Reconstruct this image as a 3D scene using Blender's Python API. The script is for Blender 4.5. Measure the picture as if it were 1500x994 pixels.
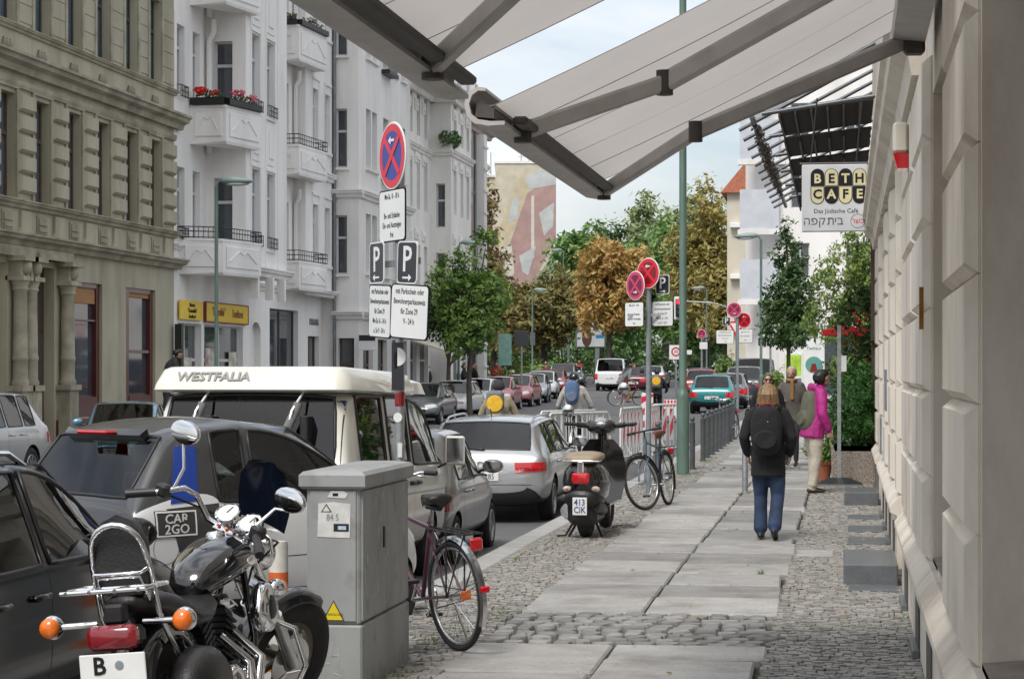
import bpy, bmesh, math, random
from mathutils import Vector, Matrix, noise
from mathutils.bvhtree import BVHTree
for o in list(bpy.data.objects): bpy.data.objects.remove(o)
SC=bpy.context.scene; COL=SC.collection; PI=math.pi
RND=random.Random(11)
def rad(a): return math.radians(a)
# ---------------------------------------------------------------- camera
cam=bpy.data.objects.new('camera',bpy.data.cameras.new('camera')); COL.objects.link(cam); SC.camera=cam
cam.location=(0,0,1.75); cam.rotation_euler=(rad(90),0,rad(8.824))
cam.data.sensor_width=36; cam.data.lens=75.6; cam.data.shift_y=44/1500; cam.data.clip_start=.05; cam.data.clip_end=3000
# ---------------------------------------------------------------- world: pale, mostly overcast sky
SUN_EL,SUN_AZ=52,194     # degrees; azimuth measured clockwise from +Y
w=bpy.data.worlds.new('World'); SC.world=w; w.use_nodes=True; nt=w.node_tree; nt.nodes.clear()
def _n(t,**k):
    n=nt.nodes.new(t)
    for a,b in k.items(): setattr(n,a,b)
    return n
sky=_n('ShaderNodeTexSky',sky_type='NISHITA',sun_disc=False,sun_elevation=rad(SUN_EL),sun_rotation=rad(SUN_AZ),air_density=1.0,dust_density=2.2,ozone_density=1.0)
tc=_n('ShaderNodeTexCoord'); mp=_n('ShaderNodeMapping'); mp.inputs['Scale'].default_value=(1,1,3.2)
no=_n('ShaderNodeTexNoise'); no.inputs['Scale'].default_value=2.6; no.inputs['Detail'].default_value=7; no.inputs['Roughness'].default_value=.56; no.inputs['Distortion'].default_value=.35
cr=_n('ShaderNodeValToRGB'); cr.color_ramp.elements[0].position=.38; cr.color_ramp.elements[0].color=(.22,.22,.22,1); cr.color_ramp.elements[1].position=.62; cr.color_ramp.elements[1].color=(.93,.93,.93,1)
mx=_n('ShaderNodeMixRGB'); mx.inputs[2].default_value=(8.6,8.9,9.2,1)
bg=_n('ShaderNodeBackground'); bg.inputs[1].default_value=.085; out=_n('ShaderNodeOutputWorld')
L=nt.links.new
sx_=_n('ShaderNodeSeparateXYZ'); mr_=_n('ShaderNodeMapRange'); mr_.inputs['To Min'].default_value=.86; mr_.inputs['To Max'].default_value=1.75; cm_=_n('ShaderNodeMixRGB',blend_type='MULTIPLY'); cm_.inputs[0].default_value=1; cm_.inputs[1].default_value=(7.65,7.75,7.85,1)   # overcast cloud: brighter towards the zenith
L(tc.outputs['Generated'],sx_.inputs[0]); L(sx_.outputs['Z'],mr_.inputs['Value']); L(mr_.outputs[0],cm_.inputs[2]); L(cm_.outputs[0],mx.inputs[2])
L(tc.outputs['Generated'],mp.inputs[0]); L(mp.outputs[0],no.inputs['Vector']); L(no.outputs[0],cr.inputs[0]); L(cr.outputs[0],mx.inputs[0]); L(sky.outputs[0],mx.inputs[1]); L(mx.outputs[0],bg.inputs[0]); L(bg.outputs[0],out.inputs[0])
# ---------------------------------------------------------------- sun behind thin cloud
sl=bpy.data.lights.new('sun','SUN'); so=bpy.data.objects.new('sun',sl); COL.objects.link(so)
sl.energy=1.5; sl.angle=rad(18); sl.color=(1,.96,.9)
_d=Vector((math.sin(rad(SUN_AZ))*math.cos(rad(SUN_EL)),math.cos(rad(SUN_AZ))*math.cos(rad(SUN_EL)),math.sin(rad(SUN_EL))))
so.rotation_euler=_d.to_track_quat('Z','Y').to_euler()
SC.view_settings.view_transform='Standard'; SC.view_settings.look='None'; SC.view_settings.exposure=.78; SC.view_settings.gamma=1
SC.view_settings.use_curve_mapping=False
# ---------------------------------------------------------------- object helpers
def tag(o,label=None,cat=None,group=None,kind=None):
    if label: o['label']=label
    if cat: o['category']=cat
    if group: o['group']=group
    if kind: o['kind']=kind
    return o
def thing(name,label,cat,loc=(0,0,0),rz=0,group=None,kind=None):
    o=bpy.data.objects.new(name,None); COL.objects.link(o); o.empty_display_size=.2
    o.location=loc; o.rotation_euler=(0,0,rz)
    return tag(o,label,cat,group,kind)
def link(name,me,parent=None,loc=None,rot=None):
    o=bpy.data.objects.new(name,me); COL.objects.link(o)
    if parent is not None: o.parent=parent
    if loc is not None: o.location=loc
    if rot is not None: o.rotation_euler=rot
    return o
KIDS={}
def copy_tree(o,parent=None):
    c=o.copy(); COL.objects.link(c); c.parent=parent
    for ch in list(o.children): copy_tree(ch,c)
    return c
def dup(o,loc,rz,label,group=None):
    c=copy_tree(o); c.location=loc; c.rotation_euler=(0,0,rz); c['label']=label
    if group: c['group']=group
    return c
class MB:
    def __init__(s,M=None): s.v=[];s.f=[];s.mi=[];s.M=M;s.pc=[]
    def add(s,vs,fs,mi=0):
        n=len(s.v); s.pc.append((n,len(s.f)))
        if s.M is not None: vs=[s.M@Vector(p) for p in vs]
        s.v.extend([tuple(p) for p in vs])
        for f in fs: s.f.append(tuple(i+n for i in f)); s.mi.append(mi)
        return s
    def box(s,x0,x1,y0,y1,z0,z1,mi=0,b=0):
        if x0>x1:x0,x1=x1,x0
        if y0>y1:y0,y1=y1,y0
        if z0>z1:z0,z1=z1,z0
        if b<=0:
            vs=[(x0,y0,z0),(x1,y0,z0),(x1,y1,z0),(x0,y1,z0),(x0,y0,z1),(x1,y0,z1),(x1,y1,z1),(x0,y1,z1)]
            return s.add(vs,[(3,2,1,0),(4,5,6,7),(0,1,5,4),(1,2,6,5),(2,3,7,6),(3,0,4,7)],mi)
        b=min(b,(x1-x0)/2.2,(y1-y0)/2.2,(z1-z0)/2.2); vs=[];fs=[];idx={}
        for i,x in enumerate((x0,x1)):
            for j,y in enumerate((y0,y1)):
                for k,z in enumerate((z0,z1)):
                    dx=b if i==0 else -b;dy=b if j==0 else -b;dz=b if k==0 else -b
                    for ax,p in enumerate(((x,y+dy,z+dz),(x+dx,y,z+dz),(x+dx,y+dy,z))):
                        idx[i,j,k,ax]=len(vs); vs.append(p)
        g=lambda i,j,k,a:idx[i,j,k,a]
        for i in (0,1):
            f=[g(i,0,0,0),g(i,1,0,0),g(i,1,1,0),g(i,0,1,0)]; fs.append(f if i else f[::-1])
            f=[g(0,i,0,1),g(0,i,1,1),g(1,i,1,1),g(1,i,0,1)]; fs.append(f if i else f[::-1])
            f=[g(0,0,i,2),g(1,0,i,2),g(1,1,i,2),g(0,1,i,2)]; fs.append(f if i else f[::-1])
        for i in (0,1):
            for j in (0,1):
                f=[g(i,j,0,0),g(i,j,1,0),g(i,j,1,1),g(i,j,0,1)]; fs.append(f if (i==j) is False else f[::-1])
                f=[g(i,0,j,0),g(i,1,j,0),g(i,1,j,2),g(i,0,j,2)]; fs.append(f[::-1] if (i!=j) else f)
                f=[g(0,i,j,1),g(1,i,j,1),g(1,i,j,2),g(0,i,j,2)]; fs.append(f if (i!=j) else f[::-1])
                for k in (0,1):
                    f=[g(i,j,k,0),g(i,j,k,1),g(i,j,k,2)]; fs.append(f if (i+j+k)%2 else f[::-1])
        return s.add(vs,fs,mi)
    def loft(s,rings,mi=0,caps=True,closed=True):
        n=len(rings[0]);vs=[p for r in rings for p in r];fs=[]
        for i in range(len(rings)-1):
            for j in range(n if closed else n-1):
                k=(j+1)%n; fs.append((i*n+j,i*n+k,(i+1)*n+k,(i+1)*n+j))
        if caps and closed: fs.append(tuple(range(n-1,-1,-1))); fs.append(tuple((len(rings)-1)*n+j for j in range(n)))
        return s.add(vs,fs,mi)
    def tube(s,pts,r,n=8,mi=0,caps=True,flat=1.0):
        pts=[Vector(p) for p in pts]; rs=r if isinstance(r,(list,tuple)) else [r]*len(pts); rings=[];up=None
        for i,p in enumerate(pts):
            t=(pts[min(i+1,len(pts)-1)]-pts[max(i-1,0)]).normalized()
            if up is None:
                up=Vector((0,0,1)) if abs(t.z)<.9 else Vector((1,0,0))
            a=t.cross(up)
            if a.length<1e-5: a=t.cross(Vector((0,1,0)))
            a.normalize(); b=a.cross(t).normalized(); up=b
            rings.append([p+a*(math.cos(2*PI*k/n)*rs[i])+b*(math.sin(2*PI*k/n)*rs[i]*flat) for k in range(n)])
        return s.loft(rings,mi,caps)
    def cyl(s,p0,p1,r,n=12,mi=0): return s.tube([p0,p1],r,n,mi)
    def lathe(s,prof,n=16,M=None,mi=0,caps=False,a0=0,a1=None):
        full=a1 is None; a1=2*PI if full else a1; m=n if full else n+1
        rings=[]
        for r,z in prof:
            ring=[]
            for k in range(m):
                t=a0+(a1-a0)*k/n; p=Vector((r*math.cos(t),r*math.sin(t),z)); ring.append(M@p if M is not None else p)
            rings.append(ring)
        return s.loft(rings,mi,caps,full)
    def ell(s,c,rx,ry,rz,n=12,m=8,mi=0,M=None):
        vs=[];fs=[]
        for i in range(m+1):
            ph=-PI/2+PI*i/m
            for j in range(n):
                t=2*PI*j/n; p=Vector((rx*math.cos(ph)*math.cos(t),ry*math.cos(ph)*math.sin(t),rz*math.sin(ph)))
                if M is not None: p=M@p
                vs.append(p+Vector(c))
        for i in range(m):
            for j in range(n):
                k=(j+1)%n; fs.append((i*n+j,i*n+k,(i+1)*n+k,(i+1)*n+j))
        return s.add(vs,fs,mi)
    def prism(s,poly,h0,h1,ax='y',mi=0):
        """poly of 2D points extruded along an axis: 'x' -> (y,z), 'y' -> (x,z), 'z' -> (x,y)"""
        mk={'x':lambda p,h:(h,p[0],p[1]),'y':lambda p,h:(p[0],h,p[1]),'z':lambda p,h:(p[0],p[1],h)}[ax]
        n=len(poly);vs=[mk(p,h0) for p in poly]+[mk(p,h1) for p in poly]
        fs=[tuple(range(n)),tuple(range(2*n-1,n-1,-1))]+[(j,n+j,n+(j+1)%n,(j+1)%n) for j in range(n)]
        return s.add(vs,fs,mi)
    def torus(s,c,R,r,axis='x',n=28,m=8,mi=0,a0=0,a1=None,flat=1.0):
        full=a1 is None; e=2*PI if full else a1; cnt=n if full else n+1; rings=[]
        for i in range(cnt):
            t=a0+(e-a0)*i/n; ring=[]
            for j in range(m):
                q=2*PI*j/m; rr=R+r*math.cos(q); h=r*flat*math.sin(q); u=rr*math.cos(t);w_=rr*math.sin(t)
                p={'x':(h,u,w_),'y':(u,h,w_),'z':(u,w_,h)}[axis]; ring.append(Vector(c)+Vector(p))
            rings.append(ring)
        if full: rings.append(rings[0])
        return s.loft(rings,mi,not full)
    def mesh(s,name,mats,smooth=None,fix=True,weld=0):
        me=bpy.data.meshes.new(name); me.from_pydata(s.v,[],s.f)
        mats=mats if isinstance(mats,(list,tuple)) else [mats]
        for m in mats: me.materials.append(m)
        if len(mats)>1: me.polygons.foreach_set('material_index',s.mi)
        if fix or weld:
            b=bmesh.new(); b.from_mesh(me)
            if weld: bmesh.ops.remove_doubles(b,verts=b.verts,dist=weld)
            if fix: bmesh.ops.recalc_face_normals(b,faces=b.faces)
            b.to_mesh(me); b.free()
        if smooth is not None:
            me.shade_smooth()
            if smooth<180: me.set_sharp_from_angle(angle=rad(smooth))
        me.update(); return me
    def build(s,name,mats,parent=None,smooth=None,loc=None,rot=None,fix=True,weld=0):
        return link(name,s.mesh(name,mats,smooth,fix,weld),parent,loc,rot)
def each(mb,name,mats,parent=None,smooth=None):
    """one object for every piece that was added"""
    pc=mb.pc+[(len(mb.v),len(mb.f))]
    for (v0,f0),(v1,f1) in zip(pc[:-1],pc[1:]):
        p=MB(); p.v=mb.v[v0:v1]; p.f=[tuple(i-v0 for i in f) for f in mb.f[f0:f1]]; p.mi=mb.mi[f0:f1]; p.build(name,mats,parent,smooth)
def rotz(a,loc=(0,0,0)): return Matrix.Translation(loc)@Matrix.Rotation(a,4,'Z')
# ---------------------------------------------------------------- materials
MATS={}
def mat(name,col,rough=.6,metal=0,var=.12,scale=6,bump=0,bscale=40,coat=0,spec=.5,col2=None,streak=None,emit=0,detail=5,thr=None,trans=0,alpha=1):
    if name in MATS: return MATS[name]
    m=bpy.data.materials.new(name); m.use_nodes=True; t=m.node_tree; b=t.nodes['Principled BSDF']; N=t.nodes.new; K=t.links.new
    col=tuple(col)+(1,) if len(col)==3 else col
    b.inputs['Base Color'].default_value=col; b.inputs['Roughness'].default_value=rough; b.inputs['Metallic'].default_value=metal
    b.inputs['Specular IOR Level'].default_value=spec
    if coat: b.inputs['Coat Weight'].default_value=coat; b.inputs['Coat Roughness'].default_value=.06
    if trans: b.inputs['Transmission Weight'].default_value=trans
    if alpha<1: b.inputs['Alpha'].default_value=alpha
    if emit: b.inputs['Emission Color'].default_value=col; b.inputs['Emission Strength'].default_value=emit
    if var or bump or col2:
        c=N('ShaderNodeTexCoord'); mp=N('ShaderNodeMapping'); K(c.outputs['Object'],mp.inputs[0])
        if streak: mp.inputs['Scale'].default_value=streak
        n=N('ShaderNodeTexNoise'); n.inputs['Scale'].default_value=scale; n.inputs['Detail'].default_value=detail; K(mp.outputs[0],n.inputs['Vector'])
        r=N('ShaderNodeValToRGB'); e=r.color_ramp.elements
        if thr: e[0].position,e[1].position=thr
        else: e[0].position=.3;e[1].position=.7
        e[0].color=tuple(x*(1-var) for x in col[:3])+(1,)
        e[1].color=(tuple(col2)+(1,)) if col2 else tuple(min(1,x*(1+var)) for x in col[:3])+(1,)
        K(n.outputs[0],r.inputs[0]); K(r.outputs[0],b.inputs['Base Color'])
        if bump:
            n2=N('ShaderNodeTexNoise'); n2.inputs['Scale'].default_value=bscale; n2.inputs['Detail'].default_value=4; K(c.outputs['Object'],n2.inputs['Vector'])
            bp=N('ShaderNodeBump'); bp.inputs['Strength'].default_value=min(1,bump); bp.inputs['Distance'].default_value=.02; K(n2.outputs[0],bp.inputs['Height']); K(bp.outputs[0],b.inputs['Normal'])
    MATS[name]=m; return m
def paint(name,col,metal=.0,rough=.28,dirt=.10): return mat('paint_'+name,col,rough,metal,dirt,1.6,0,coat=.8 if metal<.5 else .9,spec=.5)
GLASS=mat('window_glass',(.035,.045,.055),.04,0,0,spec=.8)
def carglass():
    """thin tinted glass: clear to see through, mirror-like at a slant"""
    m=bpy.data.materials.new('car_glass'); m.use_nodes=True; t=m.node_tree; t.nodes.clear(); N=t.nodes.new; K=t.links.new
    tr=N('ShaderNodeBsdfTransparent'); tr.inputs[0].default_value=(.26,.29,.29,1); gl=N('ShaderNodeBsdfGlossy'); gl.inputs['Roughness'].default_value=.02; gl.inputs['Color'].default_value=(1,1,1,1)
    fr=N('ShaderNodeFresnel'); fr.inputs[0].default_value=1.5; ms=N('ShaderNodeMixShader'); o=N('ShaderNodeOutputMaterial')
    K(fr.outputs[0],ms.inputs[0]); K(tr.outputs[0],ms.inputs[1]); K(gl.outputs[0],ms.inputs[2]); K(ms.outputs[0],o.inputs[0]); return m
CARGLASS=carglass()
def stain(m,amt=.16,sc=.9,str_=(1,1,.18),dark=(.55,.52,.47)):
    """weathering: soft run-off streaks and blotches"""
    t=m.node_tree; b=t.nodes['Principled BSDF']; src=b.inputs['Base Color'].links[0].from_socket; N=t.nodes.new; K=t.links.new
    g=N('ShaderNodeNewGeometry'); mp=N('ShaderNodeMapping'); mp.inputs['Scale'].default_value=str_; n=N('ShaderNodeTexNoise'); n.inputs['Scale'].default_value=sc; n.inputs['Detail'].default_value=9; n.inputs['Roughness'].default_value=.65
    r=N('ShaderNodeValToRGB'); r.color_ramp.elements[0].position=.47; r.color_ramp.elements[1].position=.72; r.color_ramp.elements[0].color=(0,0,0,1); r.color_ramp.elements[1].color=(1,1,1,1)
    mu=N('ShaderNodeMath'); mu.operation='MULTIPLY'; mu.inputs[1].default_value=amt*2.2; x=N('ShaderNodeMixRGB'); x.blend_type='MULTIPLY'; x.inputs[2].default_value=tuple(dark)+(1,)
    K(g.outputs['Position'],mp.inputs[0]); K(mp.outputs[0],n.inputs['Vector']); K(n.outputs[0],r.inputs[0]); K(r.outputs[0],mu.inputs[0]); K(mu.outputs[0],x.inputs[0]); K(src,x.inputs[1]); K(x.outputs[0],b.inputs['Base Color']); return m
SEATM=mat('seat_fabric',(.035,.035,.04),.9,0,.25,20)
CHROME=mat('chrome',(.75,.75,.76),.08,1,.04,4)
DULLCHROME=mat('dull_chrome',(.55,.55,.55),.25,1,.15,9)
STEEL=mat('galvanised_steel',(.36,.38,.39),.45,.75,.18,14)
GREYPAINT=mat('grey_pole_paint',(.22,.25,.27),.45,.2,.15,9)
GREENPOLE=mat('green_pole_paint',(.105,.17,.14),.5,.1,.2,7,streak=(1,1,.3))
BLACKPL=mat('black_plastic',(.014,.014,.015),.45,0,.2,12)
BLACKGL=mat('black_gloss',(.01,.01,.011),.12,0,.1,5,coat=.7)
RUBBER=mat('tyre_rubber',(.018,.018,.018),.8,0,.25,14,.3,60)
RIMM=mat('alloy_rim',(.42,.43,.44),.28,.85,.1,7)
WHITEP=mat('white_paint',(.74,.74,.72),.45,0,.08,5)
REDP=mat('red_paint',(.55,.02,.03),.4,0,.1,8)
LEATHER=mat('black_leather',(.016,.015,.015),.42,0,.25,9,.15,90)
REDLENS=mat('red_lens',(.50,.008,.015),.1,0,.15,14,coat=.8)
DKREDLENS=mat('dark_red_lens',(.20,.006,.012),.12,0,.2,14,coat=.8)
ORLENS=mat('orange_lens',(.78,.16,.01),.12,0,.2,30,coat=.8)
CLRLENS=mat('clear_lens',(.55,.57,.58),.08,.35,.2,30,coat=.9)
PLATEM=mat('plate_white',(.72,.73,.72),.35,0,.05,9)
SIGNW=mat('sign_white',(.70,.71,.70),.35,0,.06,3)
SIGNRED=mat('sign_red',(.62,.012,.035),.35,0,.08,4)
SIGNBLUE=mat('sign_blue',(.02,.035,.26),.35,0,.12,9)
SIGNBLK=mat('sign_dark',(.018,.019,.026),.35,0,.1,9)
INK=mat('dark_ink',(.014,.014,.016),.75,0,0,spec=.2)
WOODD=mat('dark_wood',(.055,.032,.022),.6,0,.25,9,.2,40,streak=(6,6,1))
# ---------------------------------------------------------------- lettering
def textmesh(body,size,ext=.002,align='CENTER',shear=0,bold=0,space=1,sx=1):
    cu=bpy.data.curves.new('lettering','FONT'); cu.body=body; cu.size=size; cu.extrude=ext; cu.align_x=align; cu.align_y='CENTER'; cu.shear=shear; cu.offset=bold; cu.space_character=space; cu.resolution_u=2
    o=bpy.data.objects.new('lettering',cu); me=bpy.data.meshes.new_from_object(o); bpy.data.objects.remove(o)
    if sx!=1: me.transform(Matrix.Scale(sx,4,(1,0,0)))
    return me
def text(body,size,parent,loc,rot=(PI/2,0,0),m=None,name='lettering',**k):
    me=textmesh(body,size,**k); me.materials.clear(); me.materials.append(m or INK)
    return link(name,me,parent,loc,rot)
def gz(Y):
    """the street climbs gently beyond the middle distance"""
    t=Y/1.397-40.; return .018*t*t/(t+14) if t>0 else 0.
def YM(X,Y): return 1.397*Y-.155*X
# ================================================================ GROUND
def objrand(m,amt=.2):
    """each piece a slightly different shade of the same stone"""
    t=m.node_tree; b=t.nodes['Principled BSDF']; src=b.inputs['Base Color'].links[0].from_socket
    oi=t.nodes.new('ShaderNodeObjectInfo'); mr=t.nodes.new('ShaderNodeMapRange'); mr.inputs['To Min'].default_value=1-amt; mr.inputs['To Max'].default_value=1+amt*.6
    h=t.nodes.new('ShaderNodeHueSaturation'); t.links.new(oi.outputs['Random'],mr.inputs['Value']); t.links.new(mr.outputs[0],h.inputs['Value']); t.links.new(src,h.inputs['Color']); t.links.new(h.outputs[0],b.inputs['Base Color'])
    return m
def speckle(m,col=(.12,.12,.12),scale=160,amt=.5,thr=(.52,.6)):
    t=m.node_tree; b=t.nodes['Principled BSDF']; src=b.inputs['Base Color'].links[0].from_socket
    c=t.nodes.new('ShaderNodeTexCoord'); n=t.nodes.new('ShaderNodeTexNoise'); n.inputs['Scale'].default_value=scale; n.inputs['Detail'].default_value=2
    r=t.nodes.new('ShaderNodeValToRGB'); r.color_ramp.elements[0].position=thr[0]; r.color_ramp.elements[1].position=thr[1]; r.color_ramp.elements[1].color=(amt,amt,amt,1)
    x=t.nodes.new('ShaderNodeMixRGB'); x.inputs[2].default_value=tuple(col)+(1,)
    K=t.links.new; K(c.outputs['Object'],n.inputs['Vector']); K(n.outputs[0],r.inputs[0]); K(r.outputs[0],x.inputs[0]); K(src,x.inputs[1]); K(x.outputs[0],b.inputs['Base Color']); return m
ASPH=speckle(mat('asphalt',(.098,.099,.101),.85,0,.22,1.1,.5,120,detail=8),(.15,.15,.15),220,.5)
stain(ASPH,.3,.35,(1,.25,1),(.6,.6,.62))
BED=mat('sand_bed',(.075,.068,.058),.95,0,.35,14,.6,80)
GRAN=objrand(speckle(mat('granite_slab',(.345,.336,.32),.75,0,.13,3.5,.25,130,detail=7),(.2,.2,.2),210,.5),.34); stain(GRAN,.45,1.9,(1,1,1),(.58,.565,.54)); speckle(GRAN,(.13,.125,.12),24,.55,(.63,.68))
KERBM=objrand(speckle(mat('kerb_granite',(.36,.355,.34),.75,0,.14,4,.3,110),(.2,.2,.2),210,.5),.12)
SETT=objrand(mat('granite_sett',(.255,.25,.24),.8,0,.2,8,.4,70),.3)
DKGRAN=speckle(mat('dark_granite',(.10,.108,.115),.32,0,.2,6,.1,100),(.2,.21,.22),190,.6)
def mosaicmat():
    m=bpy.data.materials.new('mosaic_stone'); m.use_nodes=True; t=m.node_tree; b=t.nodes['Principled BSDF']; N=t.nodes.new; K=t.links.new
    g=N('ShaderNodeNewGeometry'); r=N('ShaderNodeValToRGB'); e=r.color_ramp.elements
    e[0].color=(.20,.188,.17,1); e[1].color=(.34,.325,.30,1); x=e.new(.45); x.color=(.265,.253,.235,1)
    K(g.outputs['Random Per Island'],r.inputs[0]); K(r.outputs[0],b.inputs['Base Color']); b.inputs['Roughness'].default_value=.8; return m
MOSAIC=mosaicmat()
def farcobble(name):
    m=bpy.data.materials.new(name); m.use_nodes=True; t=m.node_tree; b=t.nodes['Principled BSDF']; N=t.nodes.new; K=t.links.new
    c=N('ShaderNodeTexCoord'); v=N('ShaderNodeTexVoronoi'); v.inputs['Scale'].default_value=13; K(c.outputs['Object'],v.inputs['Vector'])
    r=N('ShaderNodeValToRGB'); r.color_ramp.elements[0].color=(.15,.14,.125,1); r.color_ramp.elements[1].color=(.32,.31,.285,1)
    K(v.outputs['Color'],r.inputs[0]); K(r.outputs[0],b.inputs['Base Color']); b.inputs['Roughness'].default_value=.85
    v2=N('ShaderNodeTexVoronoi'); v2.feature='DISTANCE_TO_EDGE'; v2.inputs['Scale'].default_value=13; K(c.outputs['Object'],v2.inputs['Vector'])
    bp=N('ShaderNodeBump'); bp.inputs['Strength'].default_value=.6; bp.inputs['Distance'].default_value=.02; K(v2.outputs['Distance'],bp.inputs['Height']); K(bp.outputs[0],b.inputs['Normal']); return m
FARCOB=farcobble('far_mosaic')
GZC=lambda Y: gz(min(Y,185))
def strip(mb,x0,x1,ys,zf,mi=0,xs=None):
    vs=[];fs=[]
    for y in ys: vs+=[(x0,y,zf(y)),(x1,y,zf(y))]
    for i in range(len(ys)-1): fs.append((2*i,2*i+1,2*i+3,2*i+2))
    return mb.add(vs,fs,mi)
ys=[-40,0,8,12,15,18,21,23,26,32,34,36,38,40,55]+[58+4*i for i in range(33)]+[300,600,2500]
def rdz(Y): return -.14-.24*min(1,max(0,(Y-12)/11.))+.26*min(1,max(0,(Y-32)/6.))
XS=((-900,-.36),(-19.6,-.3),(-15.9,-.24),(-13,-.33),(-6,-.37),(-4.1,-.35),(-3.6,-.22),(-3.38,-.14),(-3.0,-.2),(900,-.3))
rm=MB(); nx=len(XS)
rm.add([(x,y,GZC(y)+z+((rdz(y)+.38) if -12<x<-3.4 else 0)) for y in ys for x,z in XS],[(i*nx+j,i*nx+j+1,(i+1)*nx+j+1,(i+1)*nx+j) for i in range(len(ys)-1) for j in range(nx-1)])
tag(rm.build('road',ASPH,smooth=180),kind='structure')
# pavement on the near side
ysr=[-4,55]+[58+4*i for i in range(9)]
side=strip(MB(),-3.12,3.0,ysr,lambda y:GZC(y)-.045); side.box(-3.1,3,-4.2,-4,-.2,-.045)
sidewalk=tag(side.build('pavement',BED),kind='structure')
far=strip(MB(),-3.12,1.5,[42.4,55]+[58+4*i for i in range(9)],lambda y:GZC(y)-.004).build('mosaic_surface',FARCOB,sidewalk)
tag(far,kind='stuff')
# kerb stones
r=random.Random(3); y=1.0; km={}
def quantbox(lx,ly,h,bev,cache,matl,nm):
    k=(round(lx,2),round(ly,2),round(h,2))
    if k not in cache: cache[k]=MB().box(-k[0]/2,k[0]/2,-k[1]/2,k[1]/2,-k[2],0,b=bev).mesh(nm,matl)
    return cache[k]
while y<92:
    l=r.choice((1.2,1.35,1.45,1.6)); o=link('kerb_stone',quantbox(.27,l-.012,.26,.02,km,KERBM,'kerb_stone'),sidewalk,(-3.255+r.uniform(-.006,.006),y+l/2,GZC(y+l/2)+.004+r.uniform(-.004,.004))); y+=l
# slabs in two courses
BANDS=((13.66,15.44),(37.4,38.9))
sm={}
for ci,(xa,xb) in enumerate(((-2.33,-1.455),(-1.445,-.53))):
    y=3.6+.45*ci
    while y<80:
        l=r.choice((.88,.96,1.02,1.08,1.16))
        for b0,b1 in BANDS:
            if b0-.35<y+l and y<b1:
                l=b0-y if b0-y>.25 else None; break
        if l is None: y=b1; continue
        ww=(xb-xa)-.008; ex=r.choice((0,0,.02,.04,.07)) ; ex2=r.choice((0,.0,.03,.05))
        lx=ww+(ex if ci==0 else ex2); cx=(xa+xb)/2-(ex/2 if ci==0 else -ex2/2)
        o=link('granite_slab',quantbox(lx,l-.05,.07,.014,sm,GRAN,'granite_slab'),sidewalk,(cx,y+l/2,GZC(y+l/2)+.006+r.uniform(-.008,.006)),(r.uniform(-.011,.009),r.uniform(-.008,.008),r.uniform(-.008,.008)+.012))
        y+=l
        if any(abs(y-b0)<.03 for b0,b1 in BANDS): y=[b1 for b0,b1 in BANDS if abs(y-b0)<.03][0]
# two bands of larger setts across the slabs
def settmesh(i):
    q=random.Random(i); a=.078;n=7;vs=[]
    for k in range(n):
        t=2*PI*k/n; m=q.uniform(.82,1.06); ca,sa=math.cos(t),math.sin(t); e=(abs(ca)**4+abs(sa)**4)**-.25
        vs.append((a*m*e*ca*.93,a*m*e*sa*.93))
    mb=MB(); mb.loft([[(x*1.02,y_*1.02,-.06) for x,y_ in vs],[(x,y_,-.012) for x,y_ in vs],[(x*.88,y_*.88,0) for x,y_ in vs]]); return mb.mesh('sett',SETT,40)
setts=[settmesh(i) for i in range(8)]
for bi,(b0,b1) in enumerate(BANDS):
    nr=11 if bi==0 else 8; rh=(b1-b0)/nr
    for i in range(nr):
        x=-2.33
        while x<-.56:
            l=r.uniform(.11,.18) if bi==0 else r.uniform(.14,.2)
            o=link('sett',r.choice(setts),sidewalk,(x+l/2,b0+rh*(i+.5)+r.uniform(-.012,.012),GZC(b0)+.006+r.uniform(-.008,.005)),(0,0,r.choice((0,PI/2,PI))+r.uniform(-.12,.12)*0)); o.scale=(l/.15,rh/.15,1); x+=l+.004
# small mosaic stones beside the slabs
def mosaic(x0,x1,y0,y1,s0,seed):
    q=random.Random(seed); mb=MB(); y=y0
    while y<y1:
        s=s0*q.uniform(.85,1.2); x=x0+q.uniform(-.02,.02)
        while x<x1:
            wd=s0*q.uniform(.75,1.4); a=q.uniform(-.25,.25); ca,sa=math.cos(a),math.sin(a); hx,hy=wd*.49,s*.485; cx,cy=x+wd/2,y+s/2+q.uniform(-.008,.008); z=.002+q.uniform(-.007,.006)+.004*math.sin(cx*9)*math.sin(cy*2.3)
            tl=q.uniform(-.06,.06); tm=q.uniform(-.06,.06); bt=[];tp=[]
            for u,v in ((-1,-1),(1,-1),(1,1),(-1,1)):
                jx,jy=hx*u*q.uniform(.85,1.08),hy*v*q.uniform(.85,1.08); X=cx+jx*ca-jy*sa; Y=cy+jx*sa+jy*ca
                bt.append((X,Y,-.04)); tp.append((cx+(X-cx)*.92,cy+(Y-cy)*.92,z+jx*tl+jy*tm))
            mb.add(bt+tp,[(4,5,6,7),(0,1,5,4),(1,2,6,5),(2,3,7,6),(3,0,4,7)]); x+=wd
        y+=s
    return tag(mb.build('mosaic_stones',MOSAIC,sidewalk,fix=False),kind='stuff')
mosaic(-3.11,-2.37,6.5,26,.06,5); mosaic(-3.11,-2.37,26,42.6,.08,6)
mosaic(-.49,.42,9.5,24,.06,7); mosaic(-.49,.9,24,42.6,.08,8)
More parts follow.
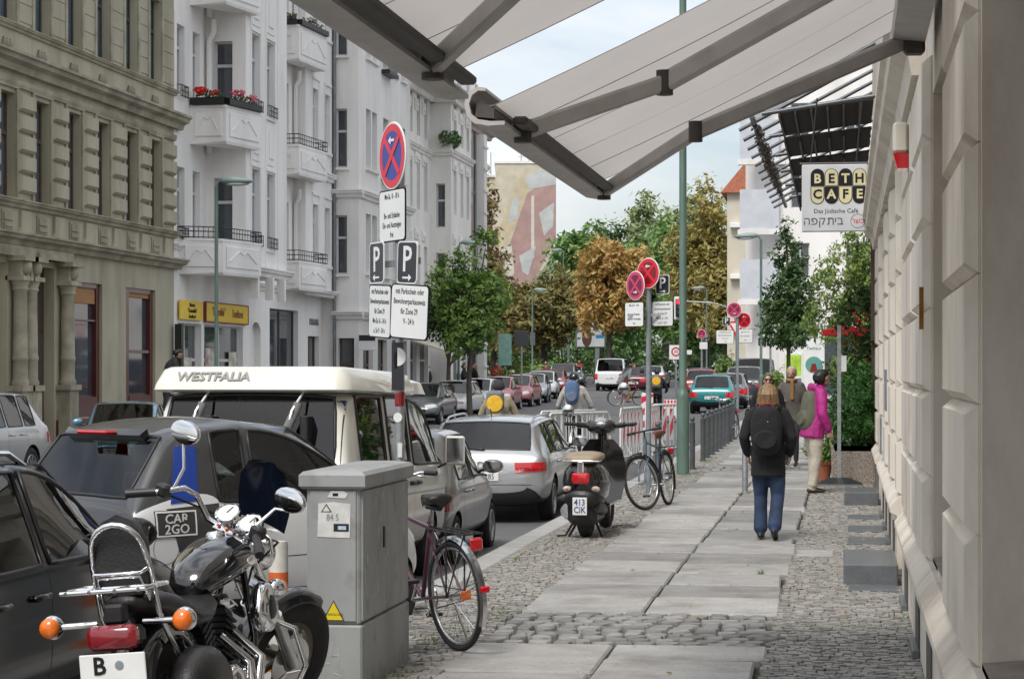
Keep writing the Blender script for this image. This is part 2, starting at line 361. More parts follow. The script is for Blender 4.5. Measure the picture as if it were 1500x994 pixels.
# dark granite steps and flush light-well covers along the wall
st=tag(MB().box(-.02,.42,17.68,19.13,-.02,.172,b=.012).build('granite_step',DKGRAN),'polished dark granite door step block against wall, beside flush dark covers','step','granite door steps')
st2=tag(MB().box(-.02,.42,28.05,29.24,-.02,.172,b=.012).build('granite_step',DKGRAN),'dark granite door step block against wall, next to the pebbled concrete planter','step','granite door steps')
for a,b in [(1.397*p,1.397*q_) for p,q_ in ((12.28,12.62),(14.6,15.04),(15.6,16.2),(16.78,17.37),(18.16,18.69))]:
    MB().box(.02,.40,a,b,-.03,.014,b=.004).build('light_well_cover',DKGRAN,sidewalk)
MB().box(-.46,-.12,20.3,21.0,-.03,.010,b=.003).build('stone_cover',KERBM,sidewalk)
# far pavement
yl=[-5,55]+[58+4*i for i in range(14)]
fs_=strip(MB(),-21,-15.9,yl,lambda y:GZC(y)-.06)
vs=[];fsx=[]
for y in yl: vs+=[(-15.9,y,GZC(y)-.06),(-15.9,y,GZC(y)-.4)]
fs_.add(vs,[(2*i,2*i+1,2*i+3,2*i+2) for i in range(len(yl)-1)])
tag(fs_.build('pavement',FARCOB),kind='structure')
# weeds in the joints
WEED=mat('weed_green',(.10,.19,.03),.7,0,.3,30)
mb=MB(); q=random.Random(9)
for (x,y,n,sp) in ((-1.45,21.42,26,.12),(-2.65,25.2,30,.14),(-2.95,25.9,14,.1),(-2.6,9.3,40,.25),(-2.5,10.6,36,.25),(-.72,13.2,16,.06),(-2.62,28.9,40,.2),(-2.6,30.2,30,.2),(-2.6,34,60,.5),(-2.9,15.2,14,.2),(-2.5,8.2,26,.2),(.35,11,14,.2),(.3,22.9,60,.2),(-3.0,13.6,16,.15)):
    y=YM(x,y)
    for k in range(n):
        a=q.uniform(0,2*PI); rr=sp*math.sqrt(q.random()); px,py=x+rr*math.cos(a)*.5,y+rr*math.sin(a)*1.6; h=q.uniform(.015,.05); b=q.uniform(0,PI); wx,wy=.006*math.cos(b),.006*math.sin(b); lx,ly=q.uniform(-.03,.03),q.uniform(-.03,.03)
        mb.add([(px-wx,py-wy,0),(px+wx,py+wy,0),(px+lx+wx*.3,py+ly,h)],[(0,1,2)])
tag(mb.build('joint_weeds',WEED,fix=False),'small green weeds growing in the paving joints','weeds',kind='stuff')
# fallen leaves on the paving
LEAFB=mat('fallen_leaf',(.32,.16,.05),.8,0,.5,30,col2=(.42,.30,.09))
mb=MB()
for k in range(150):
    x=q.choice((q.uniform(-.5,.35),q.uniform(-.5,.35),q.uniform(-3,-2.4),q.uniform(-2.3,-.6))); y=q.uniform(10,31); a=q.uniform(0,2*PI); s=q.uniform(.012,.028); c_,s_=math.cos(a)*s,math.sin(a)*s
    mb.add([(x-c_,y-s_,.014),(x+s_*.6,y-c_*.6,.022),(x+c_,y+s_,.018),(x-s_*.6,y+c_*.6,.012)],[(0,1,2,3)])
tag(mb.build('fallen_leaves',LEAFB,fix=False),'scattered small brown fallen leaves on the paving','leaves',kind='stuff')
# ================================================================ BUILDINGS
OLIVE=mat('olive_stucco',(.43,.395,.295),.9,0,.16,1.3,.35,50,detail=9,streak=(1,1,.35))
OLIVED=mat('olive_moulding',(.36,.33,.25),.9,0,.28,2.2,.3,50,detail=9)
WHITEST=mat('white_stucco',(.82,.80,.775),.9,0,.07,.9,.3,45,detail=9,streak=(1,1,.3))
GREYST=mat('pale_grey_stucco',(.76,.74,.715),.9,0,.07,.9,.3,45,detail=9,streak=(1,1,.3))
CREAMST=mat('cream_white_stucco',(.77,.75,.71),.9,0,.08,.9,.3,45,detail=9,streak=(1,1,.3))
PINKST=mat('rose_beige_stucco',(.47,.41,.375),.9,0,.08,.9,.3,45,detail=9)
WARMST=mat('warm_white_stucco',(.66,.605,.525),.85,0,.06,1.6,.05,140,detail=9)
WINFR=mat('white_window_frame',(.56,.56,.55),.5,0,.08,4)
BROWNFR=mat('brown_window_frame',(.10,.06,.04),.5,0,.2,7)
REDFR=mat('dark_red_frame',(.085,.012,.014),.35,0,.25,7,coat=.3)
DARKFR=mat('dark_grey_frame',(.05,.055,.06),.4,0,.15,7)
PANE=mat('window_pane',(.05,.06,.07),.05,0,.3,.8,spec=.9)
PANEB=mat('bluish_pane',(.075,.105,.135),.06,0,.25,.9,spec=.9)
CURT=mat('curtained_pane',(.26,.28,.30),.12,0,.25,1.5,spec=.8)
IRON=mat('black_iron',(.015,.015,.017),.5,.2,.1,9)
TILE=mat('red_roof_tile',(.20,.075,.06),.8,0,.35,5,.5,30)
ZINC=mat('zinc_sheet',(.20,.215,.225),.5,.4,.2,4)
YELSIGN=mat('yellow_sign',(.80,.55,.03),.4,0,.06,4)
BLIND=mat('bamboo_blind',(.35,.17,.06),.7,0,.3,4,streak=(.5,.5,30))
for m_ in (WHITEST,GREYST,CREAMST,PINKST): stain(m_,.15)
for m_ in (OLIVE,OLIVED): stain(m_,.32,1.1)
stain(WARMST,.34,1.5,(1,1,.4))
def frame(p0,p1):
    p0=Vector(p0);p1=Vector(p1); d=p1-p0; return Matrix.Translation((p0.x,p0.y,0))@Matrix.Rotation(math.atan2(d.y,d.x),4,'Z'), d.length
def wallseg(mb,M,W,z0,z1,ops,rev=.26,mi=0):
    us=sorted({0,W}|{o[0] for o in ops}|{o[1] for o in ops}); zs=sorted({z0,z1}|{o[2] for o in ops}|{o[3] for o in ops})
    old=mb.M; mb.M=M
    for i in range(len(us)-1):
        for j in range(len(zs)-1):
            uc,zc=(us[i]+us[i+1])/2,(zs[j]+zs[j+1])/2
            if any(o[0]<uc<o[1] and o[2]<zc<o[3] for o in ops): continue
            mb.add([(us[i],0,zs[j]),(us[i+1],0,zs[j]),(us[i+1],0,zs[j+1]),(us[i],0,zs[j+1])],[(0,1,2,3)],mi)
    for a,b,c,d in ops:
        mb.add([(a,0,c),(b,0,c),(b,0,d),(a,0,d),(a,rev,c),(b,rev,c),(b,rev,d),(a,rev,d)],[(0,4,7,3),(1,2,6,5),(3,7,6,2),(0,1,5,4)],mi)
    mb.M=old
WC={}
def win(parent,M,o,fm=None,pm=None,tr=.66,mul=True,y=.17,dbl=False):
    """a framed window with its own panes in the opening o=(u0,u1,z0,z1)"""
    fm=fm or WINFR; pm=pm or PANE; w_,h=round(o[1]-o[0],2),round(o[3]-o[2],2); k=(w_,h,fm.name,pm.name,tr,mul,dbl)
    if k not in WC:
        t=.055; f=MB(); f.box(-w_/2,-w_/2+t,0,.06,0,h); f.box(w_/2-t,w_/2,0,.06,0,h); f.box(-w_/2+t,w_/2-t,0,.06,0,t); f.box(-w_/2+t,w_/2-t,0,.06,h-t,h)
        xs=[-w_/2+t,w_/2-t]; zs=[t,h-t]
        if tr: f.box(-w_/2+t,w_/2-t,-.015,.06,h*tr-.045,h*tr+.045); zs=[t,h*tr,h-t]
        if mul: f.box(-.03,.03,.004,.056,t,h-t); xs=[-w_/2+t,0,w_/2-t]
        g=[]
        for i in range(len(xs)-1):
            for j in range(len(zs)-1):
                g.append(MB().box(xs[i],xs[i+1],.036,.042,zs[j],zs[j+1]).mesh('pane',pm))
        WC[k]=(f.mesh('window',fm),g)
    fme,g=WC[k]; a=math.atan2(M[1][0],M[0][0]); p=M@Vector(((o[0]+o[1])/2,y,o[2]))
    ob=link('window',fme,parent,p,(0,0,a))
    for m in g: link('pane',m,ob)
    return ob
def band(mb,M,u0,u1,prof,mi=0):
    """a moulding of the given (projection, height) profile along the wall"""
    old=mb.M; mb.M=M; mb.prism([(-a,z) for a,z in prof],u0,u1,'x',mi); mb.M=old
def cornice(z,h,out): return [(-.02,z),(out*.35,z),(out*.45,z+h*.35),(out*.8,z+h*.5),(out*.85,z+h*.72),(out,z+h*.78),(out,z+h*.94),(-.02,z+h)]
def block(mb,W,D,z0,z1): mb.box(0,W,.02,D,z0,z1)
def bld(name,label,loc,st=True):
    t=thing(name,label,'building',(loc[0],YM(loc[0],loc[1]),loc[2]))
    if st: t.scale=(1,1.397,1)
    return t
def shift(segs,o): return [((a[0]-o[0],a[1]-o[1]),(b[0]-o[0],b[1]-o[1])) for a,b in segs]
# ---------------------------------------------------------------- olive building
O=(-19,26,0); ob=bld('olive_building','olive green stucco tenement with rusticated window piers and dark red shopfront frames',O)
M,_=frame((0,0),(0,14.36)); W=14.36
ul=[28.13,29.65,31.12,32.67,34.22,35.73,37.32,38.78]; wins=[]
for f0,hh in ((5.72,2.42),(9.77,2.3),(13.9,2.2),(18,2.0)):
    for y in ul: wins.append((y-26-.02,y-26+.72,f0,f0+hh))
shop=[(8.22,10.06,.55,3.95),(11.39,13.16,.55,3.95)]; door=[(6.61,7.62,.0,4.2),(4.2,5.5,0,4.2)]
mb=MB(); wallseg(mb,M,W,-1,22,wins+shop+door,.3)
mb.M=M; mb.box(0,W,.31,9,-1,22); mb.M=None
mb.build('wall',OLIVE,ob)
mb=MB(); band(mb,M,0,W+.25,cornice(4.62,.30,.38)); band(mb,M,0,W+.3,cornice(8.62,.42,.42)); band(mb,M,0,W+.12,cornice(5.5,.2,.2)); band(mb,M,0,W+.1,cornice(9.58,.16,.14)); band(mb,M,0,W,[(-.02,8.28),(.06,8.28),(.09,8.36),(.09,8.44),(-.02,8.48)]); band(mb,M,0,W+.4,cornice(21.2,.8,.8)); band(mb,M,0,W+.1,cornice(13.68,.16,.14))
each(mb,'cornice',OLIVED,ob)
RB=MB().loft([[(-.36,0,0),(.36,0,0),(.36,0,.4),(-.36,0,.4)],[(-.36,-.05,0),(.36,-.05,0),(.36,-.05,.4),(-.36,-.05,.4)],[(-.30,-.13,.06),(.30,-.13,.06),(.30,-.13,.37),(-.30,-.13,.37)]]).mesh('rustic_block',OLIVE)
RB2=MB().box(-.385,.385,-.022,.01,.006,.434,b=.012).mesh('stone_course',OLIVE)
edges=[0]+[u-26 for u in ul]+[W]
for i in range(len(ul)+1):
    a=(ul[i-1]-26+.74) if i else 0; b=(ul[i]-26-.04) if i<len(ul) else W; 
    if b-a<.3: continue
    for k in range(5):
        o=link('rustic_block',RB,ob,M@Vector(((a+b)/2,0,5.86+.475*k)),(0,0,PI/2)); o.scale=((b-a)/.74,1,1.0)
    for k in range(5):
        o=link('stone_course',RB2,ob,M@Vector(((a+b)/2,0,9.84+.44*k)),(0,0,PI/2)); o.scale=((b-a)/.80,1,1)
PNL=MB().box(-.24,.24,-.03,.02,0,.42).box(-.19,.19,-.06,-.02,.05,.15).box(-.19,.19,-.06,-.02,.2,.36).mesh('apron_panel',OLIVED)
PED=MB().prism([(-.3,0),(.3,0),(.24,.1),(.22,.5),(-.22,.5),(-.24,.1)],-.07,.02,'y').mesh('pedestal',OLIVE)
ORN=MB()
for k in range(5):
    ORN.box(-.26+.02*k,.26-.02*k,-.03-.004*k,.02,.02+.045*k,.045+.045*k)
for sx in (-1,0,1): ORN.ell((sx*.13,-.03,.14),.045,.03,.11,6,4)
ORN=ORN.mesh('relief_ornament',OLIVED,40)
SILL=MB().prism([(-.0,0),(.12,.0),(.16,.05),(.16,.09),(0,.12)],-.5,.5,'x').mesh('window_sill',OLIVED)
for j,u in enumerate(ul):
    for z,m_,nm in ((4.98,PNL,'apron_panel'),(9.12,ORN,'relief_ornament')): link(nm,m_,ob,M@Vector((u-26+.35,0,z)),(0,0,PI/2))
    link('pedestal',PED,ob,M@Vector((u-26+1.1,0,4.95)),(0,0,PI/2))
    # raised frames round the windows
    for z,hh in ((5.72,2.42),(9.77,2.3),(13.9,2.2)):
        fr=MB(M); a=u-26-.02; fr.box(a-.1,a-.002,-.05,.03,z,z+hh+.1); fr.box(a+.742,a+.84,-.05,.03,z,z+hh+.1); fr.box(a-.1,a+.84,-.06,.03,z+hh+.101,z+hh+.2); fr.build('window_surround',OLIVED,ob)
for o in wins: win(ob,M,o,BROWNFR if o[2]<9 else DARKFR,PANEB,.62,True,.2)
for o in shop:
    wn=win(ob,M,(o[0]+.12,o[1]-.12,o[2]+.5,o[3]-.12),REDFR,PANE,.0,False,.16)
    s=MB(M); s.box(o[0],o[0]+.34,.08,.24,o[2],o[3]); s.box(o[1]-.16,o[1],.08,.24,o[2],o[3]); s.box(o[0]+.34,o[1]-.16,.06,.26,o[2],o[2]+.5); s.box(o[0]+.34,o[1]-.16,.08,.24,o[3]-.12,o[3]); s.box(o[0]+.34,o[1]-.16,.1,.22,2.2 if o[0]>10 else 2.98,2.28 if o[0]>10 else 3.02); s.build('shop_frame',REDFR,ob)
    s=MB(M); s.box(o[0]+.35,o[1]-.17,.12,.15,o[3]-.52 if o[0]<10 else o[3]-.24,o[3]-.13); s.build('bamboo_blind',BLIND,ob)
s=MB(M); s.box(7.7,W+.02,-.05,.1,-.5,.52); s.build('plinth',REDFR,ob)
# columns of the portal
for u in (5.75,6.2,7.95):
    c=MB(M); c.box(u-.22,u+.22,-.34,.05,0,1.25); c.box(u-.27,u+.27,-.39,.05,1.25,1.38); c.lathe([(.19,1.38),(.2,1.46),(.165,1.52),(.165,1.95),(.18,1.97),(.18,2.05),(.165,2.08),(.15,3.55),(.19,3.6),(.17,3.66),(.22,3.8)],14,Matrix.Translation((u,-.17,0))); c.box(u-.25,u+.25,-.4,.05,3.8,3.9); c.box(u-.2,u+.2,-.3,.05,3.9,4.25); c.ell((u,-.3,4.12),.14,.16,.2,8,6); c.box(u-.3,u+.3,-.46,.05,4.25,4.36); c.build('column',OLIVED,ob,50)
s=MB(M); s.box(4.1,8.2,-.2,.02,4.36,4.6); s.box(6.45,7.7,-.28,.02,4.36,4.5); s.build('entablature',OLIVED,ob)
s=MB(M); s.box(6.61,7.62,.27,.3,0,4.2); s.box(6.7,7.5,.22,.27,.2,2.6,b=.02); s.build('door',WOODD,ob)
s=MB(M); s.box(8.0,8.16,-.05,.02,1.62,2.02,b=.01); s.build('intercom_panel',BLACKPL,ob)
# ---------------------------------------------------------------- white building with corner balconies
O=(-19,40.36,0); wb=bld('white_building','white stucco tenement with corner balconies, red geraniums and a yellow bakery sign',O)
def seg(a,b): return frame((a[0]-O[0],a[1]-O[1]),(b[0]-O[0],b[1]-O[1]))
FL=[5.6,9.7,13.8,17.9]
mb=MB(); ap=[]; cor=MB(); 
S0=seg((-19,40.36),(-19,42.64)); S1=seg((-19,42.64),(-17.78,42.64)); S2=seg((-17.78,42.64),(-17.78,46.05)); S2b=seg((-17.78,46.05),(-19,46.05)); S3=seg((-19,46.05),(-19,50.07)); S4=seg((-19,50.07),(-18.59,50.07)); S5=seg((-18.59,50.07),(-18.59,53.0))
def do(S,z0,z1,ops,fm=None,pm=None,**k):
    wallseg(mb,S[0],S[1],z0,z1,ops)
    for o in ops: ap.append((S[0],o,fm,pm,k))
do(S0,4.6,22,[(u,u+.52,f-.0,f+2.0) for f in FL for u in (.2,1.28)],None,CURT)
do(S1,4.6,22,[(.22,.80,f-.35,f+1.9) for f in FL],None,PANE)
do(S2,4.6,22,[(u,u+.66,f-.1,f+2.25) for f in FL for u in (.42,1.64)],None,CURT)
do(S2b,4.6,22,[])
do(S3,4.6,22,[(2.9,3.5,f-.3,f+1.9) for f in FL],None,CURT)
do(S4,4.6,22,[]); do(S5,4.6,22,[(u,u+.62,f+.1,f+2.0) for f in FL for u in (.68,1.96)],None,CURT)
# ground floor
G0=seg((-19,40.36),(-19,53.0))
gops=[(.25,1.9,.3,3.1),(2.1,5.1,.3,3.1),(5.75,6.6,.2,3.3),(7.4,10.1,.4,3.8),(11.1,12.3,.4,2.95)]
wallseg(mb,G0[0],G0[1],-1,4.6,gops)
mb.M=G0[0]; mb.box(0,12.64,.28,9,-1,22); mb.M=None
# bay floors
for pts in ([(-19,42.64),(-17.78,42.64),(-17.78,46.05),(-19,46.05)],[(-19,50.07),(-18.59,50.07),(-18.59,53),(-19,53)]):
    p=[(a-O[0],b-O[1]) for a,b in pts]; mb.add([(a,b,4.6) for a,b in p],[(0,1,2,3)]); mb.add([(a,b,22) for a,b in p],[(0,1,2,3)])
mb.build('wall',WHITEST,wb)
for M_,o,fm,pm,k in ap: win(wb,M_,o,fm,pm,.68,False,.14,**k)
win(wb,G0[0],gops[0],WINFR,PANE,.62,True); win(wb,G0[0],gops[1],WINFR,PANE,.62,True); win(wb,G0[0],gops[3],DARKFR,PANE,.42,True); win(wb,G0[0],gops[4],BROWNFR,PANE,.55,True)
s=MB(G0[0]); s.box(5.75,6.6,.2,.24,.2,3.3); s.build('niche_door',GREYST,wb)
s=MB(G0[0]); 
for k in range(8):
    a0,a1=PI*k/8,PI*(k+1)/8; s.add([(6.175-.425*math.cos(a0),-.012,2.88+.42*math.sin(a0)),(6.175-.425*math.cos(a1),-.012,2.88+.42*math.sin(a1)),(6.175-.425*math.cos(a1),-.012,3.4),(6.175-.425*math.cos(a0),-.012,3.4)],[(0,1,2,3)])
s.build('arch_spandrel',WHITEST,wb)
# mouldings
mb=MB(); band(mb,S2[0],-.1,S2[1]+.1,cornice(4.6,.3,.25)); band(mb,S1[0],0,S1[1]+.15,cornice(4.6,.3,.25)); band(mb,S5[0],-.1,S5[1]+.05,cornice(8.55,.3,.22)); band(mb,S5[0],-.1,S5[1],cornice(4.35,.25,.25)); band(mb,S0[0],0,S0[1],cornice(5.2,.16,.15)); band(mb,S3[0],0,S3[1],cornice(4.35,.25,.2)); band(mb,G0[0],0,12.64,cornice(21.2,.8,.9))
mb.M=S2[0]
for u in (.38,1.6,2.6):
    mb.box(u-.06,u+.06,-.25,0,3.9,4.6); mb.box(u-.05,u+.05,-.02,.0,4.9,22)
mb.M=S2[0]
for u in (.42,1.64):
    for f in FL[1:]: mb.box(u,u+.66,-.03,0,f-1.6,f-.25,b=.02); mb.box(u+.14,u+.52,-.06,-.02,f-1.4,f-.5,b=.03)
for f in FL:
    for S_,us in ((S2[0],(.42,1.64)),(S5[0],(.68,1.96))):
        mb.M=S_
        for u in us: mb.box(u-.06,u+.72,-.07,.0,f-.2,f-.1); mb.box(u-.05,u-.003,-.03,0,f-.1,f+2.3); mb.box(u+.663,u+.71,-.03,0,f-.1,f+2.3); mb.box(u-.05,u+.71,-.05,0,f+2.31,f+2.4)
mb.M=None; each(mb,'moulding',WHITEST,wb)
# corner balconies
FLOWR=mat('geranium_red',(.75,.02,.02),.6,0,.3,30); FLOWP=mat('geranium_pink',(.65,.08,.14),.6,0,.3,30); LEAFG=mat('plant_green',(.06,.13,.025),.6,0,.4,20); HEATH=mat('heather_brown',(.17,.08,.07),.8,0,.5,30,col2=(.13,.18,.06))
def clump(mb,c,rx,ry,rz,n,s,seed=0,mi=0):
    q=random.Random(seed)
    for k in range(n):
        d=Vector((q.gauss(0,1),q.gauss(0,1),q.gauss(0,1))).normalized()*(q.random()**.4); p=Vector((c[0]+d.x*rx,c[1]+d.y*ry,c[2]+d.z*rz)); a=Vector((q.gauss(0,1),q.gauss(0,1),q.gauss(0,1))).normalized(); b=a.orthogonal().normalized(); ss=s*q.uniform(.6,1.3); c2=a.cross(b)
        mb.add([p-b*ss,p+c2*ss*.5,p+b*ss,p-c2*ss*.5],[(0,1,2,3)],mi)
def balcony(parent,O,pts,z0,h,rail,corb=.35,nm='balcony',flow=None,seed=0):
    p=[(a-O[0],b-O[1]) for a,b in pts]; cx=sum(a for a,b in p)/len(p); cy=sum(b for a,b in p)/len(p)
    sh=lambda k,z:[(cx+(a-cx)*k if i not in (0,len(p)-1) else a,cy+(b-cy)*k if i not in (0,len(p)-1) else b,z) for i,(a,b) in enumerate(p)]
    mb=MB(); mb.loft([sh(.93,z0),sh(1.0,z0+.08),sh(1.0,z0+h-.08),sh(1.04,z0+h-.07),sh(1.04,z0+h)])
    bo=mb.build(nm,WHITEST,parent)
    # raised panels on the parapet faces
    for i in range(1,len(p)-1) if len(p)>3 else []:
        a,b=Vector(p[i-1]),Vector(p[i]); M_,l=frame(a,b)
        if l<.5: continue
        x=MB(M_); x.box(.15,l-.12,-.03,.0,z0+.22,z0+h-.2,b=.02); x.tube([(.25,-.035,z0+.4),(l*.4,-.035,z0+h-.33),(l*.5,-.035,z0+h-.42),(l*.6,-.035,z0+h-.33),(l-.25,-.035,z0+.4)],.018,5); x.build('relief_panel',WHITEST,bo)
    if rail:
        x=MB()
        for i in range(len(p)-1):
            a,b=Vector(p[i]),Vector(p[i+1]); l=(b-a).length; n=max(2,int(l/.13))
            for zz in (z0+h+.03,z0+h+.2,z0+h+rail): x.tube([(a.x,a.y,zz),(b.x,b.y,zz)],.016,5)
            for k in range(n+1):
                q=a.lerp(b,k/n); x.tube([(q.x,q.y,z0+h),(q.x,q.y,z0+h+rail)],.009,4)
        x.build('railing',IRON,bo)
    if flow:
        for i in range(1,len(p)-1):
            a,b=Vector(p[i-1]),Vector(p[i]); M_,l=frame(a,b); x=MB(M_); x.box(.05,l-.05,-.1,.1,z0+h+.01,z0+h+.2,b=.01); x.build('flower_box',IRON,bo)
            x=MB(M_); clump(x,(l*.5,0,z0+h+.28),l*.4,.14,.16,110,.06,seed+i,0); 
            if flow=='red': clump(x,(l*.3,-.05,z0+h+.42),l*.22,.12,.12,60,.07,seed+i+9,1); clump(x,(l*.72,-.05,z0+h+.36),l*.14,.12,.12,30,.06,seed+i+19,1)
            x.build('flowers',[LEAFG,FLOWR] if flow=='red' and i==1 else ([LEAFG,FLOWP] if flow=='red' else HEATH),bo,fix=False)
    return bo
B1=[(-19,41.44),(-17.9,41.44),(-17.45,43.0),(-17.78,43.0)]
balcony(wb,O,B1,8.35,1.13,.22,flow='red',seed=3); balcony(wb,O,B1,12.42,1.1,.25,seed=4); balcony(wb,O,B1,16.5,1.1,.25,seed=4)
B1b=[(-19,40.7),(-17.9,41.2),(-17.45,43.0),(-17.78,43.0)]
balcony(wb,O,B1b,4.5,1.05,.33)
B2=[(-19,48.75),(-18.35,48.75),(-18.1,50.9),(-18.59,50.9)]
balcony(wb,O,B2,8.35,1.05,.35); balcony(wb,O,B2,12.25,1.2,0,flow='heath',seed=6); balcony(wb,O,B2,4.45,1.0,.35)
# small railings under windows
for S_,us,ww in ((S2[0],(.42,1.64),.66),(S0[0],(.2,),.52)):
    for f in FL[:3]:
        for u in us:
            x=MB(S_); z=f-.1
            for zz in (z+.03,z+.18,z+.34): x.tube([(u,-.12,zz),(u+ww,-.12,zz)],.016,5)
            for k in range(6): x.tube([(u+ww*k/5,-.12,z),(u+ww*k/5,-.12,z+.34)],.012,4)
            for e in (u,u+ww): x.tube([(e,-.12,z+.34),(e,0,z+.34)],.014,4)
            x.build('window_railing',IRON,wb)
# down pipes
def pipe(parent,O,pts,r=.06,m=None): return MB().tube([(a-O[0],b-O[1],c) for a,b,c in pts],r,8).build('down_pipe',m or ZINC,parent,60)
for f in FL[1:]: pipe(wb,O,[(-18.85,42.5,f-1.5),(-18.85,42.5,f+1.9),(-18.7,42.45,f+2.15),(-18.7,42.45,f+2.5)],.09,WHITEST)
for f in FL: pipe(wb,O,[(-18.9,49.95,f-1.2),(-18.9,49.95,f+1.9),(-18.75,49.9,f+2.1),(-18.75,49.9,f+2.4)],.08,WHITEST)
pipe(wb,O,[(-18.52,52.96,0),(-18.52,52.96,21)],.06)
# bakery signs
def board(parent,M,u0,u1,z0,z1,y,m,t=.06,rim=None):
    b=MB(M).box(u0,u1,y-t,y,z0,z1,b=.01).build('sign_board',m,parent)
    if rim:
        x=MB(M); 
        for a in ((u0-.03,u1+.03,z0-.03,z0),(u0-.03,u1+.03,z1,z1+.03),(u0-.03,u0,z0,z1),(u1,u1+.03,z0,z1)): x.box(a[0],a[1],y-t-.012,y,a[2],a[3])
        x.build('sign_rim',rim,b)
    return b
def mtext(parent,M,body,size,u,z,y,m,**k):
    k['sx']=k.get('sx',1)*.74; p=M@Vector((u,y,z)); return text(body,size,parent,p,(PI/2,0,math.atan2(M[1][0],M[0][0])),m,**k)
DKRED=mat('dark_red_letter',(.22,.02,.015),.5,0,0)
b=board(wb,G0[0],.2,1.78,3.2,3.76,-.05,YELSIGN)
for i,(tx,sz) in enumerate((('Bäckerei',.15),('"Grasmühle"',.17),('Konditorei',.15))): mtext(b,G0[0],tx,sz,.99,3.63-.165*i,-.115,INK,bold=.004,shear=.3 if i==1 else 0)
b=board(wb,G0[0],2.05,5.3,3.2,3.76,-.03,YELSIGN,.06,DKRED)
mtext(b,G0[0],'"Grasmühle"',.36,2.95,3.5,-.095,DKRED,shear=.35,bold=.004,sx=.72); mtext(b,G0[0],'Konditorei',.36,4.45,3.48,-.095,DKRED,bold=.004,sx=.72)
mtext(wb,G0[0],'PARAMA',.34,11.7,3.45,-.01,GREYPAINT,ext=.02,space=1.3,sx=.8)
for (u,z,w_,h,c) in ((2.5,1.0,.8,1.4,(.5,.1,.1)),(4.3,1.1,.6,1.2,(.55,.6,.25)),(.6,.8,.9,1.3,(.3,.42,.2))):
    MB(G0[0]).box(u,u+w_,.13,.15,z,z+h).build('window_poster',mat('poster_%d'%int(u*10),c,.5,0,.6,3,col2=(.7,.68,.6)),wb)
MB(G0[0]).box(-.18,-.02,-.3,-.1,1.7,3.05).build('wall_lantern_box',BLACKPL,wb)
# ---------------------------------------------------------------- pale grey building
O=(-18.59,53.0,0); gb=bld('grey_building','pale grey stucco tenement with dark narrow windows between white neighbours',O)
def plain(root,O,pts,H,ops_by_seg,matw,fl,gops=None,fm=None,pm=None,depth=8,cor=None,zb=-1):
    mb=MB(); wl=[]
    for (a,b),ops in zip(zip(pts[:-1],pts[1:]),ops_by_seg):
        S=frame((a[0]-O[0],a[1]-O[1]),(b[0]-O[0],b[1]-O[1])); wallseg(mb,S[0],S[1],zb,H,ops); wl+= [(S[0],o) for o in ops]
    p=[(x-O[0],y-O[1]) for x,y in pts]; q=[(min(x for x,_ in p)-depth,p[-1][1]),(min(x for x,_ in p)-depth,p[0][1])]
    pl=p+q; n=len(pl); mb.add([(x,y,H) for x,y in pl],[tuple(range(n))]); m2=len(p)
    mb.add([(p[0][0],p[0][1],zb),(p[0][0],p[0][1],H),(q[1][0],q[1][1],H),(q[1][0],q[1][1],zb)],[(0,1,2,3)]); mb.add([(p[-1][0],p[-1][1],zb),(p[-1][0],p[-1][1],H),(q[0][0],q[0][1],H),(q[0][0],q[0][1],zb)],[(0,1,2,3)])
    mb.build('wall',matw,root); return wl
pts=[(-18.59,53.0),(-17.61,53.0),(-17.61,59.71)]
FLB=[5.25,9.15,13.25,17.3]
o1=[(.12,.54,f,f+2.15) for f in FLB]+[(.2,.8,.4,2.9)]
o2=[(u,u+ww,f+.1,f+2.3) for f in FLB for u,ww in ((.85,.6),(1.6,.6),(3.0,.7),(4.3,.55),(5.4,.6))]+[(.5,1.7,.3,2.9),(2.3,3.5,.3,2.9),(4.2,6.2,.3,2.9)]
wl=plain(gb,O,pts,21.5,[o1,o2],GREYST,FLB)
for M_,o in wl: win(gb,M_,o,BROWNFR if o[2]<1 else WINFR,PANE if o[2]<1 or (o[1]-o[0])<.5 else CURT,.62,o[1]-o[0]>1,.1 if o[1]-o[0]<.5 else .17)
mb=MB()
for (a,b) in zip(pts[:-1],pts[1:]):
    S=frame((a[0]-O[0],a[1]-O[1]),(b[0]-O[0],b[1]-O[1]))
    for z,h_,out in ((3.6,.3,.22),(8.05,.3,.22),(20.8,.7,.6)): band(mb,S[0],-.0,S[1]+out*.8,cornice(z,h_,out))
    for f in FLB:
        for o in (o1 if a==pts[0] else o2):
            if abs(o[2]-f)<.2: band(mb,S[0],o[0]-.08,o[1]+.08,[(-.02,o[2]-.12),(.1,o[2]-.1),(.1,o[2]-.02),(-.02,o[2])])
each(mb,'moulding',GREYST,gb)
pipe(gb,O,[(-18.5,52.92,0),(-18.5,52.92,21)],.06)
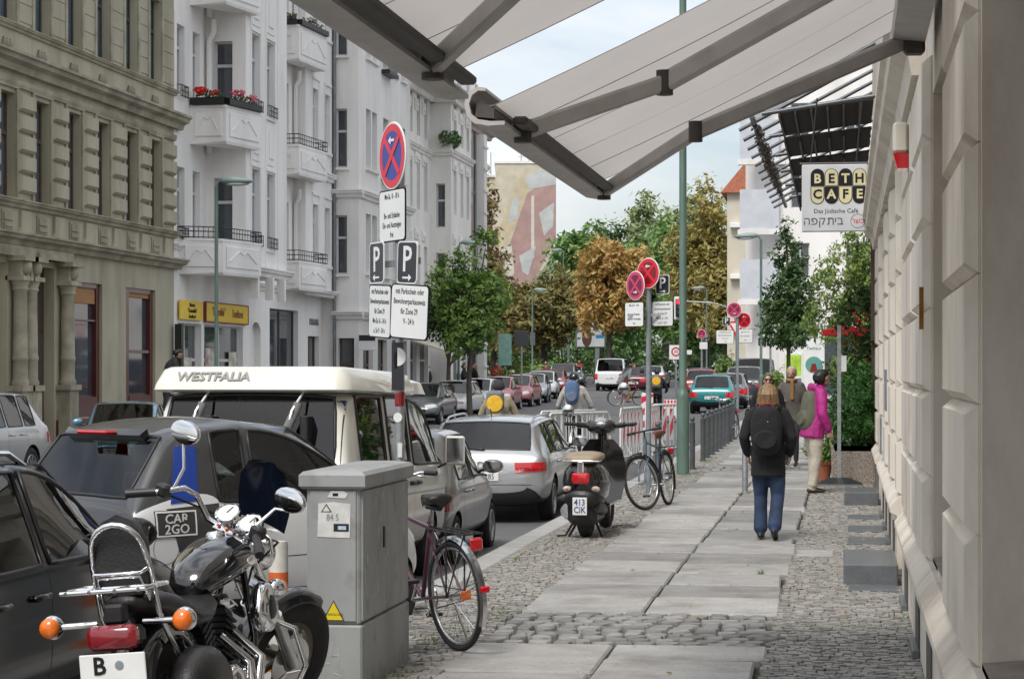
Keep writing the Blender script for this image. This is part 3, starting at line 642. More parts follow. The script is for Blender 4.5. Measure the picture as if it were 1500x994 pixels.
# french balcony with plants
S=frame((pts[1][0]-O[0],pts[1][1]-O[1]),(pts[2][0]-O[0],pts[2][1]-O[1]))
for f in (9.15,13.25):
    x=MB(S[0]); 
    for k in range(9): x.tube([(2.8+1.1*k/8,-.28,f),(2.8+1.1*k/8,-.28,f+1)],.014,4)
    for zz in (f,f+1): x.tube([(2.8,0,zz),(2.8,-.28,zz),(3.9,-.28,zz),(3.9,0,zz)],.02,5)
    x.box(2.75,3.95,-.34,0,f-.15,f-.02); x.build('railing',IRON,gb)
x=MB(S[0]); clump(x,(3.2,-.2,14.6),.25,.15,.5,160,.09,5); x.build('balcony_plant',LEAFG,gb,fix=False)
b=board(gb,frame((-18.59-O[0],53.0-O[1]),(-17.61-O[0],53.0-O[1]))[0],1.06,1.75,2.45,3.05,-.3,SIGNW); MB(frame((-18.59-O[0],53.0-O[1]),(-17.61-O[0],53.0-O[1]))[0]).box(1.1,1.7,-.372,-.361,2.8,3.0).build('dark_stripe',SIGNBLK,b)
# ---------------------------------------------------------------- ornate cream building
O=(-17.8,59.71,0); cb=bld('ornate_building','cream white building with stucco ornaments, planted bay top and dark eaves',O)
pts=[(-17.8,59.71),(-17.8,63.6),(-16.9,63.6),(-16.9,67.28)]
FLC=[4.9,8.5,11.6]
oc0=[(u,u+.5,f,f+2.1) for f in FLC for u in (.6,1.75,2.9)]+[(.4,1.7,.4,3.2),(2.2,3.5,.4,3.2)]
oc1=[(.25,.65,f,f+1.9) for f in (4.9,7.9)]; oc2=[(u,u+.5,f,f+2.0) for f in FLC for u in (.5,1.7,2.8)]+[(.4,1.6,.4,3.2),(2.0,3.3,.4,3.2)]
wl=plain(cb,O,pts,13.7,[oc0,oc1,oc2],CREAMST,FLC)
for M_,o in wl: win(cb,M_,o,WINFR,PANE,.62,False,.14)
mb=MB()
for i,(a,b) in enumerate(zip(pts[:-1],pts[1:])):
    S=frame((a[0]-O[0],a[1]-O[1]),(b[0]-O[0],b[1]-O[1]))
    for z,h_,out in ((3.9,.3,.2),(11.0 if i else 10.9,.28,.2),(13.3,.5,.55)): band(mb,S[0],-.02,S[1]+out*.5,cornice(z,h_,out))
    for k in range(int(S[1]/1.1)):
        u=.3+1.1*k
        for zz in (7.2,10.4,12.6): mb.M=S[0]; mb.box(u,u+.5,-.05,0,zz,zz+.5,b=.03); mb.ell((u+.25,-.06,zz+.25),.16,.06,.16,8,5); mb.M=None
each(mb,'moulding',CREAMST,cb)
x=MB(); x.box(-1.2,1.35,-.1,7.9,13.82,13.95); x.build('eaves',ZINC,cb)
x=MB(); clump(x,(.8,4.2,11.75),.45,.9,.4,420,.11,8); x.build('bay_plants',LEAFG,cb,fix=False)
x=MB(); x.prism([(0,3.0),(1.5,2.55),(1.5,2.5),(0,2.94)],.6,3.4,'y'); x.build('shop_awning',mat('cream_canvas',(.52,.48,.40),.8,0,.1,4),cb)
# ---------------------------------------------------------------- rose building with mansard roof
O=(-17.6,67.28,0); pb=bld('rose_building','rose beige corner tenement with red tiled mansard roof at the end of the row',O)
pts=[(-17.6,67.28),(-17.6,73.25)]; FLD=[4.6,7.7,10.8]
od=[(u,u+.62,f,f+1.9) for f in FLD for u in (.5,1.55,2.5,4.3,5.2)]+[(.4,1.6,.4,3.0),(2.2,3.6,.4,3.0),(4.2,5.6,.4,3.0)]
wl=plain(pb,O,pts,13.4,[od],PINKST,FLD)
for M_,o in wl: win(pb,M_,o,WINFR,PANE,.62,False,.14)
S=frame((0,0),(0,5.97)); mb=MB()
for z,h_,out in ((3.5,.25,.2),(7.0,.14,.08),(10.1,.14,.08),(13.1,.4,.45)): band(mb,S[0],0,S[1]+out,cornice(z,h_,out))
each(mb,'moulding',PINKST,pb)
x=MB(); x.prism([(.25,13.52),(-.2,14.3),(-1.1,16.4),(-1.9,17.1),(-6,17.6),(-8,17.6),(-8,13.52)],-.6,6.1,'y'); rf=x.build('mansard_roof',TILE,pb)
TR=MB().box(-.42,.42,-.02,.03,0,.035,b=.01).mesh('roof_tile_course',TILE)
for k in range(14):
    t=k/14; 
    a,b_=Vector((-.2,14.3)),Vector((-1.1,16.4)); p=a.lerp(b_,t); MB().box(p.x-.02,p.x+.05,-.58,6.08,p.y,p.y+.1).build('tile_course',TILE,rf)
for u in (1.2,3.0,4.7): 
    d_=MB().box(-.9,-.25,u,u+.6,14.7,15.7).build('dormer_window',WINFR,rf); MB().box(-.26,-.235,u+.08,u+.52,14.85,15.6).build('pane',PANE,d_)
x=MB(); x.box(.02,.5,3.45,4.0,0,13); 
for k in range(12): x.box(.5,.56,3.4,4.05,.8+k*1.05,.9+k*1.05)
x.build('stair_shaft',GREYST,pb); pipe(pb,O,[(-17.5,70.6,0),(-17.5,70.6,13.2)],.05)
# ---------------------------------------------------------------- mural building across the square
MUR=[mat('mural_%d'%i,c,.85,0,.12,1.2) for i,c in enumerate(((.50,.46,.36),(.37,.24,.22),(.44,.46,.46),(.49,.42,.29),(.22,.26,.17),(.16,.13,.13),(.54,.52,.46),(.47,.35,.32)))]
P0=(-34.9,149.3); O=(P0[0],P0[1],0); mu=bld('mural_building','beige gable wall building painted with an abstract mural beyond the trees',O,False)
M=Matrix.Rotation(rad(8.8),4,'Z'); H=22.5
mb=MB(M); mb.box(0,6.1,0,10,-1,H); mb.box(-2.4,-.003,2.0,10,-1,H-1.2); mb.build('wall',MUR[0],mu)
mb=MB(M); mb.box(-.1,6.2,-.1,10,H,H+.22); mb.box(-2.6,-.11,1.8,10,H-1.2,H-1.0); mb.box(.2,2.4,4,6,H+.2,H+1.6); mb.build('parapet',GREYST,mu)
for u in (-2.0,-1.2): win(mu,M@Matrix.Translation((0,2,0)),(u,u+.5,H-4.6,H-3.1),WINFR,PANE,0,False,-.04)
def patch(pl,m,k): 
    x=MB(M); x.prism([(u,H*0+z) for u,z in pl],-.012-.005*k,.02,'y'); return x.build('mural_field',MUR[m],mu)
patch([(0,15),(2.6,21.6),(4.2,21.6),(0.4,12.5)],3,0); patch([(0,12.5),(.6,12),(3.2,19.5),(6.09,21.5),(6.09,15),(2.5,8),(0,5)],1,1); patch([(3.0,21.3),(6.09,22.2),(6.09,20.4),(3.3,19.9)],2,2)
patch([(1.6,18.8),(2.4,19.2),(2.2,16.9),(1.3,16.6)],2,3); patch([(.3,13.6),(1.6,14.4),(1.9,11.4),(.7,10.4)],6,3); patch([(3.6,19.2),(3.9,19.3),(3.9,13),(3.6,12.8)],6,4); patch([(2.4,13.2),(4.1,14.2),(3.3,11.2),(2.7,11.6)],2,5); patch([(4.4,17.5),(5.9,18.6),(5.8,16.2),(4.9,15.2)],2,3)
patch([(3.0,9.6),(6.09,13.6),(6.09,10.4),(3.9,8.3)],4,6); patch([(2.6,7.6),(6.09,11),(6.09,9.0),(3.0,6.6)],6,7); patch([(2.9,5),(2.9,7.0),(6.09,9.2),(6.09,4)],5,8); patch([(0,5),(2.5,8.4),(2.8,6),(1,3)],7,5)
x=MB(M); 
for u,h_ in ((-1.8,3.4),(-.5,1.4),(2.6,2.4),(3.4,1.8)): x.tube([(u,3,H-1),(u,3,H+h_)],.05,5)
for k in range(3): x.tube([(2.2,3,H+1+.4*k),(3.6,3,H+1+.4*k)],.03,4)
x.ell((-1.0,2.6,H-.2),.45,.15,.45,10,6); x.build('roof_aerials',STEEL,mu,50)
# ---------------------------------------------------------------- buildings on the right beyond the cafe garden
O=(-4.9,76,0); rb=bld('white_block','white plastered block with blue grey balcony bays behind the cafe garden trees',O,False)
pts=[(-4.9,76.0),(-3.2,74.6),(-1.2,74.6),(12,75)]
def rr(l,us,fl,w_=.9,h=1.7): return [(u,u+w_,f,f+h) for f in fl for u in us]
FLR=[6.2,9.6,13.0,16.4,19.8]
wl=[]; mb=MB()
for (a,b),ops in zip(zip(pts[:-1],pts[1:]),([],rr(2,(.55,),FLR),rr(13,(1.2,3.2,4.1,6.4,9),FLR))):
    S=frame((a[0]-O[0],a[1]-O[1]),(b[0]-O[0],b[1]-O[1])); wallseg(mb,S[0],S[1],-.5,24,ops); wl+=[(S[0],o) for o in ops]
mb.box(.6,16.5,1.0,9,-.5,24); mb.build('wall',WHITEST,rb)
for M_,o in wl: win(rb,M_,o,WINFR,PANE,.6,True,.15)
BLUEGR=mat('blue_grey_panel',(.52,.55,.59),.8,0,.08,2)
x=MB()
for f in FLR: x.box(-.3,2.0,-1.9,-1.45,f-1.3,f-1.05)
each(x,'balcony_slab',GREYST,rb)
for f in FLR: MB().box(-.2,1.7,-1.85,-1.75,f-1.05,f+.9).build('balcony_screen',BLUEGR,rb)
x=MB(); x.box(2.4,2.75,-1.75,-1.45,17.9,20.6); x.build('red_banner',mat('dull_red_cloth',(.22,.02,.03),.8,0,.3,5),rb)
# shop level with posters
x=MB(); x.box(3.8,9.5,-1.52,-1.40,.6,3.4); x.build('shop_window',PANE,rb)
O=(-7.35,96,0); yb=bld('cream_building','cream tenement with orange tiled roof and balconies behind autumn trees',O,False)
mb=MB(); S=frame((0,0),(4.2,0)); ops=rr(4,(1.2,),(4,7.2,10.4),.7,1.5); wallseg(mb,S[0],S[1],-1,12.9,ops); mb.box(0,4.2,.3,8,-1,12.9); S2_=frame((0,8),(0,0)); wallseg(mb,S2_[0],8,-1,12.9,[]); mb.build('wall',mat('cream_plaster',(.56,.52,.42),.9,0,.06,1),yb)
for o in ops: win(yb,S[0],o,WINFR,PANE,.6,True,.15)
for f in (4,7.2,10.4): MB().box(2.3,4.2,-1.0,-.02,f-1.0,f-.1,b=.03).build('balcony',WHITEST,yb); MB().box(.2,1.0,-.5,-.02,f+.2,f+.5,b=.03).build('window_box',WHITEST,yb)
x=MB(); x.prism([(-.4,12.8),(1.1,14.6),(4.8,14.6),(4.8,12.8)],-.4,8,'y'); x.build('tiled_roof',mat('orange_tile',(.40,.14,.08),.8,0,.2,6,.5,20),yb)
# ---------------------------------------------------------------- own side: rusticated ground floor
O=(.5,30,0); hb=bld('corner_building','warm white rusticated building with grooved stone piers beside the pavement',O)
MR,_=frame((0,0),(0,-34))   # u runs back towards the viewer: Y = 30-u
U=lambda y:30-y
OPN=[(7.35,9.15),(3.95,5.9),(.3,2.3),(-3,-1),(14.3,15.7),(16.6,17.9),(18.9,20.0),(22.0,23.2)]; DOORS=[(12.75,13.7),(20.1,20.95)]
ops=[(U(b),U(a),.66,3.35) for a,b in OPN]+[(U(b),U(a),.0,3.35) for a,b in DOORS]
mb=MB(); wallseg(mb,MR,U(-4),-.3,17,[o for o in ops if o[0]>5.9],.42)
mb.M=MR; mb.box(0,34,.425,7,-.3,17); mb.M=None
mb.build('wall',WARMST,hb)
# stone courses, one object per block and course
def courses(y0,y1,zs):
    for z in zs:
        k=(round(y1-y0,2),round(zs[1]-zs[0],3)); 
        if k not in WC:
            l,h=k; c_=.055
            WC[k]=MB().loft([[(-l/2,0,0),(l/2,0,0),(l/2,0,h),(-l/2,0,h)],[(-l/2,-.012,.004),(l/2,-.012,.004),(l/2,-.012,h-.004),(-l/2,-.012,h-.004)],[(-l/2+.03,-.06,c_*.75),(l/2-.03,-.06,c_*.75),(l/2-.03,-.06,h-c_*.75),(-l/2+.03,-.06,h-c_*.75)]]).mesh('rustic_block',WARMST)
        link('rustic_block',WC[k],hb,(0,(y0+y1)/2-30,z),(0,0,-PI/2))
zs=[.64+.49*k for k in range(6)]
for a,b in ((5.93,7.32),(9.18,10.72),(10.86,12.6),(2.35,3.92),(-1,.28)): courses(a,b,zs)
for a,b in ((13.9,14.25),(15.75,16.55),(17.95,18.85),(20.98,21.9),(23.25,24.1)): courses(a,b,zs)
# plinth with weathered top moulding
for a,b in ((10.87,12.6),(2.3,10.8),(-3,2.25),(13.85,20.0),(21.0,24.1)):
    x=MB(MR); x.prism([(-.055,-.1),(-.055,.46),(-.075,.475),(-.115,.49),(-.115,.53),(-.095,.56),(-.03,.635),(.05,.64),(.05,-.1)],U(b),U(a),'x'); pl=x.build('plinth',WARMST,hb)
    yy=a+.5
    while yy+.5<b:
        x=MB(MR); x.box(U(yy+.42),U(yy),-.066,-.058,.06,.34); x.build('cellar_vent',mat('dark_vent',(.09,.085,.08),.8,0,.2,5),pl); x=MB(MR); x.box(U(yy+.46),U(yy-.04),-.105,-.056,.0,.055,b=.006); x.build('vent_sill',DKGRAN,pl)
        yy+=1.35
SILLB=mat('brown_sill_stone',(.23,.19,.165),.7,0,.2,8,.2,60)
for a,b in OPN[:4]+OPN[4:]:
    x=MB(MR); x.prism([(.0,.60),(.0,.66),(.42,.70),(.42,.60)],U(b)+.002,U(a)-.002,'x'); x.build('window_sill',SILLB,hb)
    win(hb,MR,(U(b)+.06,U(a)-.06,.72,3.35),WINFR,PANE,.7,True,.34)
for a,b in DOORS: MB(MR).box(U(b)+.02,U(a)-.02,.3,.36,.0,3.3).build('door',WOODD,hb)
# string course and lintel beam
x=MB(MR); x.prism([(-.02,3.58),(.1,3.6),(.12,3.72),(.22,3.78),(.24,3.9),(.3,3.94),(.3,4.02),(-.02,4.06)],U(24.2),U(-3),'x'); x.M=None
x=MB(MR); x.prism([(-a,z) for a,z in cornice(3.6,.42,.26)],U(24.2),U(9.9),'x'); x.prism([(-a,z) for a,z in cornice(3.9,.4,.2)],U(9.6),U(-3),'x'); x.build('string_course',WARMST,hb)
x=MB(); x.box(-.115,.02,-5.6,-5.45,2.2,4.6); x.box(-.10,.02,-5.45,-5.3,0,4.6) ; x.build('brown_post',WOODD,hb)
x=MB(); x.box(-.17,-.062,-18.9,-18.72,3.28,3.5,b=.02); al=x.build('alarm_box',mat('alarm_ivory',(.62,.58,.48),.4,0,.05,4),hb); MB().prism([(-.17,3.278),(-.062,3.278),(-.062,3.17),(-.14,3.17)],-18.9,-18.72,'y').build('alarm_lamp',REDLENS,al)
MB().box(-.085,-.0615,-21.02,-20.96,1.98,2.22).build('brass_strip',mat('brass',(.28,.13,.03),.35,.6,.2,9),hb)
for y,z,m in ((17.2,1.3,'a'),(19.6,.7,'b')): MB().box(-.075,-.061,y-30-.3,y-30+.3,z,z+.45).build('wall_plaque',mat('slate_plaque',(.22,.25,.28),.4,0,.2,9),hb)
# ================================================================ TREES AND PLANTING
BARK=mat('bark',(.075,.06,.048),.9,0,.35,12,.6,40,streak=(1,1,.25))
def leafmat(name,c1,c2,c3=None,tr=.3):
    m=bpy.data.materials.new(name); m.use_nodes=True; t=m.node_tree; b=t.nodes['Principled BSDF']; N=t.nodes.new; K=t.links.new
    g=N('ShaderNodeNewGeometry'); r=N('ShaderNodeValToRGB'); e=r.color_ramp.elements
    e[0].color=tuple(c1)+(1,); e[1].color=tuple(c3 or c2)+(1,); x=e.new(.55); x.color=tuple(c2)+(1,)
    K(g.outputs['Random Per Island'],r.inputs[0]); K(r.outputs[0],b.inputs['Base Color']); b.inputs['Roughness'].default_value=.55
    tl=N('ShaderNodeBsdfTranslucent'); K(r.outputs[0],tl.inputs['Color']); ms=N('ShaderNodeMixShader'); ms.inputs[0].default_value=tr
    o=t.nodes['Material Output']; K(b.outputs[0],ms.inputs[1]); K(tl.outputs[0],ms.inputs[2]); K(ms.outputs[0],o.inputs[0]); return m
LG=leafmat('leaf_green',(0.058,0.124,0.023),(0.124,0.221,0.039),(0.195,0.299,0.058))
LDG=leafmat('leaf_dark_green',(0.026,0.065,0.020),(0.055,0.119,0.029),(0.102,0.174,0.043))
LLG=leafmat('leaf_light_green',(0.117,0.195,0.039),(0.208,0.305,0.065),(0.312,0.377,0.117))
LBR=leafmat('leaf_brown',(0.130,0.085,0.033),(0.221,0.150,0.058),(0.260,0.208,0.078))
LOL=leafmat('leaf_olive_brown',(0.125,0.106,0.031),(0.237,0.188,0.056),(0.275,0.237,0.075))
LOR=leafmat('leaf_orange',(0.351,0.195,0.058),(0.520,0.325,0.098),(0.429,0.364,0.130))
LYE=leafmat('leaf_yellow_olive',(0.260,0.208,0.065),(0.416,0.338,0.104),(0.312,0.338,0.104))
LMG=leafmat('leaf_mid_green',(0.078,0.163,0.046),(0.150,0.280,0.072),(0.221,0.338,0.104))
LPG=leafmat('leaf_grey_green',(0.182,0.234,0.104),(0.273,0.338,0.143),(0.325,0.377,0.182))
LYO=leafmat('leaf_olive_gold',(.12,.125,.035),(.22,.20,.06),(.30,.26,.09))
def leaves(mb,blobs,n,s,seed,droop=0):
    """leaf faces gathered in clumps that fill the crown's volume"""
    q=random.Random(seed); tot=sum(b[3]*b[4]*b[5] for b in blobs)**1
    for bx,by,bz,rx,ry,rz in blobs:
        k=max(30,int(n*(rx*ry*rz)/tot)); nc=max(4,k//26)
        for c in range(nc):
            d=Vector((q.gauss(0,1),q.gauss(0,1),q.gauss(0,1))).normalized()*(.35+.65*q.random()**.55)*q.choice((1,1,1,1.12))
            cc=Vector((bx+d.x*rx,by+d.y*ry,bz+d.z*rz)); cr=s*q.uniform(1.8,4.2)
            for i in range(k//nc):
                e=Vector((q.gauss(0,.5),q.gauss(0,.5),q.gauss(0,.38)))*cr; p=cc+e
                nrm=(Vector((q.gauss(0,.6),q.gauss(0,.6),q.uniform(.2,1)))+d*.4).normalized(); a=nrm.orthogonal().normalized(); a.rotate(Matrix.Rotation(q.uniform(0,2*PI),3,nrm)); b=nrm.cross(a); ss=s*q.choice((.55,.75,.9,1.05,1.3,1.55))
                if droop: a=(a+Vector((0,0,-droop))).normalized(); 
                mb.add([p-a*ss,p+b*ss*.42-nrm*ss*.1,p+a*ss,p-b*ss*.42-nrm*ss*.1],[(0,1,2,3)])
def trunk(mb,h,r,blobs,seed,lean=.0):
    q=random.Random(seed); pts=[(0,0,-.3)]+[(lean*t*h+q.uniform(-.04,.04)*h*.2,q.uniform(-.04,.04)*h*.2,t*h) for t in (.25,.5,.75,1)]
    mb.tube(pts,[r*1.25,r,r*.85,r*.7,r*.35],8)
    for bx,by,bz,rx,ry,rz in blobs:
        for k in range(3):
            t=q.uniform(.4,.85); s0=Vector((lean*t*h,0,t*h)); e=Vector((bx+q.uniform(-.6,.6)*rx,by+q.uniform(-.6,.6)*ry,bz+q.uniform(-.4,.7)*rz)); m=s0.lerp(e,.5)+Vector((0,0,.12*h*q.random()))
            if (e-s0).length>.3: mb.tube([s0,m,e],[r*.45,r*.28,r*.08],5)
def tree(name,label,loc,h,r,blobs,m,n,s,seed,group=None,lean=0,droop=0):
    loc=(loc[0],YM(*loc))
    t=thing(name,label,'tree',(loc[0],loc[1],GZC(loc[1])-.02),0,group)
    a=MB(); trunk(a,h,r,blobs,seed,lean); a.build('trunk',BARK,t,60)
    b=MB(); leaves(b,blobs,n,s,seed+1,droop); b.build('crown',m,t,fix=False); return t
def cloud(R0,zc,rz,n,seed,k=.5):
    q=random.Random(seed); out=[(0,0,zc,R0*.62,R0*.62,rz*.7)]
    for i in range(n):
        a=2*PI*i/n+q.uniform(-.4,.4); rr=R0*q.uniform(.4,.62); z=zc+rz*q.uniform(-.6,.55); sc=q.uniform(.35,.55)*k/.5; out.append((rr*math.cos(a),rr*math.sin(a),z,R0*sc,R0*sc,rz*sc*.8))
    out.append((q.uniform(-.2,.2)*R0,0,zc+rz*.68,R0*.35,R0*.35,rz*.34)); return out
tree('street_tree','small dark green street tree in full leaf before the rose building',(-13.9,55.2),4.2,.10,cloud(1.75,4.0,2.1,8,1)+[(.5,.3,6.2,.5,.5,.75)],LG,9000,.095,31)
tree('street_tree','small bushy green street tree next to the cafe tables on far pavement',(-15.6,58.5),3.8,.09,cloud(1.5,3.6,1.6,7,2),LDG,5500,.1,32)
tree('chestnut_tree','tall brown leaved chestnut rising against the mural wall',(-25.6,102.3),11,.3,cloud(2.7,8.8,5.6,10,3),LBR,11000,.2,33,'trees round the square')
tree('chestnut_tree','round olive brown chestnut between mural and orange tree',(-20.6,103),6,.25,cloud(3.3,4.6,3.3,9,4),LYO,9000,.2,34,'trees round the square')
tree('chestnut_tree','low olive brown chestnut behind the parked van',(-23.4,99.5),5,.22,cloud(2.8,4.6,2.8,8,41),LOL,6000,.2,134,'trees round the square')
tree('maple_tree','orange autumn maple behind the advertising board',(-15.4,99),6,.18,cloud(2.9,6.4,3.2,9,5),LOR,9000,.19,35,'trees round the square')
tree('lime_tree','bright mid green lime tree right beside the mural gable',(-23.6,138),11,.3,cloud(3.6,9.6,4.4,8,6),LMG,7000,.3,36,'trees round the square')
tree('fir_tree','dark evergreen standing between the poplar and the lime tree',(-21.0,139),11,.3,[(0,0,4,2.6,2.6,2),(0,0,7,2.1,2.1,2),(0,0,10,1.5,1.5,1.8),(0,0,12.4,.8,.8,1.8)],LDG,6000,.26,37,'trees round the square')
tree('poplar_tree','slim grey green poplar that tops the other trees',(-20.0,149.2),15,.25,[(-.4,0,9,1.9,1.9,4.6),(.3,0,13.6,1.5,1.5,3.2),(.6,0,16.2,.8,.8,1.9)],LPG,5000,.3,38,'trees round the square')
tree('maple_tree','dense green maple behind the red round no stopping signs',(-14.0,119.8),8,.3,cloud(4.4,7.4,4.8,10,7),LMG,12000,.23,39,'trees round the square')
tree('plane_tree','wide pale olive crowned tree far behind the square',(-14.0,137),12,.35,cloud(4.2,12.0,4.4,10,8),LPG,8000,.27,40,'trees round the square')
tree('plane_tree','tall yellowing olive tree beside the cream building',(-9.4,103.5),9,.28,cloud(2.9,8.0,5.8,11,9),LYE,11000,.19,42,'trees round the square')
tree('maple_tree','yellow autumn tree under the street lamp by the crossing',(-7.7,100),6,.2,cloud(2.0,5.4,3.2,8,10),LYE,6000,.18,43,'trees round the square')
tree('lime_tree','dark green lime filling the gap behind the traffic light',(-9.9,108),6,.25,cloud(3.6,4.6,3.4,9,11),LMG,8000,.22,44,'trees round the square')
tree('lime_tree','dark green lime behind the white transporter van',(-29.5,112),6,.25,cloud(3.8,4.8,3.4,9,12),LDG,7000,.24,45,'trees round the square')
tree('lime_tree','green lime low behind the orange maple',(-19.0,118),6,.25,cloud(3.8,5.4,3.8,9,13),LMG,7000,.24,46,'trees round the square')
tree('street_tree','slender dark green hornbeam with upright crown on near pavement',(-1.78,48.8),5,.07,[(0,0,3.1,.85,.85,.75),(.1,0,4.1,.75,.75,.8),(0,.1,5.1,.5,.5,.8),(-.05,0,5.9,.28,.28,.65),(-.4,0,3.7,.5,.5,.6),(.5,0,3.4,.5,.5,.6)],LDG,9000,.07,47)
tree('garden_tree','light green locust tree overhanging the cafe garden',(.7,41.5),5.2,.09,[(-.7,0,4.2,.9,.9,.9),(.3,0,4.6,.9,.9,.9),(-1.1,.3,3.2,.7,.7,.7),(-.4,.2,3.0,.7,.8,.7),(.4,.2,3.3,.8,.8,.8),(-.2,0,5.3,.8,.6,.5)],LLG,11000,.06,48,None,-.08,.4)
# dark hedge and shrubs closing the square
HM=MB(); q=random.Random(70)
for k in range(42):
    x=-27+k*.62; leaves(HM,[(x,q.uniform(-.8,.8),1.3+q.uniform(-.3,.3),1.0,.9,1.5)],170,.17,700+k)
hg=tag(HM.build('hedge',LDG,None,loc=(0,YM(-15,112),GZC(160)),fix=False),'dark green hedge running along the far side of the square','hedge')
wd=MB(); q=random.Random(88)
for k in range(64):
    x=-52+k*.82; leaves(wd,[(x,q.uniform(-3,3),q.uniform(2.0,4.2),q.uniform(2,3),2,q.uniform(2.4,3.6))],190,.36,1500+k)
tag(wd.build('far_wood',LMG,None,loc=(0,196,GZC(185)-.3),fix=False),'dense green park wood closing the view behind the square','wood',kind='stuff')
for i,(x,y,sx,h_,m,lb) in enumerate(((-18.6,97,1.4,1.5,LG,'small green shrub behind the parked bicycles'),(-21.0,100,1.2,1.3,LLG,'pale green shrub beside the tall lamp pole'),(-7.0,92,1.3,1.6,LG,'green shrub by the far crossing kerb'),(-2.8,62,.8,1.5,LLG,'yellow green shrub near the slender hornbeam'),(-4.3,78,1.6,1.8,LLG,'pale green shrub in front of the white block'),(-15.9,69,.8,1.2,LG,'green tub shrub at the far pavement tables'),(-16.6,66.5,.6,1.0,LG,'little round shrub outside the rose building'))):
    y=YM(x,y); t=thing('shrub',lb,'shrub',(x,y,GZC(y))); b=MB(); leaves(b,[(0,0,h_*.55,sx*.6,sx*.6,h_*.5),(sx*.3,0,h_*.4,sx*.4,sx*.4,h_*.4)],1200,.09 if y<115 else .14,900+i); b.build('foliage',m,t,fix=False); MB().tube([(0,0,-.05),(.03,0,h_*.5)],.03,6).build('stem',BARK,t)
# ================================================================ VEHICLES
def evalmesh(ob):
    dg=bpy.context.evaluated_depsgraph_get(); dg.update(); return bpy.data.meshes.new_from_object(ob.evaluated_get(dg))
def split_by_mat(me,keep):
    """split a mesh into (rest, [islands of material index not in keep])"""
    bm=bmesh.new(); bm.from_mesh(me); bm.faces.ensure_lookup_table(); seen=set(); isl=[]
    for f in bm.faces:
        if f.material_index in keep or f.index in seen: continue
        st=[f];seen.add(f.index);g=[]
        while st:
            x=st.pop();g.append(x)
            for e in x.edges:
                for y in e.link_faces:
                    if y.index not in seen and y.material_index==f.material_index: seen.add(y.index); st.append(y)
        isl.append(g)
    out=[]
    for g in isl:
        vs={};V=[];F=[]
        for f in g:
            fi=[]
            for v in f.verts:
                if v.index not in vs: vs[v.index]=len(V); V.append(v.co.copy())
                fi.append(vs[v.index])
            F.append(fi)
        n=sum((f.normal*f.calc_area() for f in g),Vector()); out.append((V,F,n,g[0].material_index))
    bmesh.ops.delete(bm,geom=[f for g in isl for f in g],context='FACES'); rest=bpy.data.meshes.new('body'); bm.to_mesh(rest); bm.free(); return rest,out
class Surf:
    def __init__(s,me):
        b=bmesh.new(); b.from_mesh(me); s.t=BVHTree.FromBMesh(b); b.free()
    def hit(s,o,d):
        p,n,i,_=s.t.ray_cast(Vector(o),Vector(d).normalized())
        if p is not None and n.dot(Vector(d))>0: n=-n
        return p,n
    def side(s,sx,y,z): return s.hit((sx*4,y,z),(-sx,0,0))
    def rear(s,x,z,f=-1): return s.hit((x,f*9,z),(0,-f,0))
    def top(s,x,y): return s.hit((x,y,6),(0,0,-1))
    def rad(s,y0,a,z,f=-1): return s.hit((9*math.sin(a),y0+f*9*math.cos(a),z),(-math.sin(a),-f*math.cos(a),0))
def patchm(fn,cs,nu=8,nv=5,off=.008,thick=.03):
    """a thin shell that hugs the body: cs = 4 corners (u,v) in the probe's own coordinates"""
    mb=MB(); P=[];Nn=[]
    for j in range(nv+1):
        for i in range(nu+1):
            u,v=i/nu,j/nv; a=[cs[0][k]*(1-u)*(1-v)+cs[1][k]*u*(1-v)+cs[2][k]*u*v+cs[3][k]*(1-u)*v for k in (0,1)]
            p,n=fn(*a)
            if p is None: p,n=(P[-1],Nn[-1]) if P else (Vector((0,0,0)),Vector((0,0,1)))
            P.append(p);Nn.append(n)
    w_=nu+1; n0=len(P); vs=[p+n*off for p,n in zip(P,Nn)]+[p-n*thick for p,n in zip(P,Nn)]
    fs=[(j*w_+i,j*w_+i+1,(j+1)*w_+i+1,(j+1)*w_+i) for j in range(nv) for i in range(nu)]
    br=[i for i in range(nu)]; rim=[i for i in range(nu+1)]+[(j)*w_+nu for j in range(1,nv+1)]+[nv*w_+i for i in range(nu-1,-1,-1)]+[j*w_ for j in range(nv-1,0,-1)]
    fs+=[(rim[k],rim[(k+1)%len(rim)],rim[(k+1)%len(rim)]+n0,rim[k]+n0) for k in range(len(rim))]
    mb.add(vs,fs); return mb
def ribbon(fn,pts,w_=.006,off=.0015):
    mb=MB(); L_=[]
    P=[]
    for (a,b),(c,d) in zip(pts[:-1],pts[1:]):
        n=max(2,int(math.hypot(c-a,d-b)/.06))
        for k in range(n): P.append((a+(c-a)*k/n,b+(d-b)*k/n))
    P.append(pts[-1]); vs=[];fs=[]
    for i,(u,v) in enumerate(P):
        q0,q1=P[max(0,i-1)],P[min(len(P)-1,i+1)]; du,dv=q1[0]-q0[0],q1[1]-q0[1]; l=math.hypot(du,dv) or 1; pu,pv=-dv/l*w_/2,du/l*w_/2
        for sg in (1,-1):
            p,n=fn(u+pu*sg,v+pv*sg)
            if p is None: return None
            vs.append(p+n*off)
    for i in range(len(P)-1): fs.append((2*i,2*i+1,2*i+3,2*i+2))
    mb.add(vs,fs); return mb
TYREC={}
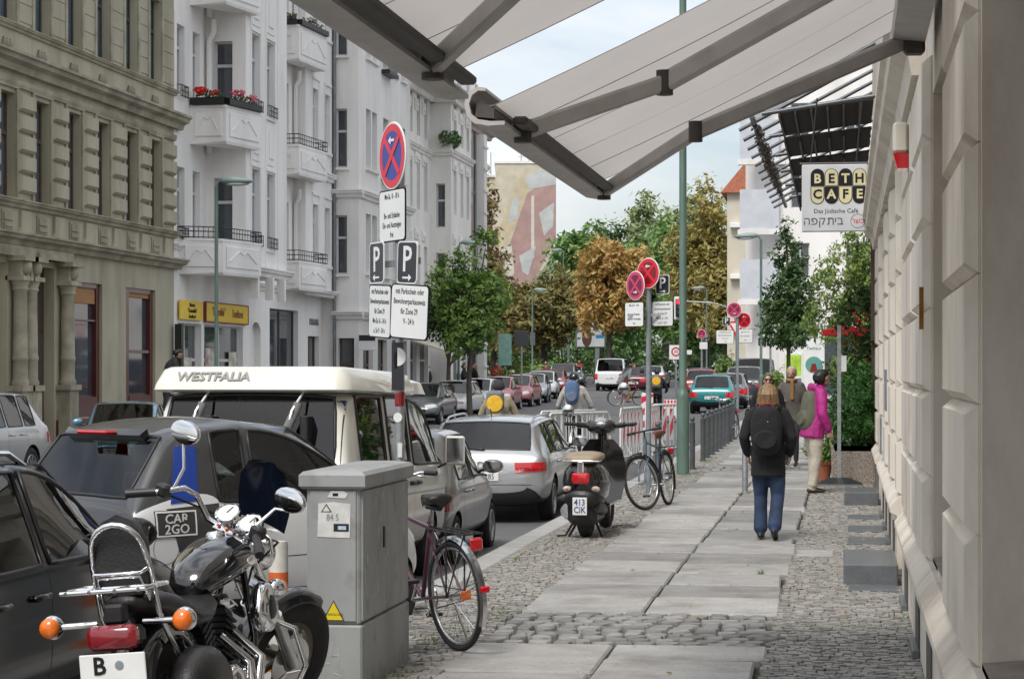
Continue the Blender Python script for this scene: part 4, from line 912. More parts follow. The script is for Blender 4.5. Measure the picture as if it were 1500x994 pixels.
def wheelmesh(r,w_,style):
    k=(r,w_,style)
    if k in TYREC: return TYREC[k]
    My=Matrix.Rotation(PI/2,4,'Y'); rr=r*.66
    t=MB().lathe([(rr,-w_/2+.02),(r*.8,-w_/2),(r*.93,-w_/2+.008),(r,-w_/2+.04),(r,w_/2-.04),(r*.93,w_/2-.008),(r*.8,w_/2),(rr,w_/2-.02)],32,My).mesh('wheel',RUBBER,50)
    m=MB(); m.lathe([(rr*1.0,w_/2-.012),(rr*.97,w_/2-.002),(rr*.9,w_/2-.012),(rr*.86,w_/2-.07)],32,My); m.lathe([(.001,w_/2-.02),(rr*.2,w_/2-.022),(rr*.24,w_/2-.05)],16,My)
    if style=='cover': m.lathe([(.002,w_/2-.012),(rr*.35,w_/2-.014),(rr*.5,w_/2-.03),(rr*.78,w_/2-.018),(rr*.9,w_/2-.03)],32,My)
    else:
        n=10 if style=='multi' else 5
        for i in range(n):
            a=2*PI*i/n; ww=.10 if n==5 else .05; ca,sa=math.cos(a),math.sin(a)
            vs=[]
            for rad_,hw,dp in ((rr*.15,rr*ww*1.6,.018),(rr*.55,rr*ww*1.2,.02),(rr*.92,rr*ww*1.7,.02)):
                for sg in (-1,1):
                    for dx in (w_/2-dp,w_/2-dp-.035): vs.append((dx,rad_*ca-sg*hw*sa,rad_*sa+sg*hw*ca))
            m.add(vs,[(0,2,6,4),(4,6,10,8),(0,4,5,1),(4,8,9,5),(2,3,7,6),(6,7,11,10),(8,10,11,9)])
    R_=m.mesh('rim',RIMM,40); d=MB().lathe([(.001,-.02),(rr*.9,-.02)],24,My).mesh('brake_disc',BLACKPL)
    TYREC[k]=(t,R_,d); return TYREC[k]
def wheels(root,pos,r,w_,style='alloy'):
    t,R_,d=wheelmesh(r,w_,style)
    for x,y in pos:
        o=link('wheel',t,root,(x,y,r),(0,0,0 if x>0 else PI)); link('rim',R_,o); link('brake_disc',d,o)
BODYC={}
def carbody(root,S,sp,paintm,upper=None,trim=None,level=2):
    """loft of stations (y,zb,belt,zt,w,wr,side,top), tail to nose; returns the probe of the finished surface"""
    ck=sp.get('key')
    if ck in BODYC: su,rest0,isl,mats=BODYC[ck]; rest=rest0.copy(); rest.materials[0]=paintm; return finish(root,su,rest,isl,sp,paintm)
    rings=[]
    for y,zb,be,zt,w_,wr,_,_ in S:
        cr=sp.get('crown',.03) if zt-be>.12 else .02
        h=[(.0,zb),(.80*w_,zb),(.965*w_,zb+.09),(w_,zb+.46*(be-zb)),(.99*w_,be-.09),(.955*w_,be),(wr,zt-.05 if zt-be>.12 else be+(zt-be)*.5),(wr*sp.get('pill',.90),zt),(0,zt+cr)]
        rings.append([(x,y,z) for x,z in h]+[(-x,y,z) for x,z in h[-2:0:-1]])
    n=len(rings[0]); mb=MB(); V=[p for r_ in rings for p in r_]; F=[];MI=[]
    for i in range(len(S)-1):
        sd,tp=S[i][6],S[i][7]
        for j in range(n):
            b=j if j<8 else 15-j; k=(j+1)%n
            mi=0
            if b<=1: mi=2
            elif b==5 and sd: mi=1
            elif b==7 and tp: mi=1
            elif b>=5 and upper is not None: mi=3
            elif sp.get('low') and b==2 : mi=2
            F.append((i*n+j,i*n+k,(i+1)*n+k,(i+1)*n+j)); MI.append(mi)
    for base,rev in ((0,True),((len(S)-1)*n,False)):
        c=len(V); V.append((0,S[0 if rev else -1][0]+(-.0 if rev else .0),(S[0 if rev else -1][1]+S[0 if rev else -1][2])/2))
        for j in range(n):
            k=(j+1)%n; F.append((base+k,base+j,c) if rev else (base+j,base+k,c)); MI.append(0)
    mb.v=V;mb.f=F;mb.mi=MI
    mats=[paintm,CARGLASS,trim or BLACKPL,upper or paintm,BLACKPL]
    ob=mb.build('tmp',mats); bm=bmesh.new(); bm.from_mesh(ob.data); cl=bm.edges.layers.float.new('crease_edge')
    for e in bm.edges:
        k=[f.material_index==1 for f in e.link_faces]
        if any(k) and not all(k): e[cl]=.8
    vl=bm.verts.layers.float.new('crease_vert')
    for v in bm.verts:
        if sum(f.material_index==1 for f in v.link_faces)==1: v[vl]=.62
    bm.to_mesh(ob.data); bm.free(); md=ob.modifiers.new('s','SUBSURF'); md.levels=md.render_levels=level
    me=evalmesh(ob); bpy.data.objects.remove(ob); ob=link('tmp',me)
    cut=MB()
    for y in sp['axles']:
        for sx in (-1,1): 
            r_=sp['rw']*1.13; cut.tube([(sx*(sp['W']/2-.30),y,sp['rw']*1.0),(sx*(sp['W']/2+.4),y,sp['rw']*1.0)],r_,28,4)
    co=cut.build('cut',mats); bo=ob.modifiers.new('b','BOOLEAN'); bo.operation='DIFFERENCE'; bo.object=co; bo.solver='EXACT'
    me=evalmesh(ob); bpy.data.objects.remove(ob); bpy.data.objects.remove(co)
    su=Surf(me); rest,isl=split_by_mat(me,{0,2,3,4})
    rest.shade_smooth(); rest.set_sharp_from_angle(angle=rad(38))
    for m in mats: rest.materials.append(m)
    if ck: BODYC[ck]=(su,rest,isl,mats)
    return finish(root,su,rest,isl,sp,paintm)
def finish(root,su,rest,isl,sp,paintm):
    body=link('body',rest,root)
    for V,F,nn,mi in isl:
        if len(F)<3: continue
        p=MB(); p.v=[tuple(v) for v in V]; p.f=[tuple(f) for f in F]; p.mi=[0]*len(F); nm='windscreen' if nn.y>abs(nn.x) and nn.y>0 else ('rear_window' if -nn.y>abs(nn.x) else 'side_window')
        o=p.build(nm,CARGLASS,root,180,fix=False)
        # rubber seal round the glass
        ed={}
        for f in F:
            for a,b in zip(f,list(f[1:])+[f[0]]): ed[(min(a,b),max(a,b))]=ed.get((min(a,b),max(a,b)),0)+1
        nx={}
        for (a,b),c in ed.items():
            if c==1: nx.setdefault(a,[]).append(b); nx.setdefault(b,[]).append(a)
        st=next(iter(nx)); loop=[st]; prev=None; cur=st
        while True:
            c=[x for x in nx[cur] if x!=prev]
            if not c or c[0]==st or len(loop)>2000: break
            prev,cur=cur,c[0]; loop.append(cur)
        if len(loop)>5 and sp.get('seal',True): q=[V[i] for i in loop]; MB().tube(q+[q[0],q[1]],sp.get('sealr',.013),5,0,False).build('window_seal',sp.get('sealm',BLACKPL),o,180)
    return su
def seats(root,ys,z,w_):
    for y in ys:
        for sx in (-1,1):
            m=MB(); x=sx*w_; m.box(x-.24,x+.24,y-.1,y+.42,z-.12,z+.04,b=.05); m.loft([[(x+a,y-.12-.04+t*-.14,z+h) for a,t in ((-u,0),(u,0),(u,1),(-u,1))] for u,h in ((.23,0),(.25,.3),(.2,.58))]); m.box(x-.12,x+.12,y-.34,y-.24,z+.6,z+.8,b=.04); m.build('seat',SEATM,root,50)
def steering(root,x,y,z): MB().torus((0,0,0),.18,.016,'y',20,6).tube([(0,0,0),(0,.25,-.08)],.03,6).tube([(-.17,0,0),(.17,0,0)],.014,5).build('steering_wheel',BLACKPL,root,60,(x,y,z),(rad(-25),0,0))
def mirrors(root,su,y,z,W,m,s=1,sides=(-1,1)):
    for sx in sides:
        p,n=su.side(sx,y,z); 
        if p is None: continue
        q=MB(); q.tube([(p.x-sx*.03,y,z),(p.x+sx*.07,y-.02,z+.02)],.022*s,6,1); q.ell((p.x+sx*.15*s,y-.03,z+.06*s),.125*s,.07*s,.085*s,14,8,0)
        o=q.build('door_mirror',[m,BLACKPL],root,60); g=MB(); g.prism([(p.x+sx*(.05)*s,z+.0*s),(p.x+sx*.24*s,z+.005),(p.x+sx*.25*s,z+.10*s),(p.x+sx*.07*s,z+.12*s)],y-.098*s,y-.08*s,'y'); g.build('mirror_glass',CHROME,o)
def plate(root,su,z,txt,f=-1,x=0,w_=.52,h=.115,rot=0):
    p,n=su.rear(x,z,f)
    if p is None: return
    y=p.y+f*.012; o=MB().box(x-w_/2,x+w_/2,y-.008,y+.008,z-h/2,z+h/2,b=.006).build('number_plate',PLATEM,root)
    if txt: text(txt,h*.95,o,(x,y+f*.0085,z),(PI/2,0,0 if f<0 else PI),INK,sx=.8)
    return o
def seams(root,su,lines,name='door_seam'):
    for pts in lines:
        for sx in (-1,1):
            r_=ribbon(lambda y,z:su.side(sx,y,z),pts)
            if r_: r_.build(name,BLACKPL,root,fix=False)
def handles(root,su,ys,z,m):
    for y in ys:
        for sx in (-1,1):
            p,n=su.side(sx,y,z)
            if p: MB().box(p.x-.012,p.x+sx*.035 if sx>0 else p.x-.035,y-.1,y+.1,z-.016,z+.016,b=.012).build('door_handle',m,root,60)
def lights(root,su,f,y0,a0,a1,z0,z1,m,name,skew=0,nu=10,off=.01,inner=None):
    for sx in (-1,1):
        o=patchm(lambda a,z:su.rad(y0,sx*a,z,f),[(a0,z0),(a1,z0+skew),(a1,z1+skew*.4),(a0,z1)],nu,4,off).build(name,m,root,60)
        if inner:
            for (b0,b1,c0,c1,mm) in inner: patchm(lambda a,z:su.rad(y0,sx*a,z,f),[(a0+(a1-a0)*b0,z0+(z1-z0)*c0),(a0+(a1-a0)*b1,z0+(z1-z0)*c0),(a0+(a1-a0)*b1,z0+(z1-z0)*c1),(a0+(a1-a0)*b0,z0+(z1-z0)*c1)],6,3,off+.004).build('reflector',mm,o,60)
def car(label,loc,rz,kind,pm,cat='car',group=None,txt='B · LX 417',name='parked_car',detail=2,rails=None,lens=None):
    """a car of a body type; nose towards local +Y"""
    t=thing(name,label,cat,loc,rz,group)
    K={'hatch':(4.05,1.73,1.46,.92,.86,.30,'hatch'),'mini':(3.55,1.62,1.46,.92,.86,.285,'hatch'),'wagon':(4.85,1.82,1.46,.97,.90,.325,'wagon'),'estate':(4.6,1.76,1.47,.95,.88,.31,'wagon'),'suv':(4.55,1.87,1.68,1.08,1.03,.36,'wagon'),'sedan':(4.45,1.74,1.43,.94,.86,.31,'sedan'),'bus':(4.9,1.9,1.97,1.12,1.08,.34,'bus')}[kind]
    L_,W,H,be,hood,rw,ty=K; w_=W/2; r0=-L_/2; r1=L_/2; wr=w_*.76
    if ty=='bus':
        S=[(r0,.42,be-.1,be-.08,w_*.90,w_*.82,0,0),(r0+.05,.30,be,be+.03,w_*.975,w_*.92,0,0),(r0+.10,.28,be,be+.06,w_*.985,w_*.93,0,1),(r0+.26,.26,be,H-.06,w_,w_*.84,0,0),(r0+.5,.26,be,H,w_,w_*.85,1,0),(r0+1.65,.26,be,H,w_,w_*.85,0,0),(r0+1.73,.26,be,H,w_,w_*.85,1,0),(r0+2.75,.26,be,H,w_,w_*.85,0,0),(r0+2.83,.26,be,H-.01,w_,w_*.85,1,0),(r1-1.3,.26,be,H-.06,w_,w_*.83,1,1),(r1-.72,.26,be,be+.16,w_*.99,w_*.84,0,0),(r1-.6,.26,be-.04,be+.05,w_*.98,w_*.80,0,0),(r1-.15,.27,be-.25,be-.2,w_*.94,w_*.74,0,0),(r1-.02,.34,be-.42,be-.4,w_*.85,w_*.66,0,0)]; ax=(r0+.95,r1-.92)
    elif ty=='sedan':
        S=[(r0,.42,be-.12,be-.1,w_*.84,w_*.72,0,0),(r0+.07,.28,be-.02,be+.03,w_*.95,w_*.8,0,0),(r0+.5,.24,be,be+.06,w_*.985,w_*.80,0,0),(r0+.62,.24,be,be+.08,w_,w_*.80,0,1),(r0+1.2,.23,be,H-.04,w_,wr,0,0),(r0+1.26,.23,be,H-.02,w_,wr,1,0),(r0+1.95,.23,be,H,w_,wr,0,0),(r0+2.02,.23,be,H,w_,wr,1,0),(r1-1.95,.23,be,H-.04,w_,wr*.98,1,1),(r1-1.15,.23,be-.03,be+.05,w_,w_*.80,0,0),(r1-1.0,.23,be-.05,be+.02,w_*.99,w_*.78,0,0),(r1-.3,.25,hood-.12,hood-.06,w_*.95,w_*.74,0,0),(r1-.02,.34,hood-.3,hood-.26,w_*.80,w_*.62,0,0)]; ax=(r0+.9,r1-.85)
    else:
        wg=ty=='wagon'; rt=.62 if wg else .55
        S=[(r0,.45,be-.16,be-.14,w_*.84,w_*.76,0,0),(r0+.06,.30,be-.03,be+.0,w_*.95,w_*.84,0,0),(r0+.14,.26,be,be+.05,w_*.975,w_*.84,0,1),(r0+rt,.24,be,H-.07,w_,wr*.98,0,0),(r0+rt+.14,.23,be,H-.04,w_,wr,1 if wg else 0,0),(r0+rt+(.62 if wg else .2),.23,be,H-.015,w_,wr,0 if wg else 1,0),(r0+rt+(.7 if wg else .24),.23,be,H-.012,w_,wr,1,0),(r0+L_*.44,.23,be,H,w_,wr,0,0),(r0+L_*.44+.07,.23,be,H,w_,wr,1,0),(r1-L_*.425,.23,be,H-.05,w_,wr*.98,1,1),(r1-L_*.27,.23,be-.03,be+.05,w_,w_*.80,0,0),(r1-L_*.235,.23,be-.05,be+.02,w_*.99,w_*.78,0,0),(r1-.3,.25,hood-.12,hood-.05,w_*.95,w_*.74,0,0),(r1-.02,.34,hood-.3,hood-.26,w_*.80,w_*.62,0,0)]; ax=(r0+(.98 if wg else .72),r1-.80)
        if kind=='mini': ax=(r0+.55,r1-.68)
    sp=dict(W=W,rw=rw,axles=ax,key=kind)
    su=carbody(t,S,sp,pm)
    wheels(t,[(sx*(w_-.115),y) for y in ax for sx in (-1,1)],rw,.2,'multi' if kind in('wagon','suv') else 'alloy')
    if detail>=1:
        lens=lens or REDLENS
        if ty=='bus': lights(t,su,-1,r0+.9,rad(40),rad(56),.70,1.05,lens,'tail_light',0,5)
        elif ty=='sedan': lights(t,su,-1,r0+.7,rad(26),rad(56),be-.27,be-.1,lens,'tail_light')
        else: lights(t,su,-1,r0+.8,rad(31 if kind=='wagon' else 34),rad(57),(be-.245 if kind=='wagon' else be-.30) if kind!='estate' else be-.34,be-.11,lens,'tail_light',.0 if kind!='wagon' else .03,10,.012,[(.1,.8,.3,.45,DKREDLENS)] if kind=='wagon' else None)
        lights(t,su,1,r1-.75,rad(30),rad(58),hood-.30,hood-.16,CLRLENS,'headlight',.07,8,.01)
        gp=patchm(lambda x,z:su.rear(x,z,1),[(-w_*.45,hood-.42),(w_*.45,hood-.42),(w_*.5,hood-.30),(-w_*.5,hood-.30)],8,3,.006); gp.build('grille',BLACKPL,t,60)
        patchm(lambda x,z:su.rear(x,z,1),[(-w_*.6,.28),(w_*.6,.28),(w_*.62,.40),(-w_*.62,.40)],8,3,.006).build('air_intake',BLACKPL,t,60)
        patchm(lambda x,z:su.rear(x,z,-1),[(-w_*.72,.26),(w_*.72,.26),(w_*.74,.40),(-w_*.74,.40)],8,3,.006).build('rear_apron',BLACKPL,t,60)
        if txt: plate(t,su,(be-.32) if ty!='wagon' else be-.30,txt,-1); plate(t,su,.48,txt,1)
        mirrors(t,su,(r1-L_*.335) if ty!='bus' else r1-1.15,be+.03,W,pm)
        seats(t,(r0+L_*.50,r0+L_*.27),.55 if kind!='suv' else .7,.36); steering(t,-.36,r1-L_*.36,be-.02)
        MB().box(-w_*.8,w_*.8,r1-L_*.37,r1-L_*.27,be-.25,be-.06,b=.05).build('dashboard',BLACKPL,t)
    if detail>=2:
        yB=r0+L_*.44+.035; yA=r1-L_*.275; yC=r0+L_*.24
        if ty!='bus':
            seams(t,su,[[(yB,be-.01),(yB-.01,.36),(yA-.05,.36),(yA,be-.04)],[(yB,be),(yC+.15,be),(yC+.05,.62),(yC+.25,.36),(yB,.36)]]); handles(t,su,(yB-.16,yC+.3),be-.13,pm)
        else: seams(t,su,[[(r1-1.5,be),(r1-1.5,.4),(r1-.75,.4)],[(r0+2.79,be),(r0+2.79,.36),(r0+1.6,.36),(r0+1.6,be)]])
        r_=ribbon(lambda x,z:su.rear(x,z,-1),[(-w_*.78,.56),(w_*.78,.56)],.008)
        if r_: r_.build('hatch_seam',BLACKPL,t,fix=False)
        p,n=su.rear(0,be+.07,-1)
        if p and ty!='sedan': MB().tube([(.02,p.y-.03,be+.06),(-.36,p.y-.02+.03,be+.1)],.012,5).tube([(.02,p.y+.02,be+.06),(.02,p.y-.035,be+.06)],.025,8).build('rear_wiper',BLACKPL,t)
        p,n=su.rear(0,be-.12,-1)
        if p: MB().torus((0,p.y-.012,be-.13),.035,.008,'y',16,5).build('badge',CHROME,t,60)
        MB().tube([(0,r0+L_*.2,H+.0),(0,r0+L_*.2-.1,H+.12)],.006,4).build('aerial',BLACKPL,t)
    if rails:
        for sx in (-1,1):
            q=[]
            for k in range(9):
                y=r0+rt*1.15+(L_*.5-.62)*k/8; p,n=su.top(sx*wr*.88,y)
                q.append((sx*wr*.88,y,p.z+(.045 if 0<k<8 else .0)))
            MB().tube(q,.016,6).build('roof_rail',rails,t,60)
    t['half']=L_/2
    return t,su
RD=-.36
SILV=paint('silver',(.42,.43,.44),.6,.3); DSILV=paint('grey_silver',(.20,.205,.21),.6,.3); BLACKC=mat('paint_black',(.004,.004,.005),.14,0,.1,1.6,coat=.2,spec=.3); BLUEC=paint('light_blue',(.12,.24,.33),.5,.3)
WHITEC=paint('white',(.66,.67,.68),0,.3,.04); REDC=paint('red',(.30,.03,.035),.1,.3); PINKR=paint('faded_red',(.42,.12,.13),.1,.4); TEAL=paint('teal',(.01,.20,.21),.3,.3); DBLUE=paint('dark_blue_grey',(.05,.065,.085),.5,.3); MAROON=paint('maroon',(.09,.012,.02),.3,.25); CREAM=paint('cream_white',(.62,.61,.55),0,.4,.08); GREYC=paint('mid_grey',(.13,.135,.14),.5,.3)
# near kerb, nose away from the viewer
def carY(X,Y): return (X,YM(X,Y),GZC(YM(X,Y))+(rdz(YM(X,Y)) if X>-12 else -.32))
car('black estate car with roof rails parked behind the motorcycle',(-4.65,10.15,-.15),0,'estate',BLACKC,rails=CHROME,txt=None)
car('small grey hatchback squeezed between camper van and silver estate',(-4.95,24.15,rdz(24)),0,'mini',DSILV,txt='B · TK 902',lens=DKREDLENS)
car('silver estate car with wide red tail lights behind the scooter',(-4.93,31.35,rdz(31)),0,'wagon',SILV,txt='B · MR 285',rails=DULLCHROME)
car('teal green hatchback parked beyond the red and white barriers',carY(-5.0,59),0,'hatch',TEAL,txt='B · OD 604')
car('grey estate car parked in front of the teal hatchback',carY(-4.75,63.0),0,'estate',GREYC,txt='B · SN 31',detail=1)
car('dark blue grey off-roader with raised tail parked near sign poles',carY(-4.3,66.9),0,'suv',DBLUE,txt='B · CE 77',detail=1)
car('black van parked last in the row by the far crossing',carY(-4.2,72.6),0,'bus',BLACKC,'van',detail=1)
car('dark red saloon waiting at the crossing behind the red bicycle',carY(-10.9,80),0,'sedan',MAROON,txt='B · KP 415',detail=1,name='car')
car('white passenger bus van driving away at the crossing',carY(-14.0,92.2),0,'bus',WHITEC,'van',txt='B · FT 880',name='van',detail=1)
car('white estate car driving away right of the white bus van',carY(-12.2,97.5),0,'wagon',WHITEC,txt=None,name='car',detail=1)
car('white transporter van facing this way before the chestnut trees',carY(-23.0,117.5),rad(180+10),'bus',WHITEC,'van',txt=None,name='van',detail=1)[0].scale=(1,1,1.18)
car('pale grey saloon stopped near the hedge behind a striped board',carY(-7.4,78),rad(4),'sedan',SILV,txt=None,name='car',detail=1)
car('red hatchback stopped at the crossing beside the striped board',carY(-6.7,72.5),0,'hatch',REDC,txt=None,name='car',detail=1)
# far kerb, noses towards the viewer
car('silver off-roader parked in front of the olive building',(-14.75,34.0,-.30),rad(180),'suv',SILV,txt='B · EW 512')
car('light blue saloon parked at a slant before the dark red shop windows',(-14.9,43.3,-.36),rad(194),'sedan',BLUEC,txt='B · HH 46')
car('dark grey hatchback at a slant beside the light blue saloon',(-14.0,49.5,-.34),rad(194),'hatch',GREYC,txt='B · RA 18')
row=[('dark grey hatchback parked below the small dark green street tree',52.5,'hatch',GREYC),('white hatchback with slanted headlights on the far kerb',56.8,'hatch',WHITEC),('white compact car parked between white hatchback and faded red car',60.6,'mini',WHITEC),('small faded red car in the far kerb row',64.4,'mini',PINKR),('red hatchback with black sills behind the faded red car',68.4,'hatch',PINKR),('pale silver saloon in the far row past the red hatchbacks',73,'sedan',SILV),('white hatchback farthest along the far kerb row',78,'hatch',WHITEC),('red estate car beside the farthest white hatchback',83.5,'wagon',REDC),('silver off-roader parked in front of the white transporter',91,'suv',SILV),('dark saloon parked next to the transporter van',98,'sedan',DBLUE)]
for i,(lb,y,k,pm) in enumerate(row):
    x=-14.9-(max(0,y-70)*.1); car(lb,carY(x,y),rad(180+(5 if y>70 else 0)),k,pm,txt='B · %s %d'%('QVZKTXLMNP'[i]*2,31+7*i) if y<70 else None,detail=1,group='cars along the far kerb')
# ---------------------------------------------------------------- camper van
def camper(loc,rz):
    t=thing('camper_van','cream white camper van with pop-up roof and tailgate struts','van',loc,rz); W=1.9;w_=.95;L_=4.55;r0=-L_/2;r1=L_/2;be=1.14;H=1.86
    S=[(r0,.45,be-.12,be-.10,w_*.90,w_*.84,0,0),(r0+.04,.33,be-.02,be,w_*.97,w_*.90,0,0),(r0+.09,.30,be,be+.07,w_*.985,w_*.915,0,1),(r0+.27,.28,be,H-.07,w_,w_*.86,0,0),(r0+.5,.27,be,H,w_,w_*.87,1,0),(r0+1.55,.27,be,H,w_,w_*.87,0,0),(r0+1.7,.27,be,H,w_,w_*.87,1,0),(r0+2.6,.27,be,H,w_,w_*.87,0,0),(r0+2.72,.27,be,H-.01,w_,w_*.87,1,0),(r1-.75,.27,be,H-.09,w_,w_*.85,1,1),(r1-.32,.27,be,be+.12,w_*.99,w_*.88,0,0),(r1-.2,.27,be-.05,be,w_*.98,w_*.86,0,0),(r1-.06,.3,be-.25,be-.22,w_*.94,w_*.82,0,0),(r1,.4,be-.4,be-.36,w_*.88,w_*.76,0,0)]
    su=carbody(t,S,dict(W=W,rw=.32,axles=(r0+1.0,r1-.95),pill=.9,sealr=.018),CREAM)
    wheels(t,[(sx*(w_-.12),y) for y in (r0+1.0,r1-.95) for sx in (-1,1)],.32,.2,'cover')
    # pop-up roof shell
    def ring(k,z,y0,y1): 
        pts=[]
        for cx,cy,a0 in ((1,1,0),(-1,1,90),(-1,-1,180),(1,-1,270)):
            for q in (0,30,60,90):
                a=rad(a0+q); rc=.14; pts.append((cx*(w_*k-rc)+rc*math.cos(a),(y1-rc if cy>0 else y0+rc)+rc*math.sin(a),z))
        return pts
    m=MB(); m.loft([ring(.90,H-.04,r0+.17,r1-1.5),ring(.93,H-.02,r0+.13,r1-1.5),ring(.92,H+.03,r0+.145,r1-1.5),ring(.86,H+.155,r0+.21,r1-1.55),ring(.82,H+.18,r0+.27,r1-1.65),ring(.6,H+.19,r0+.6,r1-2)]); pr=m.build('pop_up_roof',CREAM,t,50)
    m=MB(); m.loft([ring(.88,H-.02,r1-1.48,r1-.72),ring(.86,H+.09,r1-1.46,r1-.85),ring(.8,H+.12,r1-1.4,r1-1.0)]); m.build('luggage_tray',CREAM,t,50)
    text('WESTFALIA',.115,pr,(-.33,r0+.168,H+.09),(rad(62.5),0,0),mat('grey_letter',(.22,.22,.21),.5,0,0),bold=.003,sx=1.1,ext=.004,shear=.12)
    r_=ribbon(lambda x,z:su.rear(x,z,-1),[(-.82,1.02),(-.80,1.74),(.80,1.74),(.82,1.02),(.8,.62),(-.8,.62),(-.82,1.02)],.01); 
    if r_: r_.build('tailgate_seam',BLACKPL,t,fix=False)
    for x in (-.42,.42):
        MB().tube([(x+.05,r0+.2,H-.03),(x-.0,r0-.02,H-.2),(x-.08,r0-.015,be+.22)],.012,6).build('tailgate_strut',CHROME,t,60); MB().tube([(x+.035,r0+.06,H-.14),(x-.07,r0-.035,be+.3)],.042,8).build('strut_sleeve',mat('grey_foam',(.16,.16,.16),.8,0,.1,9),t,60); MB().box(x+.06,x+.13,r0+.0,r0+.2,1.33,1.62,b=.01).build('hinge_cover',BLACKPL,t)
    lights(t,su,-1,r0+.95,rad(34),rad(47),.62,.98,REDLENS,'tail_light',0,4)
    plate(t,su,.82,'B · VW 481',-1)
    seams(t,su,[[(r0+2.66,be+.5),(r0+2.66,.4),(r1-.8,.4),(r1-.45,.75),(r1-.45,be)],[(r0+1.6,be+.55),(r0+1.6,.4),(r0+2.66,.4)],[(r0+.05,.88),(r1-.1,.88)]])
    for sx in (-1,1):
        for y in (r0+2.78,r0+2.54):
            p,n=su.side(sx,y,.98)
            MB().box(p.x-.02,p.x+sx*.04,y-.09,y+.09,.96,1.0,b=.01).build('door_handle',BLACKPL,t)
        m=MB(); m.box(sx*1.1-.1,sx*1.1+.1,r1-.62,r1-.57,1.12,1.42,b=.02); o=m.build('door_mirror',CREAM,t); MB().box(sx*1.1-.085,sx*1.1+.085,r1-.625,r1-.619,1.14,1.4).build('mirror_glass',CHROME,o); MB().tube([(sx*.92,r1-.6,1.1),(sx*1.05,r1-.6,1.16)],.015,6).build('mirror_arm',BLACKPL,t)
    p,n=su.side(1,r0+1.3,.62); MB().box(p.x-.01,p.x+.012,r0+1.15,r0+1.5,.70,.75).build('air_vent',BLACKPL,t)
    seats(t,(r1-1.4,),.75,.42); MB().box(-.8,.8,r0+.5,r0+.9,.4,1.2,b=.05).build('rear_bench',SEATM,t); MB().box(.45,.8,r0+.32,r0+.38,1.2,1.75).build('curtain',mat('blue_curtain',(.03,.05,.12),.9,0,.3,9),t)
    m=MB().box(-.5,.5,r0-.03,r0+.1,.36,.5,b=.03).build('rear_bumper',BLACKPL,t)
    return t
cv=camper((-5.05,19.95,-.31),0); cv.rotation_euler=(rad(-1.3),0,0)
